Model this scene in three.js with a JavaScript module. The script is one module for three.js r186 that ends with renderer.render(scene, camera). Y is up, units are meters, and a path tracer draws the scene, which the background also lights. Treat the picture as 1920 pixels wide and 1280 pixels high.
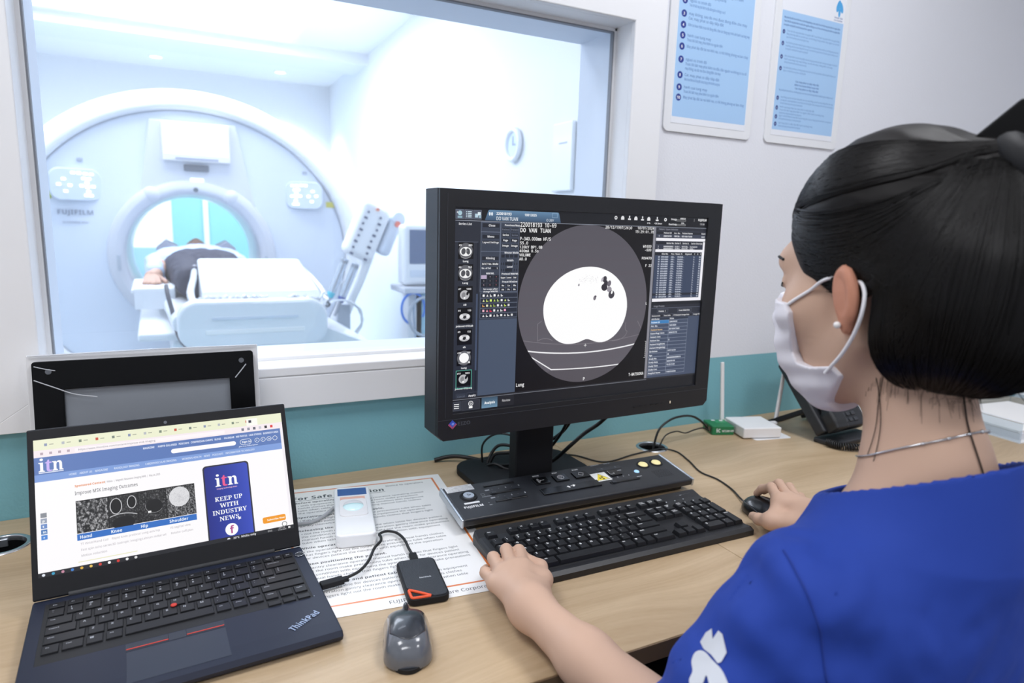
import * as THREE from 'three';
import { RoundedBoxGeometry } from 'three/addons/geometries/RoundedBoxGeometry.js';
import { mergeGeometries } from 'three/addons/utils/BufferGeometryUtils.js';
import { RectAreaLightUniformsLib } from 'three/addons/lights/RectAreaLightUniformsLib.js';
import { FontLoader } from 'three/addons/loaders/FontLoader.js';
import { TextGeometry } from 'three/addons/geometries/TextGeometry.js';
import { createNoise2D, createNoise3D } from 'simplex-noise';

// ------------------------------------------------------------------ camera, light, exposure
const scene = new THREE.Scene();
scene.background = new THREE.Color(0.02, 0.022, 0.025);
const camera = new THREE.PerspectiveCamera(55.1, 1.5, 0.05, 60);
camera.position.set(0, 1.2484, 1.2636);
camera.rotation.order = 'YXZ';
camera.rotation.set(-0.1747, -0.4711, 0.0297);
camera.focus = 0.98;
camera.userData.fStop = 4.5;
scene.add(camera);
const renderer = new THREE.WebGLRenderer({ antialias: true });
renderer.toneMapping = THREE.LinearToneMapping;
renderer.toneMappingExposure = 1.0;
renderer.shadowMap.enabled = true;
RectAreaLightUniformsLib.init();

const ROOM_LIGHT = { color: 0xfafbff, nits: 13.2 };
const SCAN_LIGHT = { color: 0xf1f5ff, nits: 7.4 };
function areaLight(x, y, z, w, d, spec) {           // faces down
  const l = new THREE.RectAreaLight(spec.color, spec.nits, w, d);
  l.position.set(x, y, z); l.rotation.x = -Math.PI / 2; scene.add(l); return l;
}

// ------------------------------------------------------------------ helpers
let seed = 12345;
const rnd = () => { seed = (Math.imul(seed, 1664525) + 1013904223) >>> 0; return seed / 4294967296; };
const noise2 = createNoise2D(rnd), noise3 = createNoise3D(rnd);
const V = (x, y, z) => new THREE.Vector3(x, y, z);
const lin = (hex) => new THREE.Color(hex);
const std = (color, roughness = 0.5, extra = {}) => new THREE.MeshStandardMaterial({ color, roughness, metalness: 0, ...extra });
const phys = (color, roughness = 0.5, extra = {}) => new THREE.MeshPhysicalMaterial({ color, roughness, metalness: 0, ...extra });
const taken = new Map();
function numbered(name) { const n = taken.get(name) ?? 0; taken.set(name, n + 1); return n ? name + '_' + String(n).padStart(3, '0') : name; }
function tag(o, label, category, group, kind) {
  if (label) o.userData.label = label;
  if (category) o.userData.category = category;
  if (group) o.userData.group = group;
  if (kind) o.userData.kind = kind;
  return o;
}
function thing(name, label, category, pos = [0, 0, 0], turn = 0, group) {
  const o = new THREE.Group(); o.name = numbered(name); o.position.set(...pos); o.rotation.y = turn;
  scene.add(o); return tag(o, label, category, group);
}
function part(name, geo, mat, parent, pos, rot) {
  const m = new THREE.Mesh(Array.isArray(geo) ? merge(geo) : geo, mat); m.name = parent === scene ? numbered(name) : name;
  m.castShadow = m.receiveShadow = true;
  if (pos) m.position.set(...pos);
  if (rot) m.rotation.set(...rot);
  parent.add(m); return m;
}
function merge(list) {
  const l = list.map((g) => { const q = g.index ? g.toNonIndexed() : g; for (const k of Object.keys(q.attributes)) if (!['position', 'normal', 'uv', 'color'].includes(k)) q.deleteAttribute(k); return q; });
  return mergeGeometries(l, false);
}
const box = (w, h, d, x = 0, y = 0, z = 0) => new THREE.BoxGeometry(w, h, d).translate(x, y, z);
const rbox = (w, h, d, r = 0.003, x = 0, y = 0, z = 0, s = 3) => new RoundedBoxGeometry(w, h, d, s, Math.min(r, w / 2.01, h / 2.01, d / 2.01)).translate(x, y, z);
const cyl = (r1, r2, h, n = 32, x = 0, y = 0, z = 0) => new THREE.CylinderGeometry(r1, r2, h, n).translate(x, y, z);
const tube = (pts, r, seg = 48, rad = 8, closed = false) => new THREE.TubeGeometry(new THREE.CatmullRomCurve3(pts.map((p) => (p.isVector3 ? p : V(...p))), closed, 'centripetal'), seg, r, rad, closed);
function rrect(w, h, r, x = 0, y = 0) {
  const s = new THREE.Shape(), a = x - w / 2, b = y - h / 2;
  s.moveTo(a + r, b); s.lineTo(a + w - r, b); s.absarc(a + w - r, b + r, r, -Math.PI / 2, 0);
  s.lineTo(a + w, b + h - r); s.absarc(a + w - r, b + h - r, r, 0, Math.PI / 2);
  s.lineTo(a + r, b + h); s.absarc(a + r, b + h - r, r, Math.PI / 2, Math.PI);
  s.lineTo(a, b + r); s.absarc(a + r, b + r, r, Math.PI, 1.5 * Math.PI); return s;
}
const extrude = (shape, depth, bevel = 0, seg = 12) => new THREE.ExtrudeGeometry(shape, { depth, bevelEnabled: bevel > 0, bevelThickness: bevel, bevelSize: bevel, bevelSegments: 3, curveSegments: seg });
function canvasTex(w, h, draw, srgb = true) {
  const c = document.createElement('canvas'); c.width = w; c.height = h;
  const g = c.getContext('2d'); draw(g, w, h);
  const t = new THREE.CanvasTexture(c); if (srgb) t.colorSpace = THREE.SRGBColorSpace; t.magFilter = THREE.LinearFilter; return t;
}
// flat print: a thin plane with its own canvas, alpha where nothing is printed
function decal(name, w, h, px, draw, parent, pos, rot, opts = {}) {
  const t = canvasTex(px, Math.max(4, Math.round(px * h / w)), draw);
  const m = part(name, new THREE.PlaneGeometry(w, h), std(0xffffff, opts.roughness ?? 0.5, { map: t, transparent: true, ...opts.mat }), parent, pos, rot);
  m.castShadow = false; return m;
}
function planarUV(geo, ax, ay, sx, sy, ox = 0, oy = 0) {
  const p = geo.attributes.position, uv = new Float32Array(p.count * 2), get = { x: (i) => p.getX(i), y: (i) => p.getY(i), z: (i) => p.getZ(i) };
  for (let i = 0; i < p.count; i++) { uv[2 * i] = (get[ax](i) - ox) / sx; uv[2 * i + 1] = (get[ay](i) - oy) / sy; }
  geo.setAttribute('uv', new THREE.BufferAttribute(uv, 2)); return geo;
}
function dataTex(n, m, fn, srgb) {           // fn(u, v) -> [r, g, b] 0..1
  const d = new Uint8Array(n * m * 4);
  for (let j = 0; j < m; j++) for (let i = 0; i < n; i++) { const c = fn(i / n, j / m), o = (j * n + i) * 4; d[o] = c[0] * 255; d[o + 1] = c[1] * 255; d[o + 2] = c[2] * 255; d[o + 3] = 255; }
  const t = new THREE.DataTexture(d, n, m); t.wrapS = t.wrapT = THREE.RepeatWrapping; t.magFilter = THREE.LinearFilter; if (srgb) t.colorSpace = THREE.SRGBColorSpace; t.needsUpdate = true; return t;
}
// signed-distance modelling: smooth unions meshed with surface nets
const smin = (a, b, k) => { const h = Math.max(k - Math.abs(a - b), 0) / k; return Math.min(a, b) - h * h * k * 0.25; };
const smax = (a, b, k) => -smin(-a, -b, k);
function cone(a, b, ra, rb) {                 // tapered capsule
  const dx = b[0] - a[0], dy = b[1] - a[1], dz = b[2] - a[2], L = dx * dx + dy * dy + dz * dz || 1e-9;
  return (x, y, z) => {
    const px = x - a[0], py = y - a[1], pz = z - a[2], t = Math.min(1, Math.max(0, (px * dx + py * dy + pz * dz) / L));
    return Math.hypot(px - dx * t, py - dy * t, pz - dz * t) - (ra + (rb - ra) * t);
  };
}
function ell(c, r, ry = 0, rz = 0) {
  const cy = Math.cos(ry), sy = Math.sin(ry), cz = Math.cos(rz), sz = Math.sin(rz);
  return (x, y, z) => {
    let px = x - c[0], py = y - c[1], pz = z - c[2];
    if (ry) { const q = px * cy - pz * sy; pz = px * sy + pz * cy; px = q; }
    if (rz) { const q = px * cz + py * sz; py = -px * sz + py * cz; px = q; }
    const k0 = Math.hypot(px / r[0], py / r[1], pz / r[2]), k1 = Math.hypot(px / (r[0] * r[0]), py / (r[1] * r[1]), pz / (r[2] * r[2]));
    return k1 > 1e-9 ? k0 * (k0 - 1) / k1 : -Math.min(...r);
  };
}
function blend(list, k) { return (x, y, z) => { let d = list[0](x, y, z); for (let i = 1; i < list.length; i++) d = smin(d, list[i](x, y, z), k); return d; }; }
function nets(f, lo, hi, h) {
  const n = [0, 1, 2].map((i) => Math.ceil((hi[i] - lo[i]) / h) + 1), [nx, ny, nz] = n, val = new Float32Array(nx * ny * nz);
  for (let k = 0, q = 0; k < nz; k++) for (let j = 0; j < ny; j++) for (let i = 0; i < nx; i++) val[q++] = f(lo[0] + i * h, lo[1] + j * h, lo[2] + k * h);
  const id = new Int32Array(nx * ny * nz).fill(-1), pos = [], idx = [], at = (i, j, k) => i + nx * (j + ny * k);
  for (let k = 0; k < nz - 1; k++) for (let j = 0; j < ny - 1; j++) for (let i = 0; i < nx - 1; i++) {
    let mask = 0; const g = [];
    for (let c = 0; c < 8; c++) { const v = val[at(i + (c & 1), j + ((c >> 1) & 1), k + (c >> 2))]; g.push(v); if (v < 0) mask |= 1 << c; }
    if (mask === 0 || mask === 255) continue;
    let sx = 0, sy = 0, sz = 0, m = 0;
    for (let a = 0; a < 8; a++) for (const b of [1, 2, 4]) {
      if (a & b) continue; const e = a | b; if ((g[a] < 0) === (g[e] < 0)) continue;
      const t = g[a] / (g[a] - g[e]);
      sx += (a & 1) + (b === 1 ? t : 0); sy += ((a >> 1) & 1) + (b === 2 ? t : 0); sz += (a >> 2) + (b === 4 ? t : 0); m++;
    }
    id[at(i, j, k)] = pos.length / 3; pos.push(lo[0] + (i + sx / m) * h, lo[1] + (j + sy / m) * h, lo[2] + (k + sz / m) * h);
  }
  const quad = (a, b, c, d, flip) => { if (a < 0 || b < 0 || c < 0 || d < 0) return; flip ? idx.push(a, c, b, a, d, c) : idx.push(a, b, c, a, c, d); };
  for (let k = 1; k < nz - 1; k++) for (let j = 1; j < ny - 1; j++) for (let i = 1; i < nx - 1; i++) {
    const v = val[at(i, j, k)] < 0;
    if (v !== val[at(i + 1, j, k)] < 0) quad(id[at(i, j - 1, k - 1)], id[at(i, j, k - 1)], id[at(i, j, k)], id[at(i, j - 1, k)], !v);
    if (v !== val[at(i, j + 1, k)] < 0) quad(id[at(i - 1, j, k - 1)], id[at(i - 1, j, k)], id[at(i, j, k)], id[at(i, j, k - 1)], !v);
    if (v !== val[at(i, j, k + 1)] < 0) quad(id[at(i - 1, j - 1, k)], id[at(i, j - 1, k)], id[at(i, j, k)], id[at(i - 1, j, k)], !v);
  }
  const N = new Float32Array(pos.length), e = h * 0.4;
  for (let i = 0; i < pos.length; i += 3) {
    const [x, y, z] = [pos[i], pos[i + 1], pos[i + 2]];
    let a = f(x + e, y, z) - f(x - e, y, z), b = f(x, y + e, z) - f(x, y - e, z), c = f(x, y, z + e) - f(x, y, z - e); const l = Math.hypot(a, b, c) || 1;
    N[i] = a / l; N[i + 1] = b / l; N[i + 2] = c / l;
  }
  const G = new THREE.BufferGeometry();
  G.setAttribute('position', new THREE.Float32BufferAttribute(pos, 3)); G.setAttribute('normal', new THREE.BufferAttribute(N, 3));
  G.setAttribute('uv', new THREE.BufferAttribute(new Float32Array(pos.length / 3 * 2), 2)); G.setIndex(idx); return G;
}
const font = await new FontLoader().loadAsync('fonts/droid/droid_sans_bold.typeface.json');
function letters(text, size, depth = 0.0004, width) {
  const g = new TextGeometry(text, { font, size, depth, curveSegments: 3, bevelEnabled: false }); g.computeBoundingBox();
  const b = g.boundingBox; g.translate(-b.min.x, -b.min.y, 0); if (width) g.scale(width / (b.max.x - b.min.x), 1, 1); return g;
}

// ------------------------------------------------------------------ materials
const paintBump = dataTex(256, 256, (u, v) => { const s = 0.5 + 0.25 * noise2(u * 60, v * 60) + 0.2 * noise2(u * 140, v * 140); return [s, s, s]; });
paintBump.repeat.set(1, 1);
const wood = dataTex(1024, 1024, (u, v) => {
  const warp = 0.02 * noise2(u * 3, v * 5), y = v + warp;
  let s = 0.5 * noise2(u * 1.6, y * 14) + 0.35 * noise2(u * 3 + 9, y * 46) + 0.28 * noise2(u * 9 + 3, y * 150) + 0.12 * noise2(u * 60, y * 240);
  const broad = 0.5 * noise2(u * 0.9 + 4, v * 4);
  const t = Math.min(1, Math.max(0, 0.52 + 0.33 * s + 0.22 * broad));
  return [0.655 + 0.145 * t, 0.555 + 0.155 * t, 0.425 + 0.16 * t];
}, true);
const MAT = {
  paint: std(0xe5e7ed, 0.75, { bumpMap: paintBump, bumpScale: 0.0004 }),
  teal: std(0x7fb9c4, 0.6, { bumpMap: paintBump, bumpScale: 0.0004 }),
  trim: std(0xeff0f2, 0.45),
  ceiling: std(0xf2f3f4, 0.85),
  floor: std(0x4a443e, 0.5),
  wood: std(0xffffff, 0.42, { map: wood }),
  woodEdge: std(0x6b563f, 0.5),
  scanPaint: std(0xeef2f7, 0.7),
  black: phys(0x141517, 0.42, { specularIntensity: 0.6 }), blackMatte: phys(0x17181b, 0.6, { specularIntensity: 0.6 }), blackGloss: phys(0x0c0d0f, 0.18, { clearcoat: 0.5 }),
  slate: std(0x24262c, 0.45), key: std(0x1c1d20, 0.45),
  chrome: std(0xd0d3d6, 0.18, { metalness: 1 }), alu: std(0xc4c9cf, 0.34, { metalness: 0.85 }),
  white: std(0xf2f2f3, 0.4), whiteGloss: phys(0xf4f6f8, 0.25, { clearcoat: 0.3 }), offwhite: std(0xe6e7ea, 0.5),
  grey: std(0x8d9096, 0.5), darkGrey: std(0x4a4d53, 0.45), paper: std(0xf6f5f3, 0.8),
  cord: std(0x151516, 0.45), greyCord: std(0xb9bcc0, 0.5),
  orange: std(0xe8562a, 0.45), red: std(0xc93122, 0.5), green: std(0x1f7a4a, 0.5), yellow: std(0xf1e27a, 0.4, {}),
};
// ------------------------------------------------------------------ setting: control room and scan room
const S = (o) => tag(o, null, null, null, 'structure');
const WIN = { x0: -0.209, x1: 0.917, y0: 0.977, y1: 1.698 }, WT = 0.2, CEIL = 2.6;
const XL = -1.9, XR = 2.75, ZB = 3.4;              // control room
const SX0 = -2.3, SX1 = 1.58, SZ = -6.5, SC = 2.7; // scan room
{
  const w = new THREE.Group(); w.name = 'wall_front'; S(w); scene.add(w);
  const full = (x0, x1, y0, y1) => box(x1 - x0, y1 - y0, WT, (x0 + x1) / 2, (y0 + y1) / 2, -WT / 2);
  const dado = 0.9235;
  part('upper_wall', planarUV(merge([full(SX0 - 0.1, WIN.x0, dado, CEIL + 0.2), full(WIN.x1, XR + 0.1, dado, CEIL + 0.2), full(WIN.x0, WIN.x1, dado, WIN.y0), full(WIN.x0, WIN.x1, WIN.y1, CEIL + 0.2)]), 'x', 'y', 0.4, 0.4), MAT.paint, w);
  part('painted_dado', planarUV(full(SX0 - 0.1, XR + 0.1, -0.02, dado), 'x', 'y', 0.4, 0.4), MAT.teal, w);
}
{ // window: casing boards, sill lip, reveal frame, gasket, pane
  const win = new THREE.Group(); win.name = 'window_1'; S(win); scene.add(win);
  const cw = 0.082, t = 0.014, { x0, x1, y0, y1 } = WIN;
  const board = (pts) => { const s = new THREE.Shape(pts.map(([a, b]) => new THREE.Vector2(a, b))); return extrude(s, t - 0.004, 0.003, 2).translate(0, 0, 0.003); };
  const g = 0.0012;
  part('casing_board', board([[x0 - cw, y0 - 0.077], [x1 + cw, y0 - 0.077], [x1 + g, y0 - 0.02], [x0 - g, y0 - 0.02]].map(([a, b]) => [a, b])), MAT.trim, win);
  part('casing_board', board([[x0 - cw, y0 - 0.075], [x0 - g, y0 - 0.018], [x0 - g, y1], [x0 - cw, y1 + cw]]), MAT.trim, win);
  part('casing_board', board([[x1 + cw, y0 - 0.075], [x1 + cw, y1 + cw], [x1 + g, y1], [x1 + g, y0 - 0.018]]), MAT.trim, win);
  part('casing_board', board([[x0 - cw, y1 + cw + g], [x0 - g, y1 + g], [x1 + g, y1 + g], [x1 + cw, y1 + cw + g]]), MAT.trim, win);
  part('sill', rbox(x1 - x0 + 0.004, 0.018, 0.072, 0.003, (x0 + x1) / 2, y0 - 0.008, -0.019), MAT.trim, win);
  // lining of the opening in front of the glass, the glazing frame and the lining behind
  part('lining', merge([box(0.006, y1 - y0 + 0.006, 0.056, x1 + 0.0015, (y0 + y1) / 2 + 0.003, -0.027), box(0.006, y1 - y0 + 0.006, 0.056, x0 - 0.0015, (y0 + y1) / 2 + 0.003, -0.027), box(x1 - x0, 0.006, 0.056, (x0 + x1) / 2, y1 + 0.0015, -0.027)]), MAT.trim, win);
  const fw = 0.009, zf = -0.058;
  part('window_frame', merge([rbox(fw, y1 - y0, 0.01, 0.002, x1 - fw / 2, (y0 + y1) / 2, zf), rbox(fw, y1 - y0, 0.01, 0.002, x0 + fw / 2, (y0 + y1) / 2, zf), rbox(x1 - x0, fw, 0.01, 0.002, (x0 + x1) / 2, y1 - fw / 2, zf), rbox(x1 - x0, 0.008, 0.01, 0.002, (x0 + x1) / 2, y0 + 0.004, zf)]), MAT.trim, win);
  const gm = std(0x8b8f96, 0.7);
  part('gasket', merge([box(0.0025, y1 - y0 - 0.02, 0.012, x1 - fw - 0.001, (y0 + y1) / 2, zf - 0.001), box(0.0025, y1 - y0 - 0.02, 0.012, x0 + fw + 0.001, (y0 + y1) / 2, zf - 0.001), box(x1 - x0 - 0.02, 0.0025, 0.012, (x0 + x1) / 2, y1 - fw - 0.001, zf - 0.001)]), gm, win);
  part('rear_lining', merge([box(0.004, y1 - y0, 0.136, x1 - 0.002, (y0 + y1) / 2, -0.133), box(0.004, y1 - y0, 0.136, x0 + 0.002, (y0 + y1) / 2, -0.133), box(x1 - x0, 0.004, 0.136, (x0 + x1) / 2, y1 - 0.002, -0.133), box(x1 - x0, 0.004, 0.136, (x0 + x1) / 2, y0 + 0.002, -0.133)]), std(0xe0e9f5, 0.6), win);
  const pane = part('pane', new THREE.PlaneGeometry(x1 - x0 - 0.008, y1 - y0 - 0.008), phys(0xf3f7fb, 0.0, { transmission: 0.9, thickness: 0, ior: 1.5, side: THREE.DoubleSide }), win, [(x0 + x1) / 2, (y0 + y1) / 2, zf - 0.001]);
  pane.castShadow = false;
}
{ // control room shell
  const c = 0.12, zc = ZB / 2, xm = (XL + XR) / 2;
  S(part('floor', planarUV(box(XR - XL + 2 * c, c, ZB + c, xm, -c / 2, zc + c / 2), 'x', 'z', 1, 1), MAT.floor, scene));
  S(part('ceiling', box(XR - XL + 2 * c, c, ZB + c, xm, CEIL + c / 2, zc + c / 2), MAT.ceiling, scene));
  S(part('wall_left', box(c, CEIL, ZB, XL - c / 2, CEIL / 2, ZB / 2), MAT.paint, scene));
  S(part('wall_right', box(c, CEIL, ZB, XR + c / 2, CEIL / 2, ZB / 2), MAT.paint, scene));
  S(part('wall_rear', box(XR - XL + 2 * c, CEIL, c, xm, CEIL / 2, ZB + c / 2), MAT.paint, scene));
  let first = true;
  for (const [x, z] of [[-0.55, 0.75], [1.15, 0.75], [-0.55, 2.3], [1.15, 2.3]]) {
    const L = thing('ceiling_light', 'square white ceiling light panel in the control room', 'ceiling light', [x, CEIL, z], 0, 'ceiling panels of the control room');
    part('light_frame', merge([box(0.62, 0.012, 0.02, 0, -0.006, 0.3), box(0.62, 0.012, 0.02, 0, -0.006, -0.3), box(0.02, 0.012, 0.58, 0.3, -0.006, 0), box(0.02, 0.012, 0.58, -0.3, -0.006, 0)]), MAT.white, L);
    part('diffuser', box(0.58, 0.006, 0.58, 0, -0.004, 0), std(0xffffff, 0.5, { emissive: ROOM_LIGHT.color, emissiveIntensity: 1.2 }), L);
    areaLight(x, CEIL - 0.014, z, 0.58, 0.58, ROOM_LIGHT);
  }
}
{ // scan room shell
  const c = 0.12, xm = (SX0 + SX1) / 2, L = -SZ - WT;
  S(part('floor', box(SX1 - SX0 + 2 * c, c, L + c, xm, -c / 2, -WT - L / 2 - c / 2), std(0xc3ccd4, 0.45), scene));
  S(part('ceiling', box(SX1 - SX0 + 2 * c, c, L + c, xm, SC + c / 2, -WT - L / 2 - c / 2), std(0xf4f7fa, 0.85), scene));
  S(part('wall_left', box(c, SC, L, SX0 - c / 2, SC / 2, -WT - L / 2), MAT.scanPaint, scene));
  S(part('wall_right', box(c, SC, L, SX1 + c / 2, SC / 2, -WT - L / 2), MAT.scanPaint, scene));
  const w = new THREE.Group(); w.name = 'wall_back'; S(w); scene.add(w);
  part('upper_wall', box(SX1 - SX0 + 2 * c, SC - 0.92, c, xm, (SC + 0.92) / 2, SZ - c / 2), MAT.scanPaint, w);
  part('painted_dado', box(SX1 - SX0 + 2 * c, 0.92, c, xm, 0.46, SZ - c / 2), std(0x8fb9cc, 0.6), w);
  // downstand beam across the ceiling and a shallow ledge on the back wall
  S(part('beam', box(SX1 - SX0, 0.09, 0.5, xm, SC - 0.045, -5.05), MAT.scanPaint, scene));
  // teal double door seen through the bore, white meeting post
  const d = new THREE.Group(); d.name = 'door_1'; S(d); scene.add(d); d.position.set(0.27, 0, SZ);
  const tealDoor = std(0x7ab9bd, 0.5);
  part('door_leaf', rbox(0.30, 2.1, 0.04, 0.004, -0.17, 1.05, 0.02), tealDoor, d);
  part('door_leaf', rbox(0.62, 2.1, 0.04, 0.004, 0.33, 1.05, 0.02), tealDoor, d);
  part('door_post', rbox(0.05, 2.1, 0.06, 0.004, 0.0, 1.05, 0.03), std(0xd6d8da, 0.4), d);
  part('door_frame', merge([box(0.05, 2.15, 0.05, -0.345, 1.075, 0.025), box(0.05, 2.15, 0.05, 0.665, 1.075, 0.025), box(1.06, 0.06, 0.05, 0.16, 2.16, 0.025)]), std(0xdfe2e5, 0.4), d);
  // luminous ceiling panel: four backlit sheets in a white grid
  const cl = thing('ceiling_light', 'large backlit ceiling panel of four sheets above the scanner', 'ceiling light', [-0.15, SC, -3.6]);
  const W = 2.1, D = 2.1;
  part('light_frame', merge([box(W + 0.08, 0.03, 0.04, 0, -0.015, D / 2 + 0.02), box(W + 0.08, 0.03, 0.04, 0, -0.015, -D / 2 - 0.02), box(0.04, 0.03, D, W / 2 + 0.02, -0.015, 0), box(0.04, 0.03, D, -W / 2 - 0.02, -0.015, 0), box(0.02, 0.02, D, 0, -0.01, 0), box(W, 0.02, 0.02, 0, -0.01, 0)]), MAT.white, cl);
  for (const sx of [-1, 1]) for (const sz of [-1, 1]) part('diffuser', box(W / 2 - 0.02, 0.008, D / 2 - 0.02, sx * W / 4, -0.006, sz * D / 4), std(0xffffff, 0.5, { emissive: 0xf2f7ff, emissiveIntensity: 1.6 }), cl);
  areaLight(-0.15, SC - 0.035, -3.6, W, D, SCAN_LIGHT);
  for (const [x, z] of [[0.35, -1.0], [-1.2, -1.0]]) {
    const dl = thing('ceiling_light', 'square light panel in the scan room ceiling near the window wall', 'ceiling light', [x, SC, z], 0, 'small light panels of the scan room');
    part('light_frame', merge([box(0.62, 0.012, 0.02, 0, -0.006, 0.3), box(0.62, 0.012, 0.02, 0, -0.006, -0.3), box(0.02, 0.012, 0.58, 0.3, -0.006, 0), box(0.02, 0.012, 0.58, -0.3, -0.006, 0)]), MAT.white, dl);
    part('diffuser', box(0.58, 0.006, 0.58, 0, -0.004, 0), std(0xffffff, 0.5, { emissive: 0xf2f7ff, emissiveIntensity: 1.6 }), dl);
    areaLight(x, SC - 0.014, z, 0.58, 0.58, SCAN_LIGHT);
  }
  // round downlights that wash the back wall
  for (const [x, z] of [[-0.1, -6.0], [1.0, -6.0]]) {
    const s = thing('downlight', 'small round recessed downlight close to the scan room back wall', 'downlight', [x, SC, z], 0, 'downlights along the scan room back wall');
    part('rim', new THREE.TorusGeometry(0.055, 0.008, 8, 32).rotateX(Math.PI / 2), MAT.white, s);
    part('lens', cyl(0.05, 0.05, 0.008, 32, 0, -0.002, 0), std(0xffffff, 0.4, { emissive: 0xffffff, emissiveIntensity: 2 }), s);
    const sp = new THREE.SpotLight(0xeaf2ff, 12, 0, 0.9, 0.8, 2); sp.position.set(x, SC - 0.02, z); sp.target.position.set(x, 0, z - 0.25); sp.castShadow = true; scene.add(sp, sp.target);
  }
}
// ------------------------------------------------------------------ desk
const DY = 0.75;
const GROM = [[-0.262, 0.1], [0.548, 0.096], [0.961, 0.112]];
function deskTop(x0, x1, holes, name, label, panels, grain) {
  const t = thing(name, label, 'desk', [0, 0, 0]);
  const s = new THREE.Shape([[x0, -0.002], [x1, -0.002], [x1, -0.698], [x0, -0.698]].map(([a, b]) => new THREE.Vector2(a, b)));
  for (const [x, z] of holes) { const h = new THREE.Path(); h.absarc(x, -z, 0.0315, 0, Math.PI * 2, true); s.holes.push(h); }
  const g = extrude(s, 0.0225, 0.0012, 32).rotateX(-Math.PI / 2).translate(0, DY - 0.0237, 0);
  part('desk_top', planarUV(g, 'x', 'z', 1.25, 1.0, grain[0], grain[1]), MAT.wood, t);
  part('edge_band', rbox(x1 - x0, 0.0235, 0.002, 0.0008, (x0 + x1) / 2, DY - 0.0123, 0.7005), MAT.woodEdge, t);
  for (const x of panels) part('side_panel', planarUV(rbox(0.018, DY - 0.0245, 0.62, 0.002, x, (DY - 0.0245) / 2, 0.33), 'z', 'y', 1.2, 1.2), MAT.wood, t);
  part('back_panel', rbox(x1 - x0 - 0.1, 0.4, 0.016, 0.002, (x0 + x1) / 2, DY - 0.0245 - 0.2, 0.05), MAT.woodEdge, t);
  return t;
}
deskTop(-1.6, 0.7552, GROM.slice(0, 2), 'desk', 'long light oak desk carrying the laptop and the large monitor, left of the seam', [-1.58, -0.5], [0, 0]);
deskTop(0.7584, 2.4, GROM.slice(2), 'desk', 'light oak desk carrying the router and the telephone, right of the seam', [2.38], [0.37, 0.2]);
GROM.forEach(([x, z], i) => {
  const g = thing('cable_grommet', ['chrome rimmed cable hole in the desk left of the laptop', 'chrome rimmed cable hole in the desk behind the monitor stand, filled with black cables', 'chrome rimmed cable hole in the desk in front of the green box'][i], 'grommet', [x, DY, z]);
  part('rim', new THREE.LatheGeometry([[0.0295, -0.006], [0.0295, 0.001], [0.031, 0.0024], [0.0345, 0.0024], [0.037, 0.0008], [0.037, 0.0001]].map(([a, b]) => new THREE.Vector2(a, b)), 48), std(0xc9ccd0, 0.25, { metalness: 0.9, side: THREE.DoubleSide }), g);
  part('cup', new THREE.LatheGeometry([[0.001, -0.032], [0.029, -0.032], [0.0297, -0.03], [0.0297, -0.0005]].map(([a, b]) => new THREE.Vector2(a, b)), 40), std(0x0d0d0f, 0.4, { side: THREE.DoubleSide }), g);
  if (i === 0) part('clip', rbox(0.014, 0.012, 0.003, 0.001, -0.006, -0.008, -0.027), MAT.alu, g);
});

// ------------------------------------------------------------------ keys
function keycap(w, d, h, inset = 0.0018, ch = 0.0006) {            // three rings and a top: 26 triangles
  const ring = (x, z, y) => [[-x, y, -z], [x, y, -z], [x, y, z], [-x, y, z]], P = [...ring(w / 2, d / 2, 0), ...ring(w / 2 - inset, d / 2 - inset, h - ch), ...ring(w / 2 - inset - ch, d / 2 - inset - ch, h)], p = [];
  const tri = (a, b, c) => p.push(...P[a], ...P[b], ...P[c]);
  for (let r = 0; r < 2; r++) for (let i = 0; i < 4; i++) { const a = r * 4 + i, b = r * 4 + (i + 1) % 4; tri(a, a + 4, b); tri(b, a + 4, b + 4); }
  tri(8, 11, 10); tri(8, 10, 9);
  const g = new THREE.BufferGeometry(); g.setAttribute('position', new THREE.Float32BufferAttribute(p, 3)); g.computeVertexNormals(); return g;
}
function legendTexture(W, D, keys, px, base, ink, size) {
  return canvasTex(px, Math.round(px * D / W), (g, w, h) => {
    const k = w / W; g.fillStyle = base; g.fillRect(0, 0, w, h); g.fillStyle = ink; g.textBaseline = 'alphabetic';
    for (const q of keys) {
      const [a, b] = q.label.split('\n'), one = a.length === 1, s = (one ? size : size * 0.62) * k, x = (q.x - q.w / 2) * k + (q.pad ?? 0.0042) * k, y = (q.z - q.d / 2) * k + 0.0052 * k;
      g.font = 'bold ' + s.toFixed(1) + 'px sans-serif';
      if (a === '#win') { const u = 0.0017 * k; for (const i of [0, 1]) for (const j of [0, 1]) g.fillRect(x + i * u * 1.12, y - u * 1.2 + j * u * 1.12, u, u); continue; }
      g.fillText(a, x, y + (b ? -0.0006 * k : s * 0.25), (q.w - 0.005) * k);
      if (b) g.fillText(b, x, y + s * 0.95, (q.w - 0.005) * k);
    }
  });
}

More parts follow.
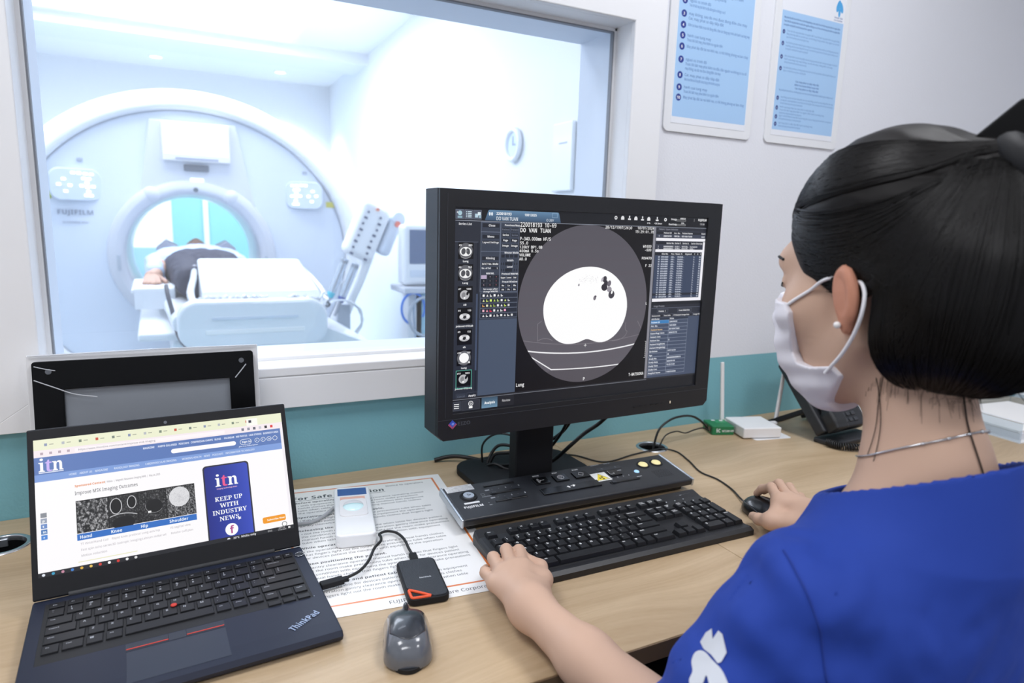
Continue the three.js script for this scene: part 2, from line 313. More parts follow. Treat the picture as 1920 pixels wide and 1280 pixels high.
// ------------------------------------------------------------------ laptop
{
  const L = thing('laptop', 'open black laptop showing a white and blue web page, red pointing stick between its keys', 'laptop', [-0.1852, DY, 0.3381], 0.059);
  const W = 0.324, D = 0.226, body = phys(0x1c1f26, 0.5, { specularIntensity: 0.6 }), deck = phys(0x192033, 0.46, { specularIntensity: 0.7 });
  // wedge base: side profile swept across the width
  const prof = new THREE.Shape([[0.002, 0.004], [0.216, 0.002], [D - 0.002, 0.006], [D, 0.0105], [D - 0.003, 0.0145], [0.2, 0.0155], [0.006, 0.0192], [0, 0.0175]].map(([z, y]) => new THREE.Vector2(z, y)));
  part('base', extrude(prof, W - 0.004, 0.002, 4).rotateY(-Math.PI / 2).translate(W - 0.002, 0, 0), deck, L);
  const top = (z) => 0.0194 - 0.0039 * Math.max(0, z - 0.006) / 0.194 + 0.0018;   // deck height incl. bevel
  const tilt = Math.atan(0.0039 / 0.194);
  part('foot', cyl(0.007, 0.007, 0.004, 20, 0.03, 0.0021, 0.2), MAT.blackMatte, L);
  const field = part('key_well', rbox(0.295, 0.0012, 0.127, 0.0004), std(0x121316, 0.6), L, [0.1615, top(0.0775) - 0.0003, 0.0775], [tilt, 0, 0]);
  // keys
  const P = 0.0191, x0 = 0.0175, keys = [], rows = [
    [0.0105, 0.012, [['Esc', 1], ['F1', 1], ['F2', 1], ['F3', 1], ['F4', 1], ['F5', 1], ['F6', 1], ['F7', 1], ['F8', 1], ['F9', 1], ['F10', 1], ['F11', 1], ['F12', 1], ['Home', .72], ['End', .72], ['Del', .72]]],
    [0.0275, 0.0172, [['~\n`', 1], ['!\n1', 1], ['@\n2', 1], ['#\n3', 1], ['$\n4', 1], ['%\n5', 1], ['^\n6', 1], ['&\n7', 1], ['*\n8', 1], ['(\n9', 1], [')\n0', 1], ['_\n-', 1], ['+\n=', 1], ['Backspace', 2.16]]],
    [0.0466, 0.0172, [['Tab', 1.5], ...'QWERTYUIOP'.split('').map((c) => [c, 1]), ['{\n[', 1], ['}\n]', 1], ['|\n\\', 1.66]]],
    [0.0657, 0.0172, [['CapsLk', 1.75], ...'ASDFGHJKL'.split('').map((c) => [c, 1]), [':\n;', 1], ['"\n\'', 1], ['Enter', 2.41]]],
    [0.0848, 0.0172, [['Shift', 2.25], ...'ZXCVBNM'.split('').map((c) => [c, 1]), ['<\n,', 1], ['>\n.', 1], ['?\n/', 1], ['Shift', 2.91]]],
    [0.1039, 0.0172, [['Fn', 1], ['Ctrl', 1.2], ['#win', 1], ['Alt', 1], ['', 5.1], ['Alt', 1], ['PrtSc', 1], ['Ctrl', 1], ['PgUp', .95], ['\u2191', .95], ['PgDn', .95]]],
  ];
  for (const [z, d, row] of rows) { let u = 0; const scale = 15.16 / row.reduce((a, r) => a + r[1], 0); for (const [label, n] of row) { const q = n * scale; keys.push({ label, x: x0 + (u + q / 2) * P, z: z + 0.0125, w: q * P - 0.0028, d: d - 0.001, pad: 0.0035 }); u += q; } }
  for (const [i, l] of [[0, '\u2190'], [1, '\u2193'], [2, '\u2192']]) keys.push({ label: l, x: x0 + (15.16 - 0.95 * 0.99 * (2.5 - i)) * P, z: 0.1272 + 0.0085, w: 0.0155, d: 0.009, pad: 0.005 });
  const kt = legendTexture(W, D, keys, 1500, '#17181c', '#aeb2b9', 0.0049);
  const km = phys(0xffffff, 0.42, { map: kt, specularIntensity: 0.6 });
  for (const q of keys) {
    const g = planarUV(keycap(q.w, q.d, 0.0018, 0.0003, 0.0004).translate(q.x, 0, q.z), 'x', 'z', W, -D, 0, D);
    part('key', g, km, L, [0, top(q.z) + 0.0004, 0]);
  }
  part('pointing_stick', new THREE.LatheGeometry([[0, 0.0026], [0.0022, 0.0025], [0.0036, 0.0018], [0.0037, 0.0008], [0.0024, 0]].map(([a, b]) => new THREE.Vector2(a, b)), 20), MAT.red, L, [0.1512, top(0.087) + 0.0018, 0.0872]);
  const bt = std(0x1f2634, 0.45), bl = (w, x) => rbox(w, 0.0016, 0.014, 0.0006, x, 0, 0);
  for (const [w, x] of [[0.043, 0.1205], [0.0185, 0.1515], [0.041, 0.1815]]) part('click_button', bl(w, x), bt, L, [0, top(0.15) - 0.0002, 0.1495], [tilt, 0, 0]);
  for (const [w, x] of [[0.042, 0.121], [0.04, 0.181]]) part('red_line', box(w, 0.0004, 0.0012, x, 0, 0), std(0xd8402c, 0.5), L, [0, top(0.153) + 0.0008, 0.1535], [tilt, 0, 0]);
  part('touchpad', rbox(0.102, 0.0012, 0.056, 0.0005, 0, 0, 0), std(0x202839, 0.4), L, [0.151, top(0.186) - 0.0003, 0.186], [tilt, 0, 0]);
  const pb = part('power_button', cyl(0.0062, 0.0062, 0.0012, 32), std(0x23272e, 0.4), L, [0.3165, top(0.03) + 0.0004, 0.0262]);
  part('ring', new THREE.TorusGeometry(0.006, 0.0004, 8, 40).rotateX(Math.PI / 2), MAT.chrome, pb, [0, 0.0007, 0]);
  part('logo_lettering', letters('ThinkPad', 0.0095, 0.0003, 0.043).rotateX(-Math.PI / 2), std(0x97a5bd, 0.4, { metalness: 0.4 }), L, [0.2715, top(0.2) + 0.0006, 0.203], [tilt, 0.56, 0]);
  part('port_label', letters('#', 0.002), MAT.alu, L, [0.31, top(0.14), 0.14], [-Math.PI / 2, 0, 0]).scale.set(0.6, 0.6, 0.6);
  // lid
  const lid = part('lid', rbox(W + 0.001, 0.216, 0.0058, 0.0024, W / 2, 0.108, -0.0031, 4), body, L, [0, 0.0205, -0.0005], [-0.43, 0, 0]);
  lid.rotation.set(-0.4306, 0, 0);
  const bz = rrect(W - 0.001, 0.212, 0.006, W / 2, 0.108); const hole = new THREE.Path(); hole.moveTo(0.0065, 0.0275); hole.lineTo(0.0065, 0.2015); hole.lineTo(0.3175, 0.2015); hole.lineTo(0.3175, 0.0275); bz.holes.push(hole);
  part('bezel', extrude(bz, 0.0009), phys(0x121317, 0.5, { specularIntensity: 0.6 }), lid, [0, 0, -0.0001]);
  part('webcam', cyl(0.0022, 0.0022, 0.0006, 20).rotateX(Math.PI / 2), std(0x6b6f76, 0.2), lid, [W / 2 - 0.002, 0.2065, 0.001]);
  const tex = canvasTex(1600, 900, drawWeb);
  part('display', planarUV(box(0.311, 0.174, 0.0006, 0.162, 0.1145, 0), 'x', 'y', 0.311, 0.174, 0.0065, 0.0275), std(0x050505, 0.35, { emissive: 0xffffff, emissiveMap: tex, emissiveIntensity: 0.98 }), lid, [0, 0, 0.0001]);
  part('hinge', cyl(0.0055, 0.0055, 0.25, 20, 0, 0, 0).rotateZ(Math.PI / 2), std(0x1c1e22, 0.5), L, [W / 2, 0.0195, -0.0035]);
  const rl = new THREE.RectAreaLight(0xdfe6ff, 0.5, 0.31, 0.17); rl.position.set(0.162, 0.1145, 0.002); rl.rotation.y = Math.PI; lid.add(rl);
}
function drawWeb(g, w, h) {
  const R = (x, y, a, b, c) => { g.fillStyle = c; g.fillRect(x, y, a - x, b - y); };
  const T = (s, x, y, px, c, f = 'sans-serif', max) => { g.fillStyle = c; g.font = px >= 0 ? `${px}px ${f}` : `bold ${-px}px ${f}`; max ? g.fillText(s, x, y, max) : g.fillText(s, x, y); };
  R(0, 0, w, h, '#fdfbfd'); R(0, 0, w, 72, '#eef0d2');
  for (let i = 0; i < 14; i++) { const x = 60 + i * 98; R(x, 28, x + 16, 46, ['#8c97b5', '#b8bcc2', '#7d8a78', '#c8503c', '#7f8a80'][i % 5]); R(x + 28, 34, x + 52, 40, '#a9ab98'); }
  R(1340, 18, 1420, 72, '#fbfbf3'); R(1356, 30, 1376, 50, '#334');
  R(0, 72, w, 120, '#f7ecf0'); for (let i = 0; i < 4; i++) R(36 + i * 50, 88, 52 + i * 50, 104, '#b9a6b2');
  R(230, 84, 1180, 110, '#fdf6f9'); T('https://www.itnonline.com/content/improve-msk-imaging', 250, 104, 18, '#8f8a93');
  for (let i = 0; i < 6; i++) R(1300 + i * 42, 86, 1318 + i * 42, 106, ['#7d7d8c', '#9898a6', '#5b5b66', '#c7c7d0', '#222', '#d33'][i]);
  R(0, 120, w, 236, '#5c7ab8'); R(0, 236, w, 284, '#7f9fdc'); R(1580, 120, w, 860, '#f3eff4');
  T('i', 22, 218, -118, '#ffffff', 'serif', 38); T('t', 58, 218, -118, '#cdb6f5', 'serif', 42); T('n', 98, 218, -118, '#ffffff', 'serif', 66); R(24, 222, 162, 228, '#e8ecf8');
  T('MAGAZINE \u25be   PHOTO GALLERIES   PODCASTS   COMPARISON CHARTS   BLOGS \u25be   CALENDAR   360 PHOTOS   CASE STUDIES   BUSINESS CARDS', 636, 152, -20, '#eef2ff', 'sans-serif', 930);
  g.fillStyle = '#fdfbff'; g.beginPath(); g.roundRect(812, 176, 440, 32, 16); g.fill();
  g.strokeStyle = '#fff'; g.lineWidth = 3; g.beginPath(); g.roundRect(1282, 172, 80, 40, 20); g.stroke(); T('Sign In', 1294, 199, -20, '#fff'); T('Join Free Subscription', 1270, 228, -13, '#e8eeff');
  ['t', 'f', 'in', '\u25ce'].forEach((c, i) => { g.beginPath(); g.arc(1404 + i * 44, 191, 16, 0, 7); g.stroke(); T(c, 1398 + i * 44, 198, -18, '#fff'); });
  T('HOME    ABOUT US    MAGAZINE \u25be      RADIOLOGY IMAGING \u25be      CARDIOVASCULAR IMAGING \u25be      WOMEN\u2019S HEALTH    NEWS    PODCASTS    INFORMATION TECHNOLOGY', 190, 266, 19, '#eaf1ff', 'sans-serif', 1190);
  T('Sponsored Content', 219, 350, -19, '#e27b3c'); T('|  Videos  |  Magnetic Resonance Imaging (MRI)  |  May 24, 2023', 392, 350, 18, '#8e8a90', 'sans-serif', 340);
  T('Improve MSK Imaging Outcomes', 217, 404, 33, '#4a4a50', 'sans-serif', 372);
  // four grey-scale scans side by side
  R(220, 445, 944, 662, '#0c0c0d');
  const grain = (x0, x1, n, f) => { for (let i = 0; i < n; i++) { const x = x0 + rnd() * (x1 - x0), y = 447 + rnd() * 212, b = f(x, y); if (b > 0.05) { g.fillStyle = `rgba(225,225,228,${b})`; g.fillRect(x, y, 3 + rnd() * 5, 3 + rnd() * 9); } } };
  grain(222, 398, 2600, (x, y) => 0.32 * Math.abs(Math.sin((x - 222) / 15 + noise2(x / 60, y / 60) * 2)) * (0.3 + rnd()));
  grain(405, 578, 1300, () => 0.06 + 0.05 * rnd());
  g.strokeStyle = '#cfcfd2'; g.lineWidth = 5; for (const [x, y, a, b] of [[450, 520, 34, 52], [545, 508, 26, 42]]) { g.fillStyle = '#060606'; g.beginPath(); g.ellipse(x, y, a, b, 0, 0, 7); g.fill(); g.stroke(); }
  g.fillStyle = '#080808'; g.beginPath(); g.ellipse(490, 640, 68, 44, 0, 0, 7); g.fill(); g.beginPath(); g.moveTo(410, 590); g.quadraticCurveTo(490, 560, 574, 596); g.stroke();
  grain(584, 750, 1300, () => 0.05 + 0.1 * rnd()); g.fillStyle = '#0a0a0b'; g.beginPath(); g.ellipse(680, 560, 54, 46, 0.2, 0, 7); g.fill(); g.strokeStyle = '#9a9a9c'; g.lineWidth = 3; g.beginPath(); g.ellipse(680, 560, 54, 46, 0.2, 0.3, 3.3); g.stroke(); R(640, 590, 660, 604, '#eee');
  grain(758, 942, 1800, () => 0.1 + 0.22 * rnd()); g.fillStyle = '#dddde0'; g.beginPath(); g.ellipse(842, 524, 66, 70, 0, 0, 7); g.fill(); for (let i = 0; i < 260; i++) { const a = rnd() * 7, r = rnd() * 62; R(842 + r * Math.cos(a), 524 + r * Math.sin(a), 845 + r * Math.cos(a), 528 + r * Math.sin(a), '#c9c9cd'); }
  R(219, 666, 943, 708, '#2f6fc4'); ['Hand', 'Knee', 'Hip', 'Shoulder'].forEach((s, i) => T(s, 233 + i * 178, 698, -28, '#f4f8ff'));
  const list = [['TT Wrist/Hand Coil', 'Rapid knee protocol', 'Long-axis hip', 'FS sagittal view'], ['Fast spin echo series', '3D isotropic imaging', 'Labrum radial set', 'Rotator cuff plan'], ['Motion reduction', '', '', '']];
  list.forEach((r, j) => r.forEach((s, i) => s && T(s, 236 + i * 178, 740 + j * 38, 19, '#b9b4ba')));
  R(219, 845, 560, 850, '#e8e6bb');
  // share buttons
  ['#8b8f97', '#9aa3b6', '#6f8fc9', '#4a7bb8', '#4f8ad8'].forEach((c, i) => R(24, 490 + i * 36, 58, 520 + i * 36, c));
  ['\u2709', 'p', 't', 'in', '+'].forEach((s, i) => T(s, 33, 514 + i * 36, -22, '#fff'));
  // the advertisement
  const gr = g.createLinearGradient(1010, 0, 1320, 0); gr.addColorStop(0, '#1f2a86'); gr.addColorStop(0.6, '#2a3fa6'); gr.addColorStop(1, '#3a4ec0');
  g.fillStyle = '#2b2b3a'; g.beginPath(); g.roundRect(1006, 336, 318, 560, 26); g.fill(); g.fillStyle = gr; g.beginPath(); g.roundRect(1016, 346, 298, 560, 22); g.fill();
  T('i', 1082, 498, -118, '#ffffff', 'serif', 42); T('t', 1122, 498, -118, '#f05a8e', 'serif', 46); T('n', 1168, 498, -118, '#ffffff', 'serif', 74); T('imaging technology news', 1090, 520, -15, '#f2b8d0', 'sans-serif', 140);
  ['KEEP UP', 'WITH', 'INDUSTRY', 'NEWS.'].forEach((s, i) => { g.textAlign = 'center'; T(s, 1165, 606 + i * 48, -44, '#fff', 'serif'); }); g.textAlign = 'left';
  g.fillStyle = '#fff'; g.beginPath(); g.arc(1166, 822, 44, 0, 7); g.fill(); T('f', 1152, 850, -76, '#b04a8a');
  g.fillStyle = '#fff'; g.beginPath(); g.moveTo(1218, 738); g.lineTo(1218, 764); g.lineTo(1225, 758); g.lineTo(1238, 758); g.fill();
  g.fillStyle = '#f39b1e'; g.beginPath(); g.roundRect(1384, 782, 166, 46, 12); g.fill(); T('\u25cf Subscribe Now', 1402, 812, -18, '#fff');
  g.strokeStyle = '#5a5a5e'; g.lineWidth = 4; g.fillStyle = '#fff'; g.beginPath(); g.arc(1536, 856, 17, 0, 7); g.fill(); g.stroke(); T('\u2191', 1527, 865, -26, '#444');
  R(0, 872, w, h, '#1b1c22'); const ic = ['#e9eef8', '#3aa0c8', '#c98aa0', '#3f7fd0', '#e2b23c', '#e9c25a', '#d33b32', '#ffffff', '#d8342b', '#eeeeee', '#dddddd'];
  ic.forEach((c, i) => { g.fillStyle = c; g.beginPath(); g.arc(28 + i * 52, 887, 9, 0, 7); g.fill(); });
  T('20\u00b0C  Nhi\u00eau m\u00e2y', 1170, 894, -20, '#e8e8ea'); T('\u2227  \u2601  \u25ae  \u25ae  \u266a  ENG', 1330, 894, 17, '#ddd'); T('3:07 PM', 1490, 884, 13, '#eee'); T('1/13/2024', 1484, 898, 13, '#eee'); R(1560, 880, 1576, 894, '#ddd');
  g.fillStyle = '#e8e8ea'; g.beginPath(); g.arc(1140, 890, 11, Math.PI, 0); g.fill();
}

// ------------------------------------------------------------------ black panel behind the laptop
{
  const t = thing('display_panel', 'black framed grey panel in a clear sleeve, leaning on the wall behind the laptop', 'display', [-0.053, DY, 0.092], 0);
  const tilt = new THREE.Group(); t.add(tilt); tilt.name = 'backing_board'; tilt.rotation.x = -0.17;
  const bb = rbox(0.335, 0.283, 0.004, 0.001, 0, 0.1415, -0.002); const board = part('backing_board', bb, std(0xe3e4e6, 0.35), t, null, [-0.17, 0, 0]); t.remove(tilt);
  const fr = rrect(0.315, 0.27, 0.004, 0, 0.137), hole = new THREE.Path(); const hx = 0.12, hy0 = 0.03, hy1 = 0.229; hole.moveTo(-hx, hy0); hole.lineTo(-hx, hy1); hole.lineTo(hx, hy1); hole.lineTo(hx, hy0); fr.holes.push(hole);
  part('frame', extrude(fr, 0.014, 0.001), phys(0x08090b, 0.3, { specularIntensity: 0.35 }), t, [0, 0, 0], [-0.17, 0, 0]).position.set(0, 0.0003, 0.0012);
  part('screen', box(0.242, 0.202, 0.002, 0, 0.1295, 0.008), phys(0x7d838b, 0.35, { clearcoat: 0.8, clearcoatRoughness: 0.3 }), t, null, [-0.17, 0, 0]);
  for (const x of [-0.137, 0.139]) part('screw', cyl(0.0042, 0.0042, 0.002, 20).rotateX(Math.PI / 2).translate(x, 0.257, 0.0172), std(0x5c6066, 0.4), t, null, [-0.17, 0, 0]);
  const crease = phys(0xdfe3ea, 0.2, { transparent: true, opacity: 0.55 });
  part('sleeve', merge([tube([[-0.156, 0.245, 0.0175], [-0.13, 0.232, 0.0178], [-0.105, 0.22, 0.0176], [-0.075, 0.213, 0.0172]], 0.0009, 20, 6), tube([[-0.155, 0.266, 0.0175], [-0.14, 0.261, 0.018], [-0.128, 0.258, 0.0176]], 0.0008, 12, 6), tube([[0.128, 0.228, 0.0175], [0.138, 0.24, 0.0182], [0.146, 0.25, 0.0176]], 0.001, 12, 6), tube([[-0.165, 0.282, 0.003], [0, 0.2835, 0.005], [0.166, 0.282, 0.003]], 0.0012, 30, 6)]), crease, t, null, [-0.17, 0, 0]);
}

// ------------------------------------------------------------------ large monitor
{
  const m = thing('monitor', 'large black desktop monitor showing a round grey and white body scan', 'monitor', [0.3761, DY, 0.3235], 0.0308);
  const y0 = 0.199, x0 = -0.0245, x1 = 0.5535, b = -0.0425 + y0, tp = 0.3515 + y0, sh = new THREE.Shape();
  const c = 0.009; sh.moveTo(x0 + c, b); sh.lineTo(x1 - c, b); sh.lineTo(x1, b + c); sh.lineTo(x1, tp); sh.lineTo(x0, tp); sh.lineTo(x0, b + c);
  const shell = std(0x202227, 0.5);
  part('housing', extrude(sh, 0.048, 0.0012, 2).translate(0, 0, -0.0562), shell, m);
  const bz = sh.clone(), hole = new THREE.Path(); hole.moveTo(0.0, y0); hole.lineTo(0, y0 + 0.3255); hole.lineTo(0.5205, y0 + 0.3255); hole.lineTo(0.5205, y0); bz.holes.push(hole);
  part('bezel', extrude(bz, 0.0062, 0.0004, 2).translate(0, 0, -0.0067), std(0x1b1c20, 0.48), m);
  part('bezel_seam', merge([box(0.578, 0.0007, 0.001, 0.2645, y0 - 0.0085, 0.0), box(0.0007, 0.35, 0.001, -0.0125, y0 + 0.17, 0.0)]), std(0x3c3f45, 0.4), m);
  const tex = canvasTex(1600, 1000, drawScan);
  part('display', planarUV(box(0.5205, 0.3255, 0.001, 0.26025, y0 + 0.16275, 0), 'x', 'y', 0.5205, 0.3255, 0, y0), std(0x040404, 0.35, { emissive: 0xffffff, emissiveMap: tex, emissiveIntensity: 0.98 }), m, [0, 0, -0.0048]);
  const logo = part('logo', box(0.0105, 0.0105, 0.0008).rotateZ(Math.PI / 4), std(0x3a57c8, 0.35), m, [0.0, y0 - 0.0165, 0.0004]);
  part('logo_edge', merge([box(0.0105, 0.0026, 0.0009, 0, -0.0042, 0.0001).rotateZ(Math.PI / 4), box(0.0026, 0.0105, 0.0009, -0.0042, 0, 0.0001).rotateZ(Math.PI / 4)]), std(0xb5577a, 0.4), logo);
  part('logo_star', merge([0, 1, 2, 3].map((i) => box(0.005, 0.0006, 0.0003).rotateZ(i * Math.PI / 4).translate(0.0006, 0.001, 0.0005))), std(0x9db8ff, 0.4), logo);
  part('brand_lettering', letters('EIZO', 0.006, 0.0003, 0.022), std(0x4c5057, 0.4), m, [0.0095, y0 - 0.0195, -0.0002]);
  for (let i = 0; i < 6; i++) part('control_button', rbox(0.0085, 0.0012, 0.002, 0.0004), std(0x0c0c0e, 0.5), m, [0.371 + i * 0.0135, y0 - 0.0272, 0.0002]);
  part('status_light', box(0.0012, 0.005, 0.0008), std(0xfff0d8, 0.3, { emissive: 0xffe9c8, emissiveIntensity: 0.5 }), m, [0.457, y0 - 0.027, 0.0002]);
  // stand
  part('stand_column', rbox(0.082, 0.24, 0.03, 0.004, 0.2105, 0.13, -0.104), MAT.blackMatte, m);
  part('mount_plate', rbox(0.13, 0.11, 0.046, 0.004, 0.2105, 0.3, -0.079), MAT.blackMatte, m);
  part('stand_base', extrude(rrect(0.25, 0.165, 0.045), 0.01, 0.002, 12).rotateX(-Math.PI / 2).translate(0.235, 0.0022, -0.175), MAT.blackMatte, m);
  const rl = new THREE.RectAreaLight(0xc9d4ff, 0.25, 0.5, 0.31); rl.position.set(0.26, y0 + 0.16, 0.004); rl.rotation.y = Math.PI; m.add(rl);
}
function drawScan(g, w, h) {
  const R = (x, y, a, b, c) => { g.fillStyle = c; g.fillRect(x, y, a - x, b - y); };
  const B = (x, y, a, b, c, l = 1.5) => { g.strokeStyle = c; g.lineWidth = l; g.strokeRect(x, y, a - x, b - y); };
  const T = (s, x, y, px, c = '#f2f2f4', f = 'sans-serif', max) => { g.fillStyle = c; g.font = px >= 0 ? `${px}px ${f}` : `bold ${-px}px ${f}`; max ? g.fillText(s, x, y, max) : g.fillText(s, x, y); };
  R(0, 0, w, h, '#191a1f');
  // top bar
  for (let i = 0; i < 3; i++) { R(8 + i * 46, 11, 50 + i * 46, 54, '#525868'); B(8 + i * 46, 11, 50 + i * 46, 54, '#8d97ab', 1); }
  g.fillStyle = '#a9c9d6'; g.beginPath(); g.arc(30, 27, 11, 0, 7); g.fill(); R(18, 40, 42, 50, '#8fb0be'); T('+', 12, 30, -18, '#fff');
  for (let i = 0; i < 4; i++) { R(62, 18 + i * 8, 67, 22 + i * 8, '#cfe4ee'); R(71, 18 + i * 8, 90, 22 + i * 8, '#cfe4ee'); }
  R(108, 28, 124, 46, '#b9d3e2'); R(122, 20, 138, 36, '#dbe9f0'); R(128, 34, 140, 48, '#9ab8c8');
  const gt = g.createLinearGradient(0, 8, 0, 58); gt.addColorStop(0, '#6488a8'); gt.addColorStop(1, '#3f5570');
  g.fillStyle = gt; g.beginPath(); g.moveTo(160, 58); g.lineTo(178, 12); g.quadraticCurveTo(180, 7, 188, 7); g.lineTo(570, 7); g.quadraticCurveTo(578, 7, 580, 14); g.lineTo(592, 58); g.fill();
  g.fillStyle = '#e8eef4'; g.beginPath(); g.ellipse(186, 26, 5, 9, 0, 0, 7); g.ellipse(198, 26, 5, 9, 0, 0, 7); g.fill();
  T('220018193', 221, 30, -17); T('10012025', 378, 31, -16); T('DO VAN TUAN', 221, 55, 24, '#fff', 'sans-serif', 122); T('O 26Y', 505, 53, 17); B(540, 11, 570, 33, '#a9c4dc'); T('\u2715', 548, 29, 16);
  R(0, 60, w, 63, '#8d93a0');
  [940, 985, 1031, 1075, 1121, 1165, 1225, 1285].forEach((x, i) => { g.fillStyle = '#e6e6e8'; g.beginPath(); if (i === 0 || i === 7) { g.arc(x, 21, 10, 0, 7); g.fill(); g.fillStyle = '#191a1f'; g.beginPath(); g.arc(x, 21, 4, 0, 7); g.fill(); } else if (i % 2) { g.moveTo(x - 11, 30); g.lineTo(x - 11, 18); g.lineTo(x - 5, 10); g.lineTo(x + 5, 10); g.lineTo(x + 11, 18); g.lineTo(x + 11, 30); g.fill(); } else { g.fillRect(x - 4, 8, 8, 10); g.fillRect(x - 10, 22, 20, 8); g.fillRect(x - 2, 12, 4, 16); } });
  T('0 %', 1156, 48, -13); T('+20.3mm', 1205, 48, -13); T('Image', 1326, 22, -14); T('600024', 1394, 16, -12); B(1362, 18, 1436, 25, '#ddd'); T('RawData', 1310, 50, -14); T('32%', 1402, 42, -12); B(1361, 44, 1436, 51, '#ddd'); T('FUJIFILM', 1530, 22, -17, '#fff', 'sans-serif', 66); T('15:58', 1545, 44, 15); R(1498, 10, 1502, 26, '#888'); 
  // left column: series list
  R(0, 63, 140, 930, '#2b2f3a'); R(0, 160, 128, 162, '#6a7183'); R(122, 162, 131, 930, '#1f2430'); R(122, 410, 131, 790, '#46526b'); T('\u25bc', 4, 80, 14); T('Series List', 24, 82, -14); T('\u27f3', 112, 148, -26); T('\u25b4', 120, 172, 14);
  const thumbs = [[163, 'Lung', 5, '609', 1], [267, 'Lung', 6, '553', 1], [372, 'AB', 7, '1000', 0], [476, 'jmknvet>STD)ab', 8, '153', 2], [580, 'ab', 9, '153', 2], [684, 'Lung', 10, '130', 3], [787, 'jmknvet>STD)Lung', 11, '1003', 0]];
  for (const [y, label, n, q, kind] of thumbs) {
    R(24, y, 103, y + 78, '#08080a'); const cx = 63, cy = y + 42;
    if (kind === 1 || kind === 3) { g.fillStyle = '#63646a'; g.beginPath(); g.arc(cx, cy - 2, 37, 0, 7); g.fill(); }
    g.fillStyle = kind === 3 ? '#fbfbfb' : kind === 1 ? '#f4f4f4' : '#b9b9bd'; g.beginPath();
    if (kind === 2) { g.ellipse(cx, cy + 2, 29, 17, 0, 0, 7); g.fill(); g.fillStyle = '#e8e8ea'; g.beginPath(); g.ellipse(cx - 17, cy, 9, 10, 0, 0, 7); g.ellipse(cx + 17, cy, 9, 10, 0, 0, 7); g.fill(); g.fillStyle = '#2a2a2c'; g.beginPath(); g.ellipse(cx, cy + 4, 9, 7, -0.5, 0, 7); g.fill(); }
    else if (kind === 1) { g.ellipse(cx, cy + 2, 31, 22, 0, 0, 7); g.fill(); g.fillStyle = '#4e4f54'; g.beginPath(); g.ellipse(cx - 12, cy + 1, 11, 15, 0.2, 0, 7); g.ellipse(cx + 12, cy + 1, 10, 15, -0.2, 0, 7); g.fill(); g.fillStyle = '#8a8b90'; g.fillRect(cx + 2, cy - 4, 7, 6); g.strokeStyle = '#ddd'; g.lineWidth = 1.5; g.beginPath(); g.arc(cx, cy - 10, 44, 0.9, 2.2); g.stroke(); }
    else if (kind === 3) { g.ellipse(cx, cy - 3, 26, 25, 0, 0, 7); g.fill(); g.fillStyle = '#fff'; g.fillRect(86, y + 58, 9, 9); g.fillStyle = '#bbb'; g.fillRect(34, y + 64, 58, 2); }
    else { g.ellipse(cx - 2, cy, 25, 23, 0, 0, 7); g.fill(); g.fillStyle = '#111'; g.beginPath(); g.ellipse(cx + 13, cy - 8, 6, 10, 0.4, 0, 7); g.fill(); g.fillStyle = '#87878b'; g.beginPath(); g.ellipse(cx - 8, cy, 10, 13, 0.3, 0, 7); g.fill(); g.fillStyle = '#f2f2f2'; g.beginPath(); g.arc(cx - 3, cy + 14, 5, 0, 7); g.fill(); }
    T('#' + n, 27, y + 18, -12); T(q, 103 - 8 * q.length - 2, y + 18, -12); g.textAlign = 'center'; T(label, 63, y + 94, -13, '#fff', 'sans-serif', 92); g.textAlign = 'left';
    if (n === 11) B(22, y - 1, 104, y + 88, '#5fc0a8', 3);
  }
  R(22, 901, 74, 931, '#353a46'); T('Cancel', 30, 922, 14, '#6d7382'); R(82, 901, 137, 931, '#262a34'); B(82, 901, 137, 931, '#4d5464'); T('Apply', 90, 922, -15);
  // second column: tools
  R(140, 63, 353, 540, '#3a4150'); R(140, 540, 353, 922, '#4a5569'); B(142, 66, 246, 112, '#7a8398'); B(142, 112, 246, 205, '#7a8398'); B(142, 205, 246, 400, '#7a8398'); B(248, 66, 351, 205, '#7a8398'); B(248, 205, 351, 402, '#7a8398');
  const btn = (x, y, a, b, s, c = '#f0f0f2', px = -14) => { R(x, y, a, b, '#232731'); B(x, y, a, b, '#59627a', 1); g.textAlign = 'center'; T(s, (x + a) / 2, (y + b) / 2 + 5, px, c, 'sans-serif', a - x - 4); g.textAlign = 'left'; };
  btn(148, 70, 241, 92, '\u2715 Close'); btn(148, 124, 241, 145, 'Menu'); btn(148, 153, 241, 169, 'Layout Settings', '#f0f0f2', -12); btn(148, 228, 241, 249, 'Filming'); btn(148, 256, 241, 275, 'Ed CT No. Mode', '#fff', -12); T('No. of Sel.', 148, 290, -11); R(200, 280, 241, 292, '#232731'); T('1', 230, 291, -11);
  T('Previous/Next', 269, 82, -13); [['Patient', 'Patient', '#7a8091'], ['Series', 'Series', '#fff'], ['Page', 'Page', '#fff'], ['Image', 'Image', '#fff']].forEach(([a, b, c], i) => { btn(253, 89 + i * 26, 299, 108 + i * 26, a, c, -12); btn(303, 89 + i * 26, 349, 108 + i * 26, b, i === 1 ? '#7a8091' : c, -12); });
  T('Mouse Mode', 271, 215, -13); ['\u2196', '\u2195', '\u2194', '\u271a'].forEach((s, i) => btn(253 + i * 24, 218, 275 + i * 24, 236, s)); T('Width', 286, 253, -13); T('Level', 287, 284, -13);
  for (const y of [257, 288]) { btn(253, y, 262, y + 16, ''); btn(264, y, 273, y + 16, ''); R(276, y, 316, y + 16, '#20242e'); btn(326, y, 335, y + 16, ''); btn(338, y, 347, y + 16, ''); }
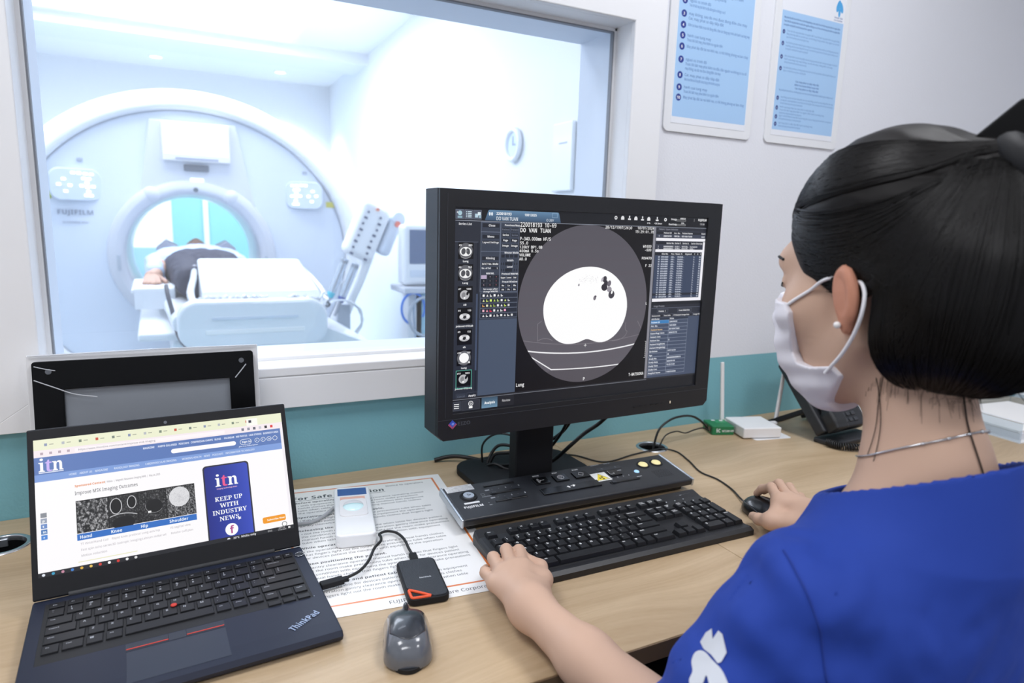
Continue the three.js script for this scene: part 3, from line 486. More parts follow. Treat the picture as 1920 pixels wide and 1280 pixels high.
  T('Protocol WW/WL', 258, 319, -12); ['Upper', 'Lower', 'Std'].forEach((s, i) => btn(252 + i * 33, 323, 283 + i * 33, 341, s, '#fff', -11)); T('Preset Window', 262, 358, -12); ['He', 'Lu', 'Me', 'Ab', 'Pe', 'Bo'].forEach((s, i) => btn(252 + (i % 3) * 33, 362 + 20 * (i / 3 | 0), 283 + (i % 3) * 33, 380 + 20 * (i / 3 | 0), s, '#fff', -11));
  T('WW/WL', 173, 316, -12); for (let i = 0; i < 9; i++) { const x = 146 + (i % 3) * 34, y = 320 + 20 * (i / 3 | 0); R(x, y, x + 31, y + 18, i ? '#20232c' : '#b8a8c4'); T(i ? '\u25b2\u00b9' : '\u25b2', x + 8, y + 14, -12, ['#fff', '#e6d0e0', '#f08a96', '#ddd', '#ccc', '#e06a78', '#e8c0ce', '#f0a0b0', '#f28090'][i]); }
  T('Set scope after', 160, 392, -11); T('change WW/WL', 160, 404, -11);
  const cols = [['#fff', '#ddd', '#eee', '#fff', '#ddd', '#eee'], ['#d9dca0', '#c8e06a', '#d6ef70', '#b8d860', '#cfe88a', '#eee', '#c9e07a', '#ddd'], ['#f0b060', '#e8e8c0', '#c8d878', '#a8c050', '#eee', '#eee', '#c8e060', '#ddd'], ['#f0b8c8', '#f4a0b0', '#e83050', '#eee', '#ddd', '#eee', '#f4a8c8'], ['#ddd', '#ddd', '#eee', '#ddd', '#eee', '#eee', '#ddd', '#eee', '#ddd']];
  cols.forEach((r, j) => { const y = 408 + j * 25; R(145, y, 352, y + 23, '#262b38'); B(145, y, 352, y + 23, '#8890a4', 1); r.forEach((c, i) => { g.fillStyle = c; const x = 157 + i * 20; if ((i + j) % 3 === 0) g.fillRect(x, y + 6, 11, 11); else if ((i + j) % 3 === 1) { g.beginPath(); g.moveTo(x, y + 17); g.lineTo(x + 6, y + 5); g.lineTo(x + 12, y + 17); g.fill(); } else { g.fillRect(x, y + 6, 4, 12); g.fillRect(x, y + 13, 12, 4); } }); T('\u25b8', 341, y + 16, 12); });
  // viewer
  R(353, 64, 1205, 926, '#0f0d10'); const cx = 771, cy = 484;
  g.save(); g.beginPath(); g.ellipse(cx, cy, 415, 421, 0, 0, 7); g.clip(); R(350, 60, 1210, 930, '#5d5960');
  const gs = g.createLinearGradient(0, 60, 0, 900); gs.addColorStop(0, '#56535b'); gs.addColorStop(1, '#625e66'); g.fillStyle = gs; g.fillRect(350, 60, 860, 870);
  g.strokeStyle = '#8b878e'; g.lineWidth = 2; g.beginPath(); g.moveTo(380, 655); g.quadraticCurveTo(780, 735, 1195, 655); g.stroke();
  g.strokeStyle = '#f4f4f6'; g.lineWidth = 7; g.beginPath(); g.moveTo(400, 710); g.quadraticCurveTo(770, 775, 1150, 712); g.stroke();
  g.fillStyle = '#565259'; g.beginPath(); g.moveTo(569, 823); g.lineTo(1028, 827); g.lineTo(1100, 930); g.lineTo(400, 930); g.fill();
  g.lineWidth = 6; g.beginPath(); g.moveTo(430, 738); g.lineTo(569, 822); g.quadraticCurveTo(800, 836, 1028, 826); g.lineTo(1110, 752); g.stroke();
  g.strokeStyle = '#8f8b92'; g.lineWidth = 2; g.beginPath(); g.moveTo(500, 560); g.lineTo(476, 575); g.lineTo(480, 664); g.quadraticCurveTo(520, 640, 570, 666); g.stroke(); g.beginPath(); g.moveTo(1048, 590); g.quadraticCurveTo(1040, 640, 1062, 640); g.quadraticCurveTo(1050, 690, 960, 690); g.stroke();
  g.beginPath(); g.moveTo(1130, 585); g.lineTo(1160, 630); g.stroke();
  g.fillStyle = '#ffffff'; g.beginPath(); g.moveTo(775, 281); g.bezierCurveTo(930, 276, 1048, 375, 1050, 500); g.bezierCurveTo(1050, 610, 970, 690, 888, 693); g.bezierCurveTo(835, 694, 815, 668, 782, 671); g.bezierCurveTo(755, 674, 740, 694, 665, 690); g.bezierCurveTo(580, 684, 505, 595, 507, 495); g.bezierCurveTo(510, 375, 640, 285, 775, 281); g.fill();
  for (const [x, y, a, b, c] of [[888, 348, 13, 17, '#3f3b44'], [872, 350, 7, 12, '#b9b4bd'], [896, 372, 13, 18, '#37333c'], [919, 372, 12, 17, '#6d6872'], [888, 392, 20, 19, '#343039'], [922, 404, 16, 15, '#98939c'], [938, 432, 20, 22, '#433f48'], [828, 448, 9, 13, '#77727b'], [834, 440, 5, 5, '#55505a'], [721, 377, 5, 6, '#8a8690'], [940, 420, 6, 10, '#fff']]) { g.fillStyle = c; g.beginPath(); g.ellipse(x, y, a, b, 0.3, 0, 7); g.fill(); }
  g.fillStyle = '#b7b3ba'; for (let i = 0; i < 60; i++) g.fillRect(720 + rnd() * 120, 320 + rnd() * 26 + rnd() * 30, 2, 2);
  g.restore();
  g.strokeStyle = '#fff'; g.lineWidth = 2; g.beginPath(); g.moveTo(772, 704); g.lineTo(790, 704); g.moveTo(781, 695); g.lineTo(781, 713); g.stroke();
  const mono = 'monospace'; const big = (s, x, y, px, mx) => T(s, x, y, -px, '#fff', mono, mx);
  big('220018193 10-69', 355, 82, 27, 212); big('DO VAN TUAN', 356, 109, 27, 188); big('P-340.000mm HF/S', 356, 149, 21, 180); big('S5.0', 356, 169, 20); big('120kV BP1.0B', 355, 189, 20, 132); big('400mA 0.5s', 355, 208, 20, 112); big('VOLUME', 355, 228, 20, 66); big('A0.0', 355, 248, 20, 44);
  big('28/12/1997(26)O', 873, 79, 20, 182); big('10/01/2024', 1090, 78, 20, 118); big('15:29:01.78', 1076, 98, 20, 132); big('W1600', 1137, 177, 20); big('-600', 1150, 197, 20); big('FOV470', 1132, 242, 20); big('F 22', 1160, 283, 20); big('L', 1180, 495, 20); big('P', 776, 898, 22); big('Lung', 358, 896, 24, 50); big('T-MATSUOKA', 1090, 901, 21, 108);
  g.strokeStyle = '#eee'; g.lineWidth = 2; g.beginPath(); g.moveTo(1194, 707); g.lineTo(1202, 707); g.lineTo(1202, 800); g.lineTo(1190, 800); for (let i = 1; i < 8; i++) { g.moveTo(1202, 707 + i * 11.6); g.lineTo(1196, 707 + i * 11.6); } g.stroke();
  // right column
  R(1205, 64, 1222, 930, '#8a8a93'); R(1222, 64, 1600, 940, '#282a34'); T('\u25c2  Patient / Exam Selection', 1230, 78, 13, '#b9bcc6'); 
  const hdr = (y, names, xs) => { R(1226, y, 1597, y + 18, '#20222b'); B(1226, y, 1597, y + 18, '#6b7285', 1); names.forEach((s, i) => T(s, xs[i] + 4, y + 14, -12)); };
  hdr(84, ['', 'Patient ID', 'Acc. No.', 'Patient Name', 'Exam'], [1226, 1275, 1352, 1412, 1560]); R(1226, 102, 1597, 121, '#3c4152'); T('\u25b8  1', 1232, 116, -12); T('220018193', 1279, 116, -12); T('100120...', 1356, 116, -12); T('DO VAN TUAN', 1414, 116, -12); T('10/01', 1564, 116, -11);
  R(1226, 122, 1597, 138, '#f3f2f8'); hdr(141, ['', 'Series No.', 'Series T.', 'Series D.', 'Series Descript.'], [1226, 1300, 1362, 1420, 1486]); R(1226, 160, 1582, 184, '#343848'); T('\u25b8  1', 1232, 173, -11); T('000000000002', 1284, 173, -11); T('15:25:1...  10/01/20...   Scanogram', 1366, 173, -11); T('\u25b8  5', 1232, 184, -11); T('000000000010', 1284, 184, -11); T('15:28:4...  10/01/20...   Lung ...', 1366, 184, -11);
  R(1582, 141, 1597, 198, '#f3f2f8'); R(1226, 185, 1597, 200, '#f3f2f8'); hdr(201, ['', 'Slice No.', 'Pos. / Exam. Ti.', 'Keyword', 'F', 'K', 'P'], [1226, 1270, 1340, 1446, 1516, 1540, 1562]);
  R(1226, 220, 1578, 462, '#3b465e'); for (let i = 0; i < 18; i++) { const y = 232 + i * 13.3; if (i === 16) R(1226, y - 11, 1578, y + 2, '#262a36'); T('\u25aa', 1234, y, 11, '#59c0a8'); const e = '#e0e4ee'; T(String(103 + i).slice(1), 1250, y, -11, e); T('0010-00' + (83 + i), 1272, y, -11, e, 'sans-serif', 56); T('-2' + (60 + i * 2) + '...', 1342, y, -11, e); T('15:29:0' + (i % 10) + '...', 1392, y, -11, e); T('2..', 1516, y, -11, e); T('00', 1560, y, -11, e); }
  R(1578, 200, 1597, 480, '#f3f2f8'); R(1226, 463, 1597, 481, '#f3f2f8'); R(1222, 482, 1600, 500, '#1e2027'); T('\u25c2  Image Preview', 1230, 512, 12, '#b9bcc6'); R(1226, 518, 1597, 520, '#6b7285');
  R(1222, 520, 1600, 552, '#2c2f3a'); T('\u25b7\u25b7', 1236, 540, 14); B(1270, 526, 1350, 546, '#8890a4', 1); T('Frame  1', 1280, 541, -13); T('\u25b7\u25b7', 1366, 540, 14); B(1424, 526, 1530, 546, '#8890a4', 1); T('From Selection \u25be', 1432, 541, -12);
  let x = 1228; for (const s of ['Patient Info', 'Scan Info', 'CT/Analysis Image Info', 'Image Info', 'Output']) { const l = s.length * 6.4 + 12; B(x, 554, Math.min(x + l, 1596), 572, '#7a8296', 1); T(s, x + 4, 567, -11, '#f0f0f2', 'sans-serif', l - 6); x += l + 2; }
  R(1226, 574, 1597, 940, '#465066'); R(1228, 575, 1508, 588, '#2d3444'); T('Attributes', 1232, 586, -12); T('Value', 1368, 586, -12); R(1228, 589, 1364, 608, '#3f7fb8');
  const rowsT = [['Patient ID', '220018193'], ['Acc. No.', '10012025'], ['Patient Name', 'DO VAN TUAN'], ['Exam/Regi. Date', '2024/01/10'], ['Patient Cmt.', ''], ['Patient Sex', 'O'], ['Patient Height(m)', ''], ['Patient Weight(kg)', ''], ['Birthdate', '1997/12/28'], ['Age', '26'], ['Study No.', '0000000000000010'], ['Study Date', '2024/01/10'], ['Study Time', '15:25:12.03'], ['Study Cmt.', ''], ['Hospital Name', 'T-MATSUOKA']];
  rowsT.forEach(([a, b], i) => { const y = 589 + i * 21.3; g.strokeStyle = '#aab3c6'; g.lineWidth = 1.2; g.strokeRect(1228, y, 136, 21.3); g.strokeRect(1364, y, 144, 21.3); T(a, 1232, y + 16, -13, i === 2 ? '#f0c890' : '#f0f2f6', 'sans-serif', 128); T(b, 1368, y + 16, -12, '#e8ecf4', 'sans-serif', 130); });
  R(1226, 936, 1597, 938, '#8890a4');
  // bottom bar
  R(0, 924, w, 934, '#2a2b31'); R(0, 931, 1222, 934, '#7d8088'); R(0, 934, w, h, '#1a1b20'); R(3, 942, 50, 988, '#3a3d47'); B(3, 942, 50, 988, '#666c7a', 1); for (let i = 0; i < 3; i++) R(13, 953 + i * 10, 40, 957 + i * 10, '#fff'); R(55, 940, 153, 990, '#33353e'); B(55, 940, 153, 990, '#666c7a', 1);
  g.strokeStyle = '#fff'; g.lineWidth = 3; g.beginPath(); g.arc(104, 958, 12, 0, 7); g.stroke(); g.beginPath(); g.arc(104, 958, 4, 0, 7); g.stroke(); R(94, 972, 114, 982, '#fff'); const ga = g.createLinearGradient(0, 935, 0, 990); ga.addColorStop(0, '#3e5468'); ga.addColorStop(1, '#6f93ae'); g.fillStyle = ga; g.fillRect(164, 935, 90, 55); T('Analysis', 180, 970, -18, '#fff', 'sans-serif', 60); R(257, 936, 347, 988, '#24252b'); B(257, 936, 347, 988, '#33353c', 1); T('Review', 280, 968, 18, '#ddd', 'sans-serif', 48);
}
// ------------------------------------------------------------------ keyboard
{
  const K = thing('keyboard', 'full size black keyboard with white lettering in front of the control console', 'keyboard', [0.3910, DY, 0.3759], -0.0155);
  const W = 0.45, D = 0.155;
  const prof = new THREE.Shape(); [[0.002, 0.004], [D - 0.004, 0.001], [D, 0.006], [D - 0.002, 0.0105], [D - 0.008, 0.0128], [D - 0.0145, 0.0124], [D - 0.016, 0.0112], [0.02, 0.0175], [0.003, 0.0215], [0, 0.0195]].forEach(([z, y], i) => (i ? prof.lineTo(z, y) : prof.moveTo(z, y)));
  const outline = extrude(prof, W - 0.012, 0.006, 5).rotateY(-Math.PI / 2).translate(W - 0.006, 0, 0);
  const pos = outline.attributes.position;                      // the bevel runs round the ends only: keep the true profile height
  for (let i = 0; i < pos.count; i++) { const x = pos.getX(i), e = Math.max(0, Math.abs(x - W / 2) - (W / 2 - 0.006)) / 0.006; const y = pos.getY(i), z = pos.getZ(i); pos.setXYZ(i, x, Math.max(0.0008, y - 0.0055), Math.min(D, Math.max(0, z)) + (z > D / 2 ? -0.004 * e * e : 0.004 * e * e)); }
  outline.computeVertexNormals();
  part('case', outline, std(0x1d1e21, 0.42), K);
  const y = (z) => 0.0188 - 0.0052 * (z - 0.012) / 0.125 + 0.0006, slope = Math.atan(0.0052 / 0.125);
  const P = 0.01905, x0 = 0.0135, keys = [], row = (z, u0, list, d = 0.0182) => { let u = u0; for (const it of list) { const [l, n = 1] = Array.isArray(it) ? it : [it]; if (l !== null) keys.push({ label: l, x: x0 + (u + n / 2) * P, z, w: n * P - 0.0012, d }); u += n; } };
  const z0 = 0.0222, r = [0.0478, 0.0668, 0.0858, 0.1048, 0.1238];
  row(z0, 0, ['Esc', [null, 1], 'F1', 'F2', 'F3', 'F4', [null, .5], 'F5', 'F6', 'F7', 'F8', [null, .5], 'F9', 'F10', 'F11', 'F12'], 0.0165);
  row(z0, 15.3, ['PrtSc\nSysRq', 'Scroll\nLock', 'Pause\nBreak'], 0.0165);
  row(r[0], 0, ['~\n`', '!\n1', '@\n2', '#\n3', '$\n4', '%\n5', '^\n6', '&\n7', '*\n8', '(\n9', ')\n0', '_\n-', '+\n=', ['Backspace', 2]]);
  row(r[1], 0, [['Tab', 1.5], ...'QWERTYUIOP', '{\n[', '}\n]', ['|\n\\', 1.5]]); row(r[2], 0, [['Caps Lock', 1.75], ...'ASDFGHJKL', ':\n;', '"\n\'', ['Enter', 2.25]]);
  row(r[3], 0, [['Shift', 2.25], ...'ZXCVBNM', '<\n,', '>\n.', '?\n/', ['Shift', 2.75]]); row(r[4], 0, [['Ctrl', 1.5], ['#win', 1], ['Alt', 1.25], ['', 6], ['Alt', 1.25], ['#win', 1], ['\u25a4', 1], ['Ctrl', 2]]);
  row(r[0], 15.3, ['Insert', 'Home', 'Page\nUp']); row(r[1], 15.3, ['Delete', 'End', 'Page\nDown']); row(r[3], 16.3, ['\u25b4']); row(r[4], 15.3, ['\u25c2', '\u25be', '\u25b8']);
  row(r[0], 18.6, ['Num\nLock', '/', '*', '-']); row(r[1], 18.6, ['7', '8', '9']); row(r[2], 18.6, ['4', '5', '6']); row(r[3], 18.6, ['1', '2', '3']); row(r[4], 18.6, [['0', 2], '.']);
  keys.push({ label: '+', x: x0 + 22.1 * P, z: (r[1] + r[2]) / 2, w: P - 0.0012, d: 0.0372 }, { label: 'Enter', x: x0 + 22.1 * P, z: (r[3] + r[4]) / 2, w: P - 0.0012, d: 0.0372 });
  const km = phys(0xffffff, 0.4, { specularIntensity: 0.7, map: legendTexture(W, D, keys, 2000, '#1d1e21', '#f4f5f6', 0.0056) });
  for (const q of keys) {
    const g = planarUV(keycap(q.w, q.d, 0.0062, 0.0019, 0.0006).translate(q.x, 0, q.z), 'x', 'z', W, -D, 0, D).translate(0, 0, -q.z);
    part('key', g, km, K, [0, y(q.z) - 0.0018, q.z], [slope, 0, 0]);
  }
  part('brand_lettering', letters('logitech', 0.0052, 0.0003, 0.031).rotateX(-Math.PI / 2), std(0xb9bdc4, 0.4), K, [0.4, y(0.012) + 0.0006, 0.0125], [slope, 0, 0]);
  for (let i = 0; i < 3; i++) part('indicator', cyl(0.0012, 0.0012, 0.0006, 12), std(0xbfc3c8, 0.4), K, [x0 + (19.1 + i * 1.0) * P - 0.012, y(0.024) + 0.0004, 0.026]);
}
// ------------------------------------------------------------------ operator console
{
  const C = thing('control_console', 'long black control console with lit round buttons and sliders below the large monitor', 'console', [0.386, DY, 0.3475], -0.012);
  const L = 0.483, ang = 0.135, dep = 0.108;
  part('base', rbox(L - 0.03, 0.026, 0.062, 0.004, L / 2, 0.0135, -0.046), std(0x111214, 0.5), C);
  const g = new THREE.Group();
  const top = part('top_panel', rbox(L - 0.006, 0.014, dep, 0.004, L / 2, -0.007, -dep / 2, 4), std(0x25272c, 0.42), C, [0, 0.0262, 0], [ang, 0, 0]);
  const sub = (name, geo, m, pos, rot) => part(name, geo, m, top, pos, rot);
  const U = (u) => u / 1500 * L, Wz = (v) => -dep * (1 - v / 390);
  for (const x of [0.0015, L - 0.0015]) sub('end_cap', rbox(0.005, 0.0155, dep + 0.001, 0.0022, x, -0.007, -dep / 2), MAT.alu);
  sub('warning_label', box(U(158), 0.0003, 0.019), MAT.white, [U(100), 0.0002, Wz(40)]);
  decal('label_print', U(150), 0.017, 400, (q, w, h) => { q.fillStyle = '#f4f4f2'; q.fillRect(0, 0, w, h); q.fillStyle = '#55565a'; for (let i = 0; i < 4; i++) { q.font = `${h * 0.19}px sans-serif`; q.fillText(['CAUTION  X-RAY EQUIPMENT', 'This unit may be dangerous to patient and operator', 'unless safe exposure factors and operating', 'instructions are observed.'][i], 6, h * (0.22 + i * 0.24), w - 12); } }, top, [U(100), 0.0005, Wz(40)], [-Math.PI / 2, 0, 0]);
  const ring = new THREE.LatheGeometry([[0.0105, 0.0002], [0.0125, 0.0016], [0.0145, 0.0016], [0.0155, 0.0002]].map(([a, b]) => new THREE.Vector2(a, b)), 36);
  const es = sub('stop_button', cyl(0.0095, 0.0102, 0.0035, 36), MAT.alu, [U(118), 0.0018, Wz(148)]); part('collar', ring, MAT.blackMatte, es, [0, -0.0016, 0]);
  part('symbol', new THREE.TorusGeometry(0.004, 0.0004, 6, 3).rotateX(Math.PI / 2), MAT.darkGrey, es, [0, 0.0019, 0]);
  sub('name_plate', box(U(86), 0.0005, 0.0045), MAT.white, [U(112), 0.0003, Wz(222)]);
  sub('brand_lettering', letters('FUJIFILM', 0.0058, 0.0003, 0.0345).rotateX(-Math.PI / 2), MAT.white, [U(55), 0.0001, Wz(278)]);
  const slot = (u0, u1, v, knob) => { sub('slider_slot', rbox(U(u1 - u0), 0.0022, 0.0052, 0.001), std(0x0b0b0d, 0.35), [U((u0 + u1) / 2), 0.0004, Wz(v)]); if (knob != null) sub('slider_knob', rbox(0.009, 0.0034, 0.0062, 0.001), std(0x2c2f35, 0.35), [U(u0 + (u1 - u0) * knob), 0.0014, Wz(v)]); };
  slot(236, 425, 62); slot(239, 425, 158, 0.12); slot(239, 430, 250, 0.42); slot(964, 1170, 270, 0.12);
  decal('scale_print', U(300), dep, 700, (q, w, h) => { q.fillStyle = '#e8eaee'; q.font = `bold ${h * 0.045}px sans-serif`; for (const v of [118, 212]) { ['OFF', '\u00b7', '\u00b7', '2', '\u00b7', '3'].forEach((s, i) => q.fillText(s, w * (0.14 + i * 0.135), h * v / 390)); } q.strokeStyle = '#e8eaee'; q.lineWidth = 2; q.strokeRect(w * 0.02, h * 0.36, w * 0.06, h * 0.06); q.font = `${h * 0.03}px sans-serif`; q.fillText('AUTO VOICE', 2, h * 0.47); q.beginPath(); q.arc(w * 0.05, h * 0.64, 6, 0, 7); q.stroke(); q.fillText('MIC', w * 0.03, h * 0.72); }, top, [U(335), 0.0003, -dep / 2], [-Math.PI / 2, 0, 0]);
  const bigs = [['MOVE', 531, 624], ['STOP', 662, 750], ['START', 794, 893]];
  bigs.forEach(([s, a, b], i) => {
    const k = sub('push_button', rbox(U(b - a), 0.003, 0.022, 0.001), phys(0x0d0e11, 0.22), [U((a + b) / 2), 0.0012, Wz(112)]);
    const sy = [letters('\u2302', 0.001), 0, 0]; const wm = MAT.white;
    if (i === 0) part('symbol', merge([0, 1, 2].map((j) => new THREE.TorusGeometry(0.0022, 0.0003, 4, 4).rotateX(Math.PI / 2).translate(-0.006, 0, -0.004 + j * 0.0042)).concat([box(0.008, 0.0003, 0.0006, 0.002, 0, 0), box(0.0006, 0.0003, 0.004, -0.002, 0, 0)])), wm, k, [0, 0.0016, 0]);
    if (i === 1) part('symbol', merge([new THREE.TorusGeometry(0.0062, 0.0004, 5, 28).rotateX(Math.PI / 2), new THREE.TorusGeometry(0.0045, 0.0004, 4, 3).rotateX(Math.PI / 2).rotateY(Math.PI / 6)]), wm, k, [0, 0.0016, 0]);
    if (i === 2) part('symbol', new THREE.TorusGeometry(0.006, 0.0004, 4, 4).rotateX(Math.PI / 2).rotateY(0.2), wm, k, [0, 0.0016, 0]);
    sub('button_label', letters(s, 0.0034, 0.0003).rotateX(-Math.PI / 2), MAT.white, [U((a + b) / 2) - 0.007, 0.0001, Wz(42)]);
  });
  const tk = sub('talk_bar', rbox(U(378), 0.003, 0.0195, 0.001), phys(0x0d0e11, 0.25), [U(712), 0.0012, Wz(245)]);
  part('symbol', merge([0, 1].map((i) => new THREE.LatheGeometry([[0.0001, 0], [0.002, 0.002], [0.0016, 0.005], [0.003, 0.0065], [0.0001, 0.0068]].map(([a, b]) => new THREE.Vector2(a, b)), 8).scale(1, 1, 0.12).rotateX(-Math.PI / 2).rotateY(i ? -0.6 : 0.6).translate(i * 0.007 - 0.003, 0, i ? 0.001 : 0.002)).concat([0, 1, 2].map((i) => box(0.0005, 0.0003, 0.003, 0.001 + i * 0.0014, 0, -0.003)))), std(0xffffff, 0.4), tk, [0, 0.0017, 0]);
  decal('radiation_sticker', U(104), 0.0295, 200, (q, w, h) => { q.fillStyle = '#f6f6f2'; q.fillRect(0, 0, w, h); q.fillStyle = '#f3dc3a'; q.beginPath(); q.moveTo(w * .5, h * .1); q.lineTo(w * .93, h * .88); q.lineTo(w * .07, h * .88); q.fill(); q.strokeStyle = '#222'; q.lineWidth = 5; q.stroke(); q.fillStyle = '#1c1c1c'; q.translate(w * .5, h * .64); for (let i = 0; i < 3; i++) { q.beginPath(); q.moveTo(0, 0); q.arc(0, 0, w * .17, i * 2.094 + 0.52 + 0.0, i * 2.094 + 1.57); q.fill(); } q.fillStyle = '#f3dc3a'; q.beginPath(); q.arc(0, 0, w * .05, 0, 7); q.fill(); q.fillStyle = '#1c1c1c'; q.beginPath(); q.arc(0, 0, w * .032, 0, 7); q.fill(); }, top, [U(950), 0.0003, Wz(175)], [-Math.PI / 2, 0, 0]);
  sub('push_button', rbox(U(76), 0.003, 0.02, 0.001), phys(0x0d0e11, 0.22), [U(1055), 0.0012, Wz(160)]);
  sub('indicator_bezel', rbox(U(170), 0.0008, 0.012, 0.0004), std(0x303339, 0.4), [U(1055), 0.0002, Wz(84)]);
  for (const u of [1006, 1103]) sub('indicator', cyl(0.0022, 0.0022, 0.0012, 16), std(0x5a5e66, 0.3), [U(u), 0.0008, Wz(84)]);
  decal('button_print', U(250), 0.1, 500, (q, w, h) => { q.fillStyle = '#dfe2e8'; q.font = `bold ${h * 0.032}px sans-serif`; q.fillText('EMERGENCY', w * .04, h * .09); q.fillText('X-RAY ON', w * .42, h * .09); q.fillText('LASER', w * .56, h * .4); q.font = `bold ${h * 0.04}px sans-serif`; ['OFF', '1', '2', '3', '4'].forEach((s, i) => q.fillText(s, w * (0.06 + i * 0.16), h * 0.62)); q.strokeStyle = '#e8eaee'; q.lineWidth = 3; q.beginPath(); q.moveTo(w * .3, h * .35); q.lineTo(w * .3, h * .47); q.lineTo(w * .42, h * .47); q.lineTo(w * .42, h * .42); q.stroke(); q.fillText('SPEAKER', w * .86, h * .72); }, top, [U(1065), 0.0031, -dep / 2 - 0.002], [-Math.PI / 2, 0, 0]);
  const lens = (m) => new THREE.LatheGeometry([[0.0001, 0.0042], [0.005, 0.0038], [0.0088, 0.0022], [0.0098, 0]].map(([a, b]) => new THREE.Vector2(a, b)), 36);
  for (const u of [1296, 1402]) { const k = sub('round_button', lens(), std(0xe9dfae, 0.35, { emissive: 0xf0dc8c, emissiveIntensity: 0.42 }), [U(u - (u > 1350 ? 6 : 0)), 0.0004, Wz(112)]); part('collar', ring.clone().scale(0.86, 1, 0.86), MAT.blackMatte, k, [0, -0.0002, 0]); }
  sub('blue_lamp', lens().scale(0.55, 0.6, 0.55), std(0xa9d4f0, 0.3, { emissive: 0x9fd0f5, emissiveIntensity: 0.4 }), [U(1203), 0.0003, Wz(184)]);
  const dots = []; for (let i = 0; i < 9; i++) for (let j = 0; j < 7; j++) dots.push(cyl(0.0008, 0.0008, 0.0004, 6, U(1300 + i * 13), 0.0001, Wz(212 + j * 14)));
  tag(sub('speaker_holes', dots, std(0x050506, 0.7)), null, null, null, 'stuff');
}
// ------------------------------------------------------------------ instruction sheet
{
  const g = thing('instruction_sheet', 'laminated white sheet with an orange border and printed safety rules, lying under the small devices', 'paper', [0.268, DY, 0.283], -0.105);
  const W = 0.306, H = 0.438;
  const t = canvasTex(1100, 1575, (q, w, h) => {
    q.fillStyle = '#f5f4f2'; q.fillRect(0, 0, w, h); q.strokeStyle = '#e07a3a'; q.lineWidth = 13; q.strokeRect(62, 62, w - 124, h - 160);
    q.fillStyle = '#2a2a2c'; q.font = 'bold 66px sans-serif'; q.fillText('For Safe Operation', 84, 190); q.fillRect(84, 204, 600, 4); q.font = '30px sans-serif'; q.fillText('Notice to operators', 700, 128);
    const words = 'operating the system with care for the patient read operation manual safety precautions surveillance of the scanner room spot behind gantry and table make sure that fingers hands are not caught equipment when light hazards laser never allow straps hair clothes tube vessel periphery clearance devices position the patient properly contrast injector condition'.split(' ');
    let y = 250; const hd = ['Before operating the system', 'Operating gantry and patient table', 'Releasing the patient table', 'While operating the gantry', 'When positioning the patient', 'Contact gantry and patient table', 'While illuminating the light'];
    let hi = 0, k = 0;
    while (y < h - 170) {
      q.font = 'bold 31px sans-serif'; q.fillStyle = '#333'; q.fillText(hd[hi++ % 7] + '.', 100, y); y += 42; q.font = '27px sans-serif'; q.fillStyle = '#48484a';
      for (let n = 0; n < 3 + (hi % 2); n++) { let s = ''; while (q.measureText(s).width < w - 330) s += words[(k = (k * 7 + 3) % words.length, k++) % words.length] + ' '; q.fillText((n ? '' : '\u2022 ') + s, 116, y, w - 232); y += 38; }
      y += 26;
    }
    q.font = '38px sans-serif'; q.fillStyle = '#3a3a3c'; q.fillText('FUJIFILM Healthcare Corporation', 470, h - 34);
  });
  part('printed_face', planarUV(rbox(W, 0.0007, H, 0.0002, 0, 0.0005, 0, 1), 'x', 'z', W, -H, -W / 2, H / 2), phys(0xffffff, 0.4, { map: t, clearcoat: 0.5, clearcoatRoughness: 0.15 }), g);
}
const SHEET = DY + 0.001;
// ------------------------------------------------------------------ white dosimeter-like reader
{
  const g = thing('fingerprint_reader', 'white reader with a blue label and an oval glass window, lying on the instruction sheet', 'scanner', [0.2395, SHEET, 0.224], -0.19);
  const body = extrude(rrect(0.056, 0.188, 0.008), 0.015, 0.003, 8).rotateX(-Math.PI / 2);
  part('shell', body.translate(0, 0.0031, 0), MAT.whiteGloss, g);
  part('front_lip', rbox(0.0585, 0.009, 0.05, 0.003, 0, 0.0048, 0.0705), MAT.white, g);
  part('blue_label', rbox(0.05, 0.0006, 0.03, 0.0002), std(0x3b5f9c, 0.4), g, [0, 0.0213, -0.072]);
  part('pink_label', rbox(0.042, 0.0006, 0.012, 0.0002), std(0xe9b8a4, 0.5), g, [0, 0.0213, -0.044]);
  part('window_frame', extrude((() => { const s = rrect(0.044, 0.066, 0.008), h = new THREE.Path(); h.absellipse(0, 0.006, 0.0175, 0.0235, 0, Math.PI * 2, true); s.holes.push(h); return s; })(), 0.0016, 0.0006, 24).rotateX(-Math.PI / 2), MAT.white, g, [0, 0.0208, -0.004]);
  part('window', new THREE.SphereGeometry(1, 28, 12, 0, Math.PI * 2, 0, Math.PI / 2).scale(0.0172, 0.005, 0.0232), phys(0xcfe6ea, 0.1, { emissive: 0xbfe9f0, emissiveIntensity: 0.25 }), g, [0, 0.0203, -0.01]);
  part('window_shade', new THREE.SphereGeometry(1, 24, 8, Math.PI, Math.PI, 0, Math.PI / 2).scale(0.0178, 0.0062, 0.024), MAT.offwhite, g, [0, 0.0204, -0.011]);
  const c = part('grey_cable', tube([[0.228, SHEET + 0.004, 0.158], [0.214, SHEET + 0.005, 0.176], [0.195, SHEET + 0.004, 0.196], [0.172, SHEET + 0.0035, 0.21], [0.12, SHEET + 0.0035, 0.2], [0.06, DY + 0.0035, 0.17], [-0.02, DY + 0.0035, 0.2]], 0.0028, 60, 10), MAT.greyCord, scene); c.name = 'grey_cable';
  tag(c, 'light grey cable running from the white reader to behind the laptop', 'cable');
}
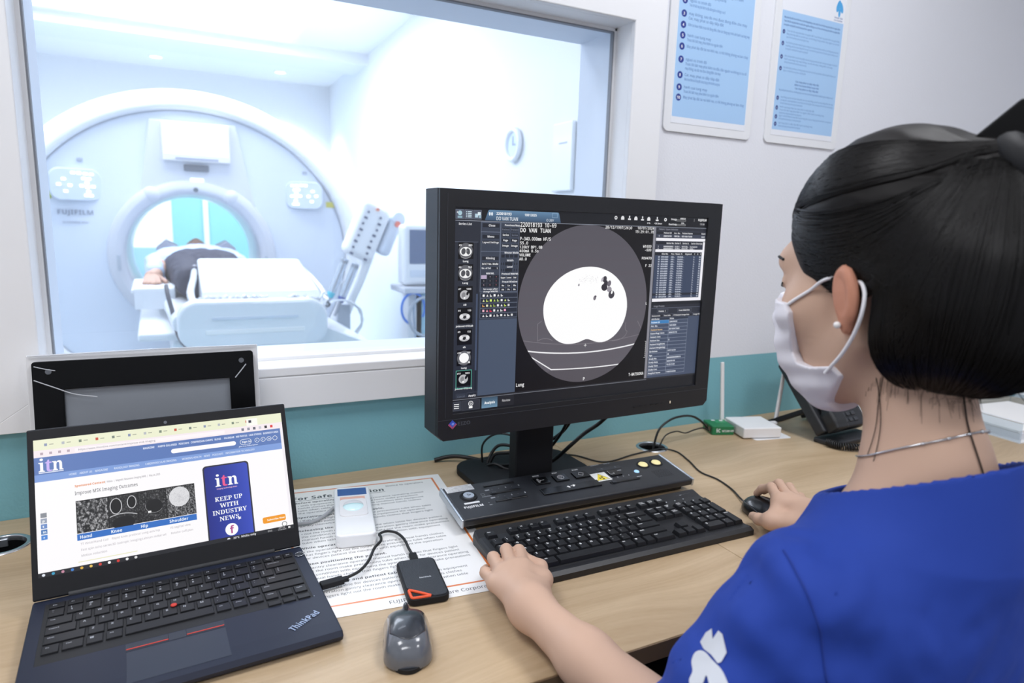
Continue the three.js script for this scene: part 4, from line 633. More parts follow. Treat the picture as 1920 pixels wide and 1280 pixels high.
// ------------------------------------------------------------------ portable drive and its cable
{
  const g = thing('portable_drive', 'black portable drive with an orange corner loop, lying on the instruction sheet', 'drive', [0.2795, SHEET, 0.4585], -0.13);
  const W = 0.0565, D = 0.107, s = rrect(W - 0.003, D - 0.003, 0.009), s2 = rrect(W - 0.007, D - 0.007, 0.008);
  part('rubber_rim', extrude(s, 0.0068, 0.0014, 10).rotateX(-Math.PI / 2).translate(0, 0.0016, 0), MAT.blackMatte, g);
  part('orange_band', extrude(rrect(W - 0.0012, D - 0.0012, 0.0095), 0.0011, 0.0002, 10).rotateX(-Math.PI / 2).translate(0, 0.0046, 0), MAT.orange, g);
  // textured lid with one cut corner for the loop
  const l = new THREE.Shape(); const a = W / 2 - 0.0035, b = D / 2 - 0.0035; l.moveTo(a - 0.007, -b); l.absarc(a - 0.007, -b + 0.007, 0.007, -Math.PI / 2, 0); l.lineTo(a, b - 0.007); l.absarc(a - 0.007, b - 0.007, 0.007, 0, Math.PI / 2); l.lineTo(-a + 0.007, b); l.absarc(-a + 0.007, b - 0.007, 0.007, Math.PI / 2, Math.PI); l.lineTo(-a, -b + 0.027); l.lineTo(-a + 0.032, -b);
  const dots = dataTex(64, 64, (u, v) => { const q = Math.hypot(((u * 8) % 1) - 0.5, ((v * 8) % 1) - 0.5) < 0.33 ? 0.2 : 1; return [q, q, q]; });
  part('lid', planarUV(extrude(l, 0.0006, 0.0008, 8).rotateX(-Math.PI / 2), 'x', 'z', 0.012, 0.012), std(0x2b2f36, 0.5, { bumpMap: dots, bumpScale: 0.0003 }), g, [0, 0.0096, 0]);
  const tri = [[-a + 0.0015, b - 0.021], [-a + 0.0015, b - 0.003], [-a + 0.004, b - 0.0005], [-a + 0.027, b - 0.0005]].map(([x, z]) => V(x, 0.0102, z));
  part('corner_loop', new THREE.TubeGeometry(new THREE.CatmullRomCurve3(tri, true, 'catmullrom', 0.15), 60, 0.0021, 8, true), MAT.orange, g);
  part('loop_hole', extrude(new THREE.Shape([[-a + 0.004, -b + 0.0165], [-a + 0.004, -b + 0.004], [-a + 0.021, -b + 0.0035]].map(([x, y]) => new THREE.Vector2(x, y))), 0.0004).rotateX(-Math.PI / 2), MAT.blackGloss, g, [0, 0.0093, 0]);
  part('brand_lettering', letters('SanDisk', 0.0032, 0.0002).rotateX(-Math.PI / 2), std(0xc9ccd2, 0.5), g, [-0.004, 0.0109, 0.004]);
  const c = thing('drive_cable', 'short black looped cable joining the laptop side to the portable drive', 'cable', [0, 0, 0]);
  part('cord', tube([[0.181, DY + 0.0088, 0.416], [0.204, DY + 0.009, 0.405], [0.224, DY + 0.0095, 0.382], [0.241, DY + 0.012, 0.352], [0.255, DY + 0.013, 0.336], [0.259, DY + 0.012, 0.322], [0.262, SHEET + 0.0075, 0.304], [0.275, SHEET + 0.006, 0.296], [0.287, SHEET + 0.006, 0.305], [0.293, SHEET + 0.006, 0.33], [0.2905, SHEET + 0.006, 0.366], [0.2895, SHEET + 0.006, 0.388]], 0.0022, 120, 10), MAT.cord, c);
  part('drive_plug', rbox(0.0115, 0.0065, 0.02, 0.0015), MAT.blackMatte, c, [0.2885, SHEET + 0.006, 0.3945], [0, -0.13, 0]);
  part('laptop_plug', merge([rbox(0.032, 0.008, 0.013, 0.0015), rbox(0.008, 0.006, 0.008, 0.0015, 0.019, 0, 0)]), MAT.blackMatte, c, [0.1635, DY + 0.0088, 0.4195], [0, 0.12, 0]);
}
// ------------------------------------------------------------------ grey wireless mouse in front
{
  const g = thing('wireless_mouse', 'grey and black wireless mouse standing alone at the front of the desk', 'mouse', [0.219, DY, 0.581], -0.27);
  const body = (x, y, z) => {
    const w = 0.0285 - 0.9 * Math.max(0, z) ** 2 - 1.6 * Math.max(0, -z - 0.01) ** 2 - 0.0016 * Math.exp(-((z + 0.012) ** 2) / 0.0004), qx = Math.abs(x) - (w - 0.02), qz = Math.abs(z + 0.001) - 0.0295;
    const side = Math.hypot(Math.max(qx, 0), Math.max(qz, 0)) + Math.min(0, Math.max(qx, qz)) - 0.0205 + 0.12 * Math.max(0, y - 0.008), h = 0.0375 - 6.2 * (z - 0.008) ** 2 - 9 * x * x;
    return smax(smax(side, (y - h) * 0.9, 0.014), 0.0012 - y, 0.004);
  };
  const spike = ell([0, 0.02, -0.044], [0.0042, 0.008, 0.011]);
  const seam = (x, z) => z - (0.036 - 38 * x * x);
  const topD = (x, y, z) => { let d = smin(body(x, y, z) - 0.0006, spike(x, y, z), 0.004); d = smax(d, 0.0105 + 0.0 - y + 0.25 * Math.max(0, -z - 0.03), 0.001); d = smax(d, seam(x, z), 0.0015); return smax(d, Math.abs(x) - 0.0212 - 0.1 * Math.max(0, -z - 0.015), 0.0015); };
  part('shell', nets(body, [-0.034, 0, -0.062], [0.034, 0.046, 0.062], 0.0014), phys(0x5d6168, 0.22, { clearcoat: 0.7, clearcoatRoughness: 0.12 }), g);
  part('top_cover', nets(topD, [-0.034, 0.004, -0.064], [0.034, 0.046, 0.062], 0.0012), phys(0x2b2e34, 0.3, { clearcoat: 0.3 }), g);
  part('base', extrude((() => { const s = new THREE.Shape(); s.absellipse(0, -0.002, 0.0275, 0.05, 0, Math.PI * 2); return s; })(), 0.004, 0.001, 24).rotateX(-Math.PI / 2), MAT.blackMatte, g, [0, 0.0011, 0]);
  part('scroll_wheel', new THREE.TorusGeometry(0.006, 0.0022, 10, 28).rotateY(Math.PI / 2), MAT.blackMatte, g, [0, 0.0255, -0.032]);
}
// ------------------------------------------------------------------ black wired mouse under the right hand
{
  const g = thing('wired_mouse', 'black wired mouse held under the right hand', 'mouse', [0.91, DY, 0.499], -0.05);
  const body = (x, y, z) => { let q = smin(ell([0, 0.006, 0.008], [0.03, 0.031, 0.046])(x, y, z), ell([0, 0.005, -0.02], [0.029, 0.0265, 0.034])(x, y, z), 0.008); return smax(q, 0.0012 - y, 0.004); };
  part('shell', nets(body, [-0.034, 0, -0.06], [0.034, 0.044, 0.06], 0.0014), phys(0x16171a, 0.3, { clearcoat: 0.3 }), g);
  part('side_stripe', tube([[-0.0235, 0.021, -0.04], [-0.0275, 0.0205, -0.02], [-0.0292, 0.018, 0.0], [-0.0285, 0.014, 0.016]], 0.0011, 30, 6), phys(0x3a3d44, 0.15), g);
  part('scroll_wheel', new THREE.TorusGeometry(0.006, 0.0024, 10, 28).rotateY(Math.PI / 2), MAT.blackMatte, g, [0, 0.0265, -0.028]);
}
// ------------------------------------------------------------------ cords
function cord(name, label, pts, r, group, category = 'cable', mat = MAT.cord) { return tag(part(name, tube(pts, r, Math.max(40, pts.length * 14), 10), mat, scene), label, category, group); }
const y1 = DY + 0.0022;
cord('mouse_cable', 'thin black mouse cable curving over the desk from behind the monitor to the wired mouse', [[0.62, y1, 0.125], [0.7, y1, 0.08], [0.755, y1, 0.092], [0.795, y1, 0.155], [0.885, y1, 0.141], [0.945, DY + 0.004, 0.138], [0.972, DY + 0.0042, 0.141], [0.99, y1, 0.16], [0.976, y1, 0.22], [0.952, y1, 0.285], [0.956, y1, 0.327], [0.946, y1, 0.375], [0.922, y1 + 0.002, 0.425], [0.909, DY + 0.008, 0.449]], 0.0017);
cord('power_cable', 'thick black cable running along the desk into the back of the console', [[0.46, DY - 0.03 + 0.0345, 0.014], [0.484, DY + 0.01, 0.02], [0.507, DY + 0.012, 0.03], [0.548, DY + 0.011, 0.075], [0.575, DY + 0.009, 0.125], [0.593, DY + 0.009, 0.17], [0.603, DY + 0.011, 0.205], [0.61, DY + 0.014, 0.232]], 0.0045);
const bundle = [
  [[0.552, DY - 0.026, 0.1], [0.549, DY + 0.004, 0.098], [0.56, DY + 0.032, 0.1], [0.585, DY + 0.045, 0.13], [0.615, DY + 0.075, 0.155], [0.62, DY + 0.13, 0.19], [0.6, DY + 0.19, 0.262]],
  [[0.541, DY - 0.026, 0.094], [0.545, DY + 0.006, 0.092], [0.572, DY + 0.045, 0.088], [0.6, DY + 0.052, 0.12], [0.635, DY + 0.062, 0.155], [0.66, DY + 0.1, 0.2], [0.665, DY + 0.19, 0.262]],
  [[0.556, DY - 0.026, 0.106], [0.558, DY + 0.002, 0.108], [0.578, DY + 0.018, 0.128], [0.6, DY + 0.028, 0.152], [0.63, DY + 0.05, 0.178], [0.65, DY + 0.12, 0.225], [0.64, DY + 0.19, 0.262]],
  [[0.547, DY - 0.026, 0.088], [0.54, DY + 0.01, 0.086], [0.538, DY + 0.055, 0.09], [0.556, DY + 0.082, 0.115], [0.583, DY + 0.083, 0.15], [0.606, DY + 0.07, 0.178], [0.63, DY + 0.06, 0.2]],
  [[0.538, DY - 0.026, 0.1], [0.535, DY + 0.004, 0.102], [0.549, DY + 0.02, 0.118], [0.57, DY + 0.014, 0.142], [0.6, DY + 0.02, 0.16], [0.64, DY + 0.03, 0.16], [0.68, DY + 0.012, 0.12], [0.72, DY + 0.004, 0.06]],
];
const bl = ['black cable dropping from the monitor into the hole, outermost of the tangle', 'black cable rising steeply from the hole behind the monitor stand', 'black cable lying lowest along the front of the tangle behind the monitor stand', 'thin black cable looping highest above the hole behind the monitor stand', 'black cable running out of the hole and along the desk behind the monitor stand'];
bundle.forEach((p, i) => cord('video_cable', bl[i], p, [0.0034, 0.0034, 0.003, 0.0022, 0.003][i], 'tangle of cables behind the monitor'));
{
  const c = thing('plug_cable', 'black plug hanging straight down under the monitor on its own cable', 'cable', [0.577, 0, 0.205]);
  part('plug', merge([rbox(0.017, 0.034, 0.013, 0.003, 0, 0.852, 0), rbox(0.012, 0.016, 0.01, 0.003, 0, 0.828, 0)]), MAT.blackMatte, c);
  part('cord', tube([[0, 0.822, 0], [0.002, 0.808, -0.006], [0.006, 0.79, -0.025], [-0.002, 0.775, -0.06], [-0.022, 0.758, -0.095], [-0.03, 0.735, -0.1]], 0.003, 50, 8), MAT.cord, c);
  part('upper_cord', tube([[0, 0.868, 0], [0.002, 0.885, 0.004], [0.006, 0.905, 0.04], [0.008, 0.93, 0.058]], 0.003, 24, 8), MAT.cord, c);
}
cord('monitor_cable', 'thick black cable slanting up behind the right side of the monitor stand', [[0.65, DY + 0.004, 0.14], [0.668, DY + 0.035, 0.17], [0.685, 0.822, 0.2], [0.712, 0.84, 0.2], [0.735, 0.862, 0.215], [0.745, 0.9, 0.25]], 0.004);
cord('adapter_cable', 'black cable arching from the desk hole up to the green box', [[0.962, DY - 0.026, 0.112], [0.968, DY + 0.002, 0.11], [0.985, 0.788, 0.105], [1.02, 0.806, 0.1], [1.06, 0.81, 0.096], [1.1, 0.803, 0.09], [1.135, 0.784, 0.085], [1.157, 0.7645, 0.083]], 0.0027);
cord('adapter_cable', 'thinner black cable running low from the desk hole to the green box', [[0.972, DY - 0.026, 0.118], [0.982, DY + 0.002, 0.115], [1.0, 0.772, 0.11], [1.04, 0.776, 0.102], [1.075, 0.766, 0.096], [1.105, 0.769, 0.092], [1.135, 0.77, 0.091], [1.154, 0.7615, 0.092]], 0.0017);
cord('wall_cable', 'black cable lying on the desk between the white router and the telephone', [[1.3, DY + 0.02, 0.055], [1.33, DY + 0.012, 0.045], [1.37, y1, 0.05], [1.42, y1, 0.075], [1.48, y1, 0.06]], 0.002);
// ------------------------------------------------------------------ green box, router, card
{
  const g = thing('network_adapter', 'small green box with white print beside the white router', 'adapter', [1.1985, DY, 0.078], -0.36);
  part('case', rbox(0.056, 0.022, 0.06, 0.0015, 0, 0.0112, 0), MAT.green, g);
  part('label', rbox(0.03, 0.0005, 0.02, 0.0002, 0.008, 0.0224, -0.012), std(0x2f9460, 0.4), g);
  part('socket', merge([box(0.002, 0.012, 0.014, -0.0282, 0.011, 0.014), box(0.002, 0.012, 0.014, -0.0282, 0.011, -0.006)]), MAT.blackGloss, g);
  for (const [x, z] of [[0.014, -0.02], [-0.006, -0.022]]) part('white_mark', rbox(0.009, 0.0005, 0.007, 0.0002), MAT.white, g, [x, 0.0227, z]);
  part('lettering', letters('\u00a7C', 0.009, 0.0004, 0.011), MAT.white, g, [-0.018, 0.007, 0.0299]);
  part('lettering', letters('NETLINK HTB', 0.005, 0.0004, 0.03), MAT.white, g, [-0.003, 0.008, 0.0299]);
}
{
  const g = thing('router', 'white router with two upright antennas on the desk near the wall', 'router', [1.272, DY, 0.12], -0.3);
  part('case', rbox(0.1, 0.026, 0.098, 0.003, 0, 0.0155, 0, 4), MAT.white, g);
  part('foot', cyl(0.04, 0.04, 0.0025, 32, 0, 0.0013, 0), MAT.offwhite, g);
  for (const [x, z, lean] of [[-0.058, -0.048, 0.1], [0.082, -0.032, -0.1]]) { const a = part('antenna', merge([new THREE.CylinderGeometry(0.0062, 0.0072, 0.155, 4, 1).rotateY(Math.PI / 4).scale(1, 1, 0.55).translate(0, 0.085, 0)]), MAT.white, g, [x, 0.012, z], [0, 0.3, lean]); part('hinge', cyl(0.005, 0.005, 0.022, 16).rotateZ(Math.PI / 2), MAT.offwhite, a, [x > 0 ? -0.012 : 0.012, 0.004, 0.004]); }
  const c = thing('card', 'white card lying half under the router', 'card', [1.293, DY, 0.131], -0.18);
  part('sheet', extrude(rrect(0.105, 0.1, 0.008), 0.0007, 0.0001, 8).rotateX(-Math.PI / 2).translate(0, 0.0002, 0), MAT.white, c);
}
// ------------------------------------------------------------------ telephone
{
  const g = thing('desk_telephone', 'black office telephone with its handset and keypad, propped up beside the router', 'telephone', [1.425, DY, 0.2], 0.06);
  const face = new THREE.Group();
  const slope = 0.86;                                             // angle of the face from horizontal
  const body = rbox(0.175, 0.03, 0.2, 0.006, 0, 0, 0, 4), bm = std(0x24262a, 0.5);
  const cy = 0.012 + 0.1 * Math.sin(slope), cz = 0.045 - 0.1 * Math.cos(slope) + 0.0;
  const b = part('body', body, bm, g, [0.02, cy + 0.012, cz], [slope, 0, 0]);
  part('foot_plate', rbox(0.17, 0.012, 0.06, 0.004), bm, g, [0.02, 0.0065, 0.055]);
  part('stand', merge([rbox(0.03, 0.012, 0.12, 0.004)]), MAT.blackMatte, g, [-0.05, 0.038, -0.062], [-0.52, 0, 0]);
  part('stand', merge([rbox(0.03, 0.012, 0.12, 0.004)]), MAT.blackMatte, g, [0.09, 0.038, -0.062], [-0.52, 0, 0]);
  const km = std(0x33363b, 0.4);
  for (let i = 0; i < 4; i++) for (let j = 0; j < 3; j++) { const k = part('key', rbox(0.0135, 0.005, 0.0098, 0.002), km, b, [0.008 + j * 0.0195, 0.0162, 0.036 + i * 0.0155]); if (i + j === 0) part('digit', letters('1', 0.004).rotateX(-Math.PI / 2), MAT.white, k, [-0.002, 0.0024, 0.002]); }
  for (let i = 0; i < 4; i++) part('function_key', rbox(0.011, 0.004, 0.007, 0.0015), km, b, [0.01 + i * 0.021, 0.0158, -0.003]);
  part('display', rbox(0.088, 0.003, 0.046, 0.002), phys(0x394048, 0.2, { clearcoat: 0.8 }), b, [0.035, 0.0152, -0.06]);
  part('edge_strip', rbox(0.003, 0.004, 0.2, 0.001), MAT.alu, b, [0.092, 0.012, 0]);
  const h = part('handset', nets(blend([(x, y, z) => { const q = [Math.abs(x) - 0.014, Math.abs(y) - 0.007, Math.abs(z) - 0.085]; return Math.hypot(Math.max(q[0], 0), Math.max(q[1], 0), Math.max(q[2], 0)) + Math.min(0, Math.max(...q)) - 0.006; }, (x, y, z) => { const q = [Math.abs(x) - 0.017, Math.abs(y + 0.006) - 0.012, Math.abs(z + 0.083) - 0.018]; return Math.hypot(Math.max(q[0], 0), Math.max(q[1], 0), Math.max(q[2], 0)) + Math.min(0, Math.max(...q)) - 0.006; }, (x, y, z) => { const q = [Math.abs(x) - 0.017, Math.abs(y + 0.006) - 0.012, Math.abs(z - 0.083) - 0.018]; return Math.hypot(Math.max(q[0], 0), Math.max(q[1], 0), Math.max(q[2], 0)) + Math.min(0, Math.max(...q)) - 0.006; }], 0.012), [-0.03, -0.03, -0.115], [0.03, 0.03, 0.115], 0.0025), std(0x1d1f22, 0.45), b, [-0.055, 0.034, 0.0], [0, 0, 0]);
  // coiled cord
  const pts = [], path = new THREE.CatmullRomCurve3([V(1.36, DY + 0.012, 0.268), V(1.37, DY + 0.0105, 0.3), V(1.41, DY + 0.0105, 0.325), V(1.46, DY + 0.0105, 0.33), V(1.53, DY + 0.0105, 0.31)]);
  const N = 34 * 10; for (let i = 0; i <= N; i++) { const t = i / N, p = path.getPoint(t), q = path.getTangent(t), n = V(0, 1, 0), s = q.clone().cross(n).normalize(), a = t * 34 * Math.PI * 2; pts.push(p.clone().addScaledVector(n, Math.cos(a) * 0.0072).addScaledVector(s, Math.sin(a) * 0.0072)); }
  tag(part('coiled_cord', new THREE.TubeGeometry(new THREE.CatmullRomCurve3(pts), N * 2, 0.0019, 6), MAT.cord, scene), 'black coiled handset cord lying on the desk in front of the telephone', 'cord');
}
// ------------------------------------------------------------------ tray of papers on the right
{
  const t = thing('document_tray', 'clear plastic tray on the right end of the desk holding white papers', 'tray', [2.03, DY, 0.34], -0.12);
  const clear = phys(0xeef4f8, 0.05, { transmission: 0.9, thickness: 0, ior: 1.49, side: THREE.DoubleSide });
  part('floor_sheet', box(0.34, 0.003, 0.25, 0, 0.0017, 0), MAT.white, t);
  part('rim', merge([rbox(0.34, 0.05, 0.003, 0.001, 0, 0.026, -0.124), rbox(0.003, 0.05, 0.25, 0.001, -0.169, 0.026, 0), rbox(0.003, 0.05, 0.25, 0.001, 0.169, 0.026, 0)]), clear, t);
  part('rim_edge', merge([rbox(0.344, 0.004, 0.006, 0.0015, 0, 0.053, -0.124), rbox(0.006, 0.004, 0.25, 0.0015, -0.169, 0.053, 0), rbox(0.006, 0.004, 0.25, 0.0015, 0.169, 0.053, 0)]), std(0xe4e8ec, 0.3), t);
  const p = thing('paper_stack', 'stack of white papers lying in the clear tray', 'paper', [2.03, DY + 0.0033, 0.335], -0.1);
  part('top_sheet', rbox(0.3, 0.006, 0.215, 0.001, 0, 0.0205, 0), MAT.paper, p); part('lower_sheets', rbox(0.302, 0.017, 0.218, 0.001, 0.002, 0.0087, 0.002), MAT.offwhite, p);
  const f = thing('blue_folder', 'blue edged white folder on the desk in front of the clear tray', 'folder', [1.985, DY, 0.55], -0.16);
  part('cover', rbox(0.32, 0.004, 0.115, 0.001, 0, 0.0105, 0), MAT.white, f); part('blue_edge', rbox(0.326, 0.008, 0.12, 0.0015, 0, 0.0042, 0), std(0x2d3a94, 0.4), f);
}
// ------------------------------------------------------------------ two notices on the wall
function notice(label, x0, x1, yb, draw) {
  const W = x1 - x0, H = 0.425, g = thing('wall_notice', label, 'notice', [(x0 + x1) / 2, yb + H / 2, 0.0]);
  part('backing_plate', extrude(rrect(W, H, 0.014), 0.003, 0.0006, 10).translate(0, 0, 0.0008), phys(0xe9ebee, 0.25, { clearcoat: 0.4 }), g);
  const t = canvasTex(900, Math.round(900 * (H - 0.03) / (W - 0.04)), draw);
  part('printed_sheet', planarUV(box(W - 0.04, H - 0.03, 0.0006, 0, 0, 0), 'x', 'y', W - 0.04, H - 0.03, -(W - 0.04) / 2, -(H - 0.03) / 2), std(0xffffff, 0.5, { map: t }), g, [0, 0.004, 0.0047]);
}
const viet = ['Tr\u01b0\u1edbc khi b\u1eadt m\u00e1y ph\u1ea3i ki\u1ec3m tra ngu\u1ed3n \u0111i\u1ec7n', 'M\u00e1y ph\u00e1t l\u1eafp \u0111\u1eb7t t\u1ea1i n\u01a1i kh\u00f4 r\u00e1o, c\u00f3 h\u1ec7 th\u1ed1ng ph\u00f2ng v\u00e0 b\u00e1o ch\u00e1y', 'ng\u01b0\u1eddi c\u00f3 tr\u00ecnh \u0111\u1ed9', 'Tr\u01b0\u1edbc khi b\u1eadt m\u00e1y ph\u1ea3i ki\u1ec3m tra \u0111\u1ea7u d\u1eabn ngu\u1ed3n v\u00e0 kh\u00f4ng c\u00f3 s\u1ef1 c\u1ed1', 'm\u00e1y kh\u00f4ng, sau \u0111\u00f3 m\u1edbi \u0111\u01b0\u1ee3c \u0111\u00f3ng \u0111i\u1ec7n cho m\u00e1y', 'C\u00e1c m\u00e1y ph\u1ea3i c\u00f3 d\u00e2y ti\u1ebfp \u0111\u1ea5t', 'Ki\u1ec3m tra ho\u00e0n thi\u1ec7n tr\u01b0\u1edbc khi \u0111\u00f3ng \u0111i\u1ec7n, thao t\u00e1c \u0111\u00fang quy tr\u00ecnh v\u1eadn h\u00e0nh c\u1ee7a t\u1eebng m\u00e1y', 'h\u00e0nh c\u1ee7a t\u1eebng m\u00e1y'];
for (let i = 0; i < viet.length; i++) viet[i] = viet[i].normalize('NFD').replace(/[\u0300\u0301\u0303\u0309\u0323\u031b]/g, '').normalize('NFC');   // the font has no stacked tone marks
notice('left wall notice, blue sheet with ten rules numbered in dark blue circles', 1.0185, 1.2935, 1.478, (g, w, h) => {
  g.fillStyle = '#e9edf4'; g.fillRect(0, 0, w, h); g.fillStyle = '#a9cdf2'; g.beginPath(); g.roundRect(8, 90, w - 16, h - 145, 10); g.fill();
  const ys = [380, 470, 570, 655, 735, 820, 920, 1040, 1135, 1215], lines = [2, 2, 2, 1, 2, 1, 3, 2, 2, 1], s = (h - 0) / 1480 * 1.06; let k = 0;
  ys.forEach((y0, i) => { const y = (y0 - 60) * s + 40; g.fillStyle = '#27398c'; g.beginPath(); g.ellipse(70, y, 30, 30, 0, 0, 7); g.fill(); g.fillStyle = '#fff'; g.font = 'bold 34px sans-serif'; g.textAlign = 'center'; g.fillText(String(i + 1), 70, y + 12); g.textAlign = 'left'; g.fillStyle = '#3c5fa0'; g.font = '32px sans-serif'; for (let n = 0; n < lines[i]; n++) { g.fillText(viet[k++ % viet.length], 122, y + 4 + n * 38, n === lines[i] - 1 && lines[i] > 1 ? 420 : w - 160); } });
});
notice('right wall notice, blue sheet with finer print and a small light blue emblem above', 1.3435, 1.6135, 1.4785, (g, w, h) => {
  g.fillStyle = '#e9ecf3'; g.fillRect(0, 0, w, h); g.fillStyle = '#a7cbf0'; g.fillRect(10, h * 0.245, w - 20, h * 0.72);
  g.fillStyle = '#4fa6e0'; for (const [x, y, a, b, r] of [[790, 0.145, 26, 60, 0.3], [835, 0.15, 24, 54, -0.4], [812, 0.185, 16, 40, 0]]) { g.beginPath(); g.ellipse(x, y * h, a, b, r, 0, 7); g.fill(); } g.fillStyle = '#5a6f9c'; g.font = 'bold 22px sans-serif'; g.fillText('TRUNG T\u00c2M', 742, h * 0.222); g.fillText('CH\u1ea8N \u0110O\u00c1N', 742, h * 0.238);
  g.fillStyle = '#3d5a92'; g.font = 'bold 24px sans-serif'; for (let i = 0; i < 3; i++) g.fillText(viet[i * 2 + 1] + ' ' + viet[0], 40, h * 0.29 + i * 34, i === 2 ? 400 : w - 90);
  const ys = [0.37, 0.44, 0.52, 0.59, 0.77, 0.83, 0.885, 0.93]; ys.forEach((y, i) => { g.fillStyle = '#2b3d80'; g.beginPath(); g.ellipse(52, y * h, 17, 21, 0, 0, 7); g.fill(); g.fillStyle = '#dfe9fa'; g.font = 'bold 20px sans-serif'; g.fillText(String(i % 4 + 1), 46, y * h + 8); g.fillStyle = '#5f7fb4'; g.font = '23px sans-serif'; const n = [3, 3, 3, 2, 3, 3, 2, 2][i]; for (let q = 0; q < n; q++) g.fillText(viet[(i * 3 + q) % viet.length] + ' ' + viet[(i + q * 2) % viet.length], 92, y * h - 6 + q * 29, q === n - 1 ? 320 : w - 130); });
  g.textAlign = 'center'; g.font = 'bold 25px sans-serif'; g.fillStyle = '#4a6aa6'; for (let i = 0; i < 3; i++) g.fillText(viet[5 + i % 2].slice(0, 30), w / 2, h * 0.66 + i * 32); g.textAlign = 'left'; g.font = '23px sans-serif'; g.fillText(viet[1] + ' ' + viet[3], 60, h * 0.725, w - 110);
});
// ------------------------------------------------------------------ seated person at the desk
const skin = new THREE.MeshPhysicalMaterial({ color: 0xcdab95, roughness: 0.5, specularIntensity: 0.4 });
const HAIR = phys(0x16130f, 0.42, {});
HAIR.color.setRGB(0.008, 0.007, 0.0068); HAIR.specularIntensity = 0.3; HAIR.roughness = 0.5;
const HEAD = new THREE.Matrix4().compose(V(0.607, 1.2085, 0.859), new THREE.Quaternion().setFromEuler(new THREE.Euler(-0.2, 0.05, 0, 'YXZ')), V(1, 1, 1));
const HINV = HEAD.clone().invert(), he = HINV.elements;
const toHead = (f) => (x, y, z) => f(he[0] * x + he[4] * y + he[8] * z + he[12], he[1] * x + he[5] * y + he[9] * z + he[13], he[2] * x + he[6] * y + he[10] * z + he[14]);
// head in its own frame: face towards -z
const faceBase = blend([
  ell([0, 0.035, 0.014], [0.073, 0.088, 0.092]), ell([0, -0.03, -0.03], [0.0605, 0.086, 0.062]), cone([0, -0.097, -0.062], [0, -0.092, -0.055], 0.02, 0.024),
  cone([-0.05, -0.055, 0.008], [-0.016, -0.1, -0.056], 0.017, 0.016), cone([0.05, -0.055, 0.008], [0.016, -0.1, -0.056], 0.017, 0.016),
  ell([-0.043, -0.022, -0.052], [0.021, 0.02, 0.024]), ell([0.043, -0.022, -0.052], [0.021, 0.02, 0.024]), cone([-0.03, 0.028, -0.075], [0.03, 0.028, -0.075], 0.013, 0.013),
], 0.025);
const nose = blend([cone([0, 0.012, -0.086], [0, -0.028, -0.106], 0.0075, 0.0105), ell([-0.011, -0.033, -0.094], [0.008, 0.008, 0.01]), ell([0.011, -0.033, -0.094], [0.008, 0.008, 0.01])], 0.01);
const lips = blend([ell([0, -0.062, -0.088], [0.021, 0.006, 0.009]), ell([0, -0.071, -0.086], [0.018, 0.007, 0.009])], 0.004);
const socketL = ell([-0.031, 0.008, -0.094], [0.017, 0.011, 0.014]), socketR = ell([0.031, 0.008, -0.094], [0.017, 0.011, 0.014]);
const lidL = ell([-0.031, 0.007, -0.0745], [0.0135, 0.0105, 0.0125]), lidR = ell([0.031, 0.007, -0.0745], [0.0135, 0.0105, 0.0125]);
function earSDF(s) {                                     // a cupped shell standing off the head
  const c = [s * 0.0775, -0.016, 0.011], t = s * 0.5;
  const disc = ell(c, [0.0055, 0.0275, 0.0165], t), rim = ell([c[0] + s * 0.001, c[1] + 0.002, c[2] + 0.002], [0.0078, 0.027, 0.016], t), bowl = ell([c[0] + s * 0.0075, c[1] + 0.001, c[2] - 0.002], [0.007, 0.0195, 0.011], t), lobe = ell([s * 0.074, -0.042, 0.008], [0.005, 0.009, 0.0075], t), root = ell([s * 0.07, -0.014, 0.008], [0.01, 0.026, 0.009]);
  return (x, y, z) => smin(smin(smin(smax(rim(x, y, z), -bowl(x, y, z), 0.003), disc(x, y, z), 0.003), lobe(x, y, z), 0.005), root(x, y, z), 0.006);
}
const earL = earSDF(-1), earR = earSDF(1);
const headSDF = toHead((x, y, z) => {
  let d = smin(faceBase(x, y, z), nose(x, y, z), 0.012);
  d = smax(d, -socketL(x, y, z), 0.012); d = smax(d, -socketR(x, y, z), 0.012);
  d = smin(d, smin(lidL(x, y, z), lidR(x, y, z), 0.001), 0.004); d = smin(d, lips(x, y, z), 0.005);
  if (Math.abs(x) > 0.05) { d = smin(d, earL(x, y, z), 0.006); d = smin(d, earR(x, y, z), 0.006); }
  return d;
});
const neckSDF = blend([cone([0.61, 1.135, 0.896], [0.61, 1.03, 0.925], 0.0455, 0.049), cone([0.61, 1.035, 0.922], [0.535, 0.972, 0.918], 0.036, 0.036), cone([0.61, 1.035, 0.922], [0.685, 0.972, 0.918], 0.036, 0.036), ell([0.61, 0.94, 0.91], [0.11, 0.07, 0.06])], 0.035);
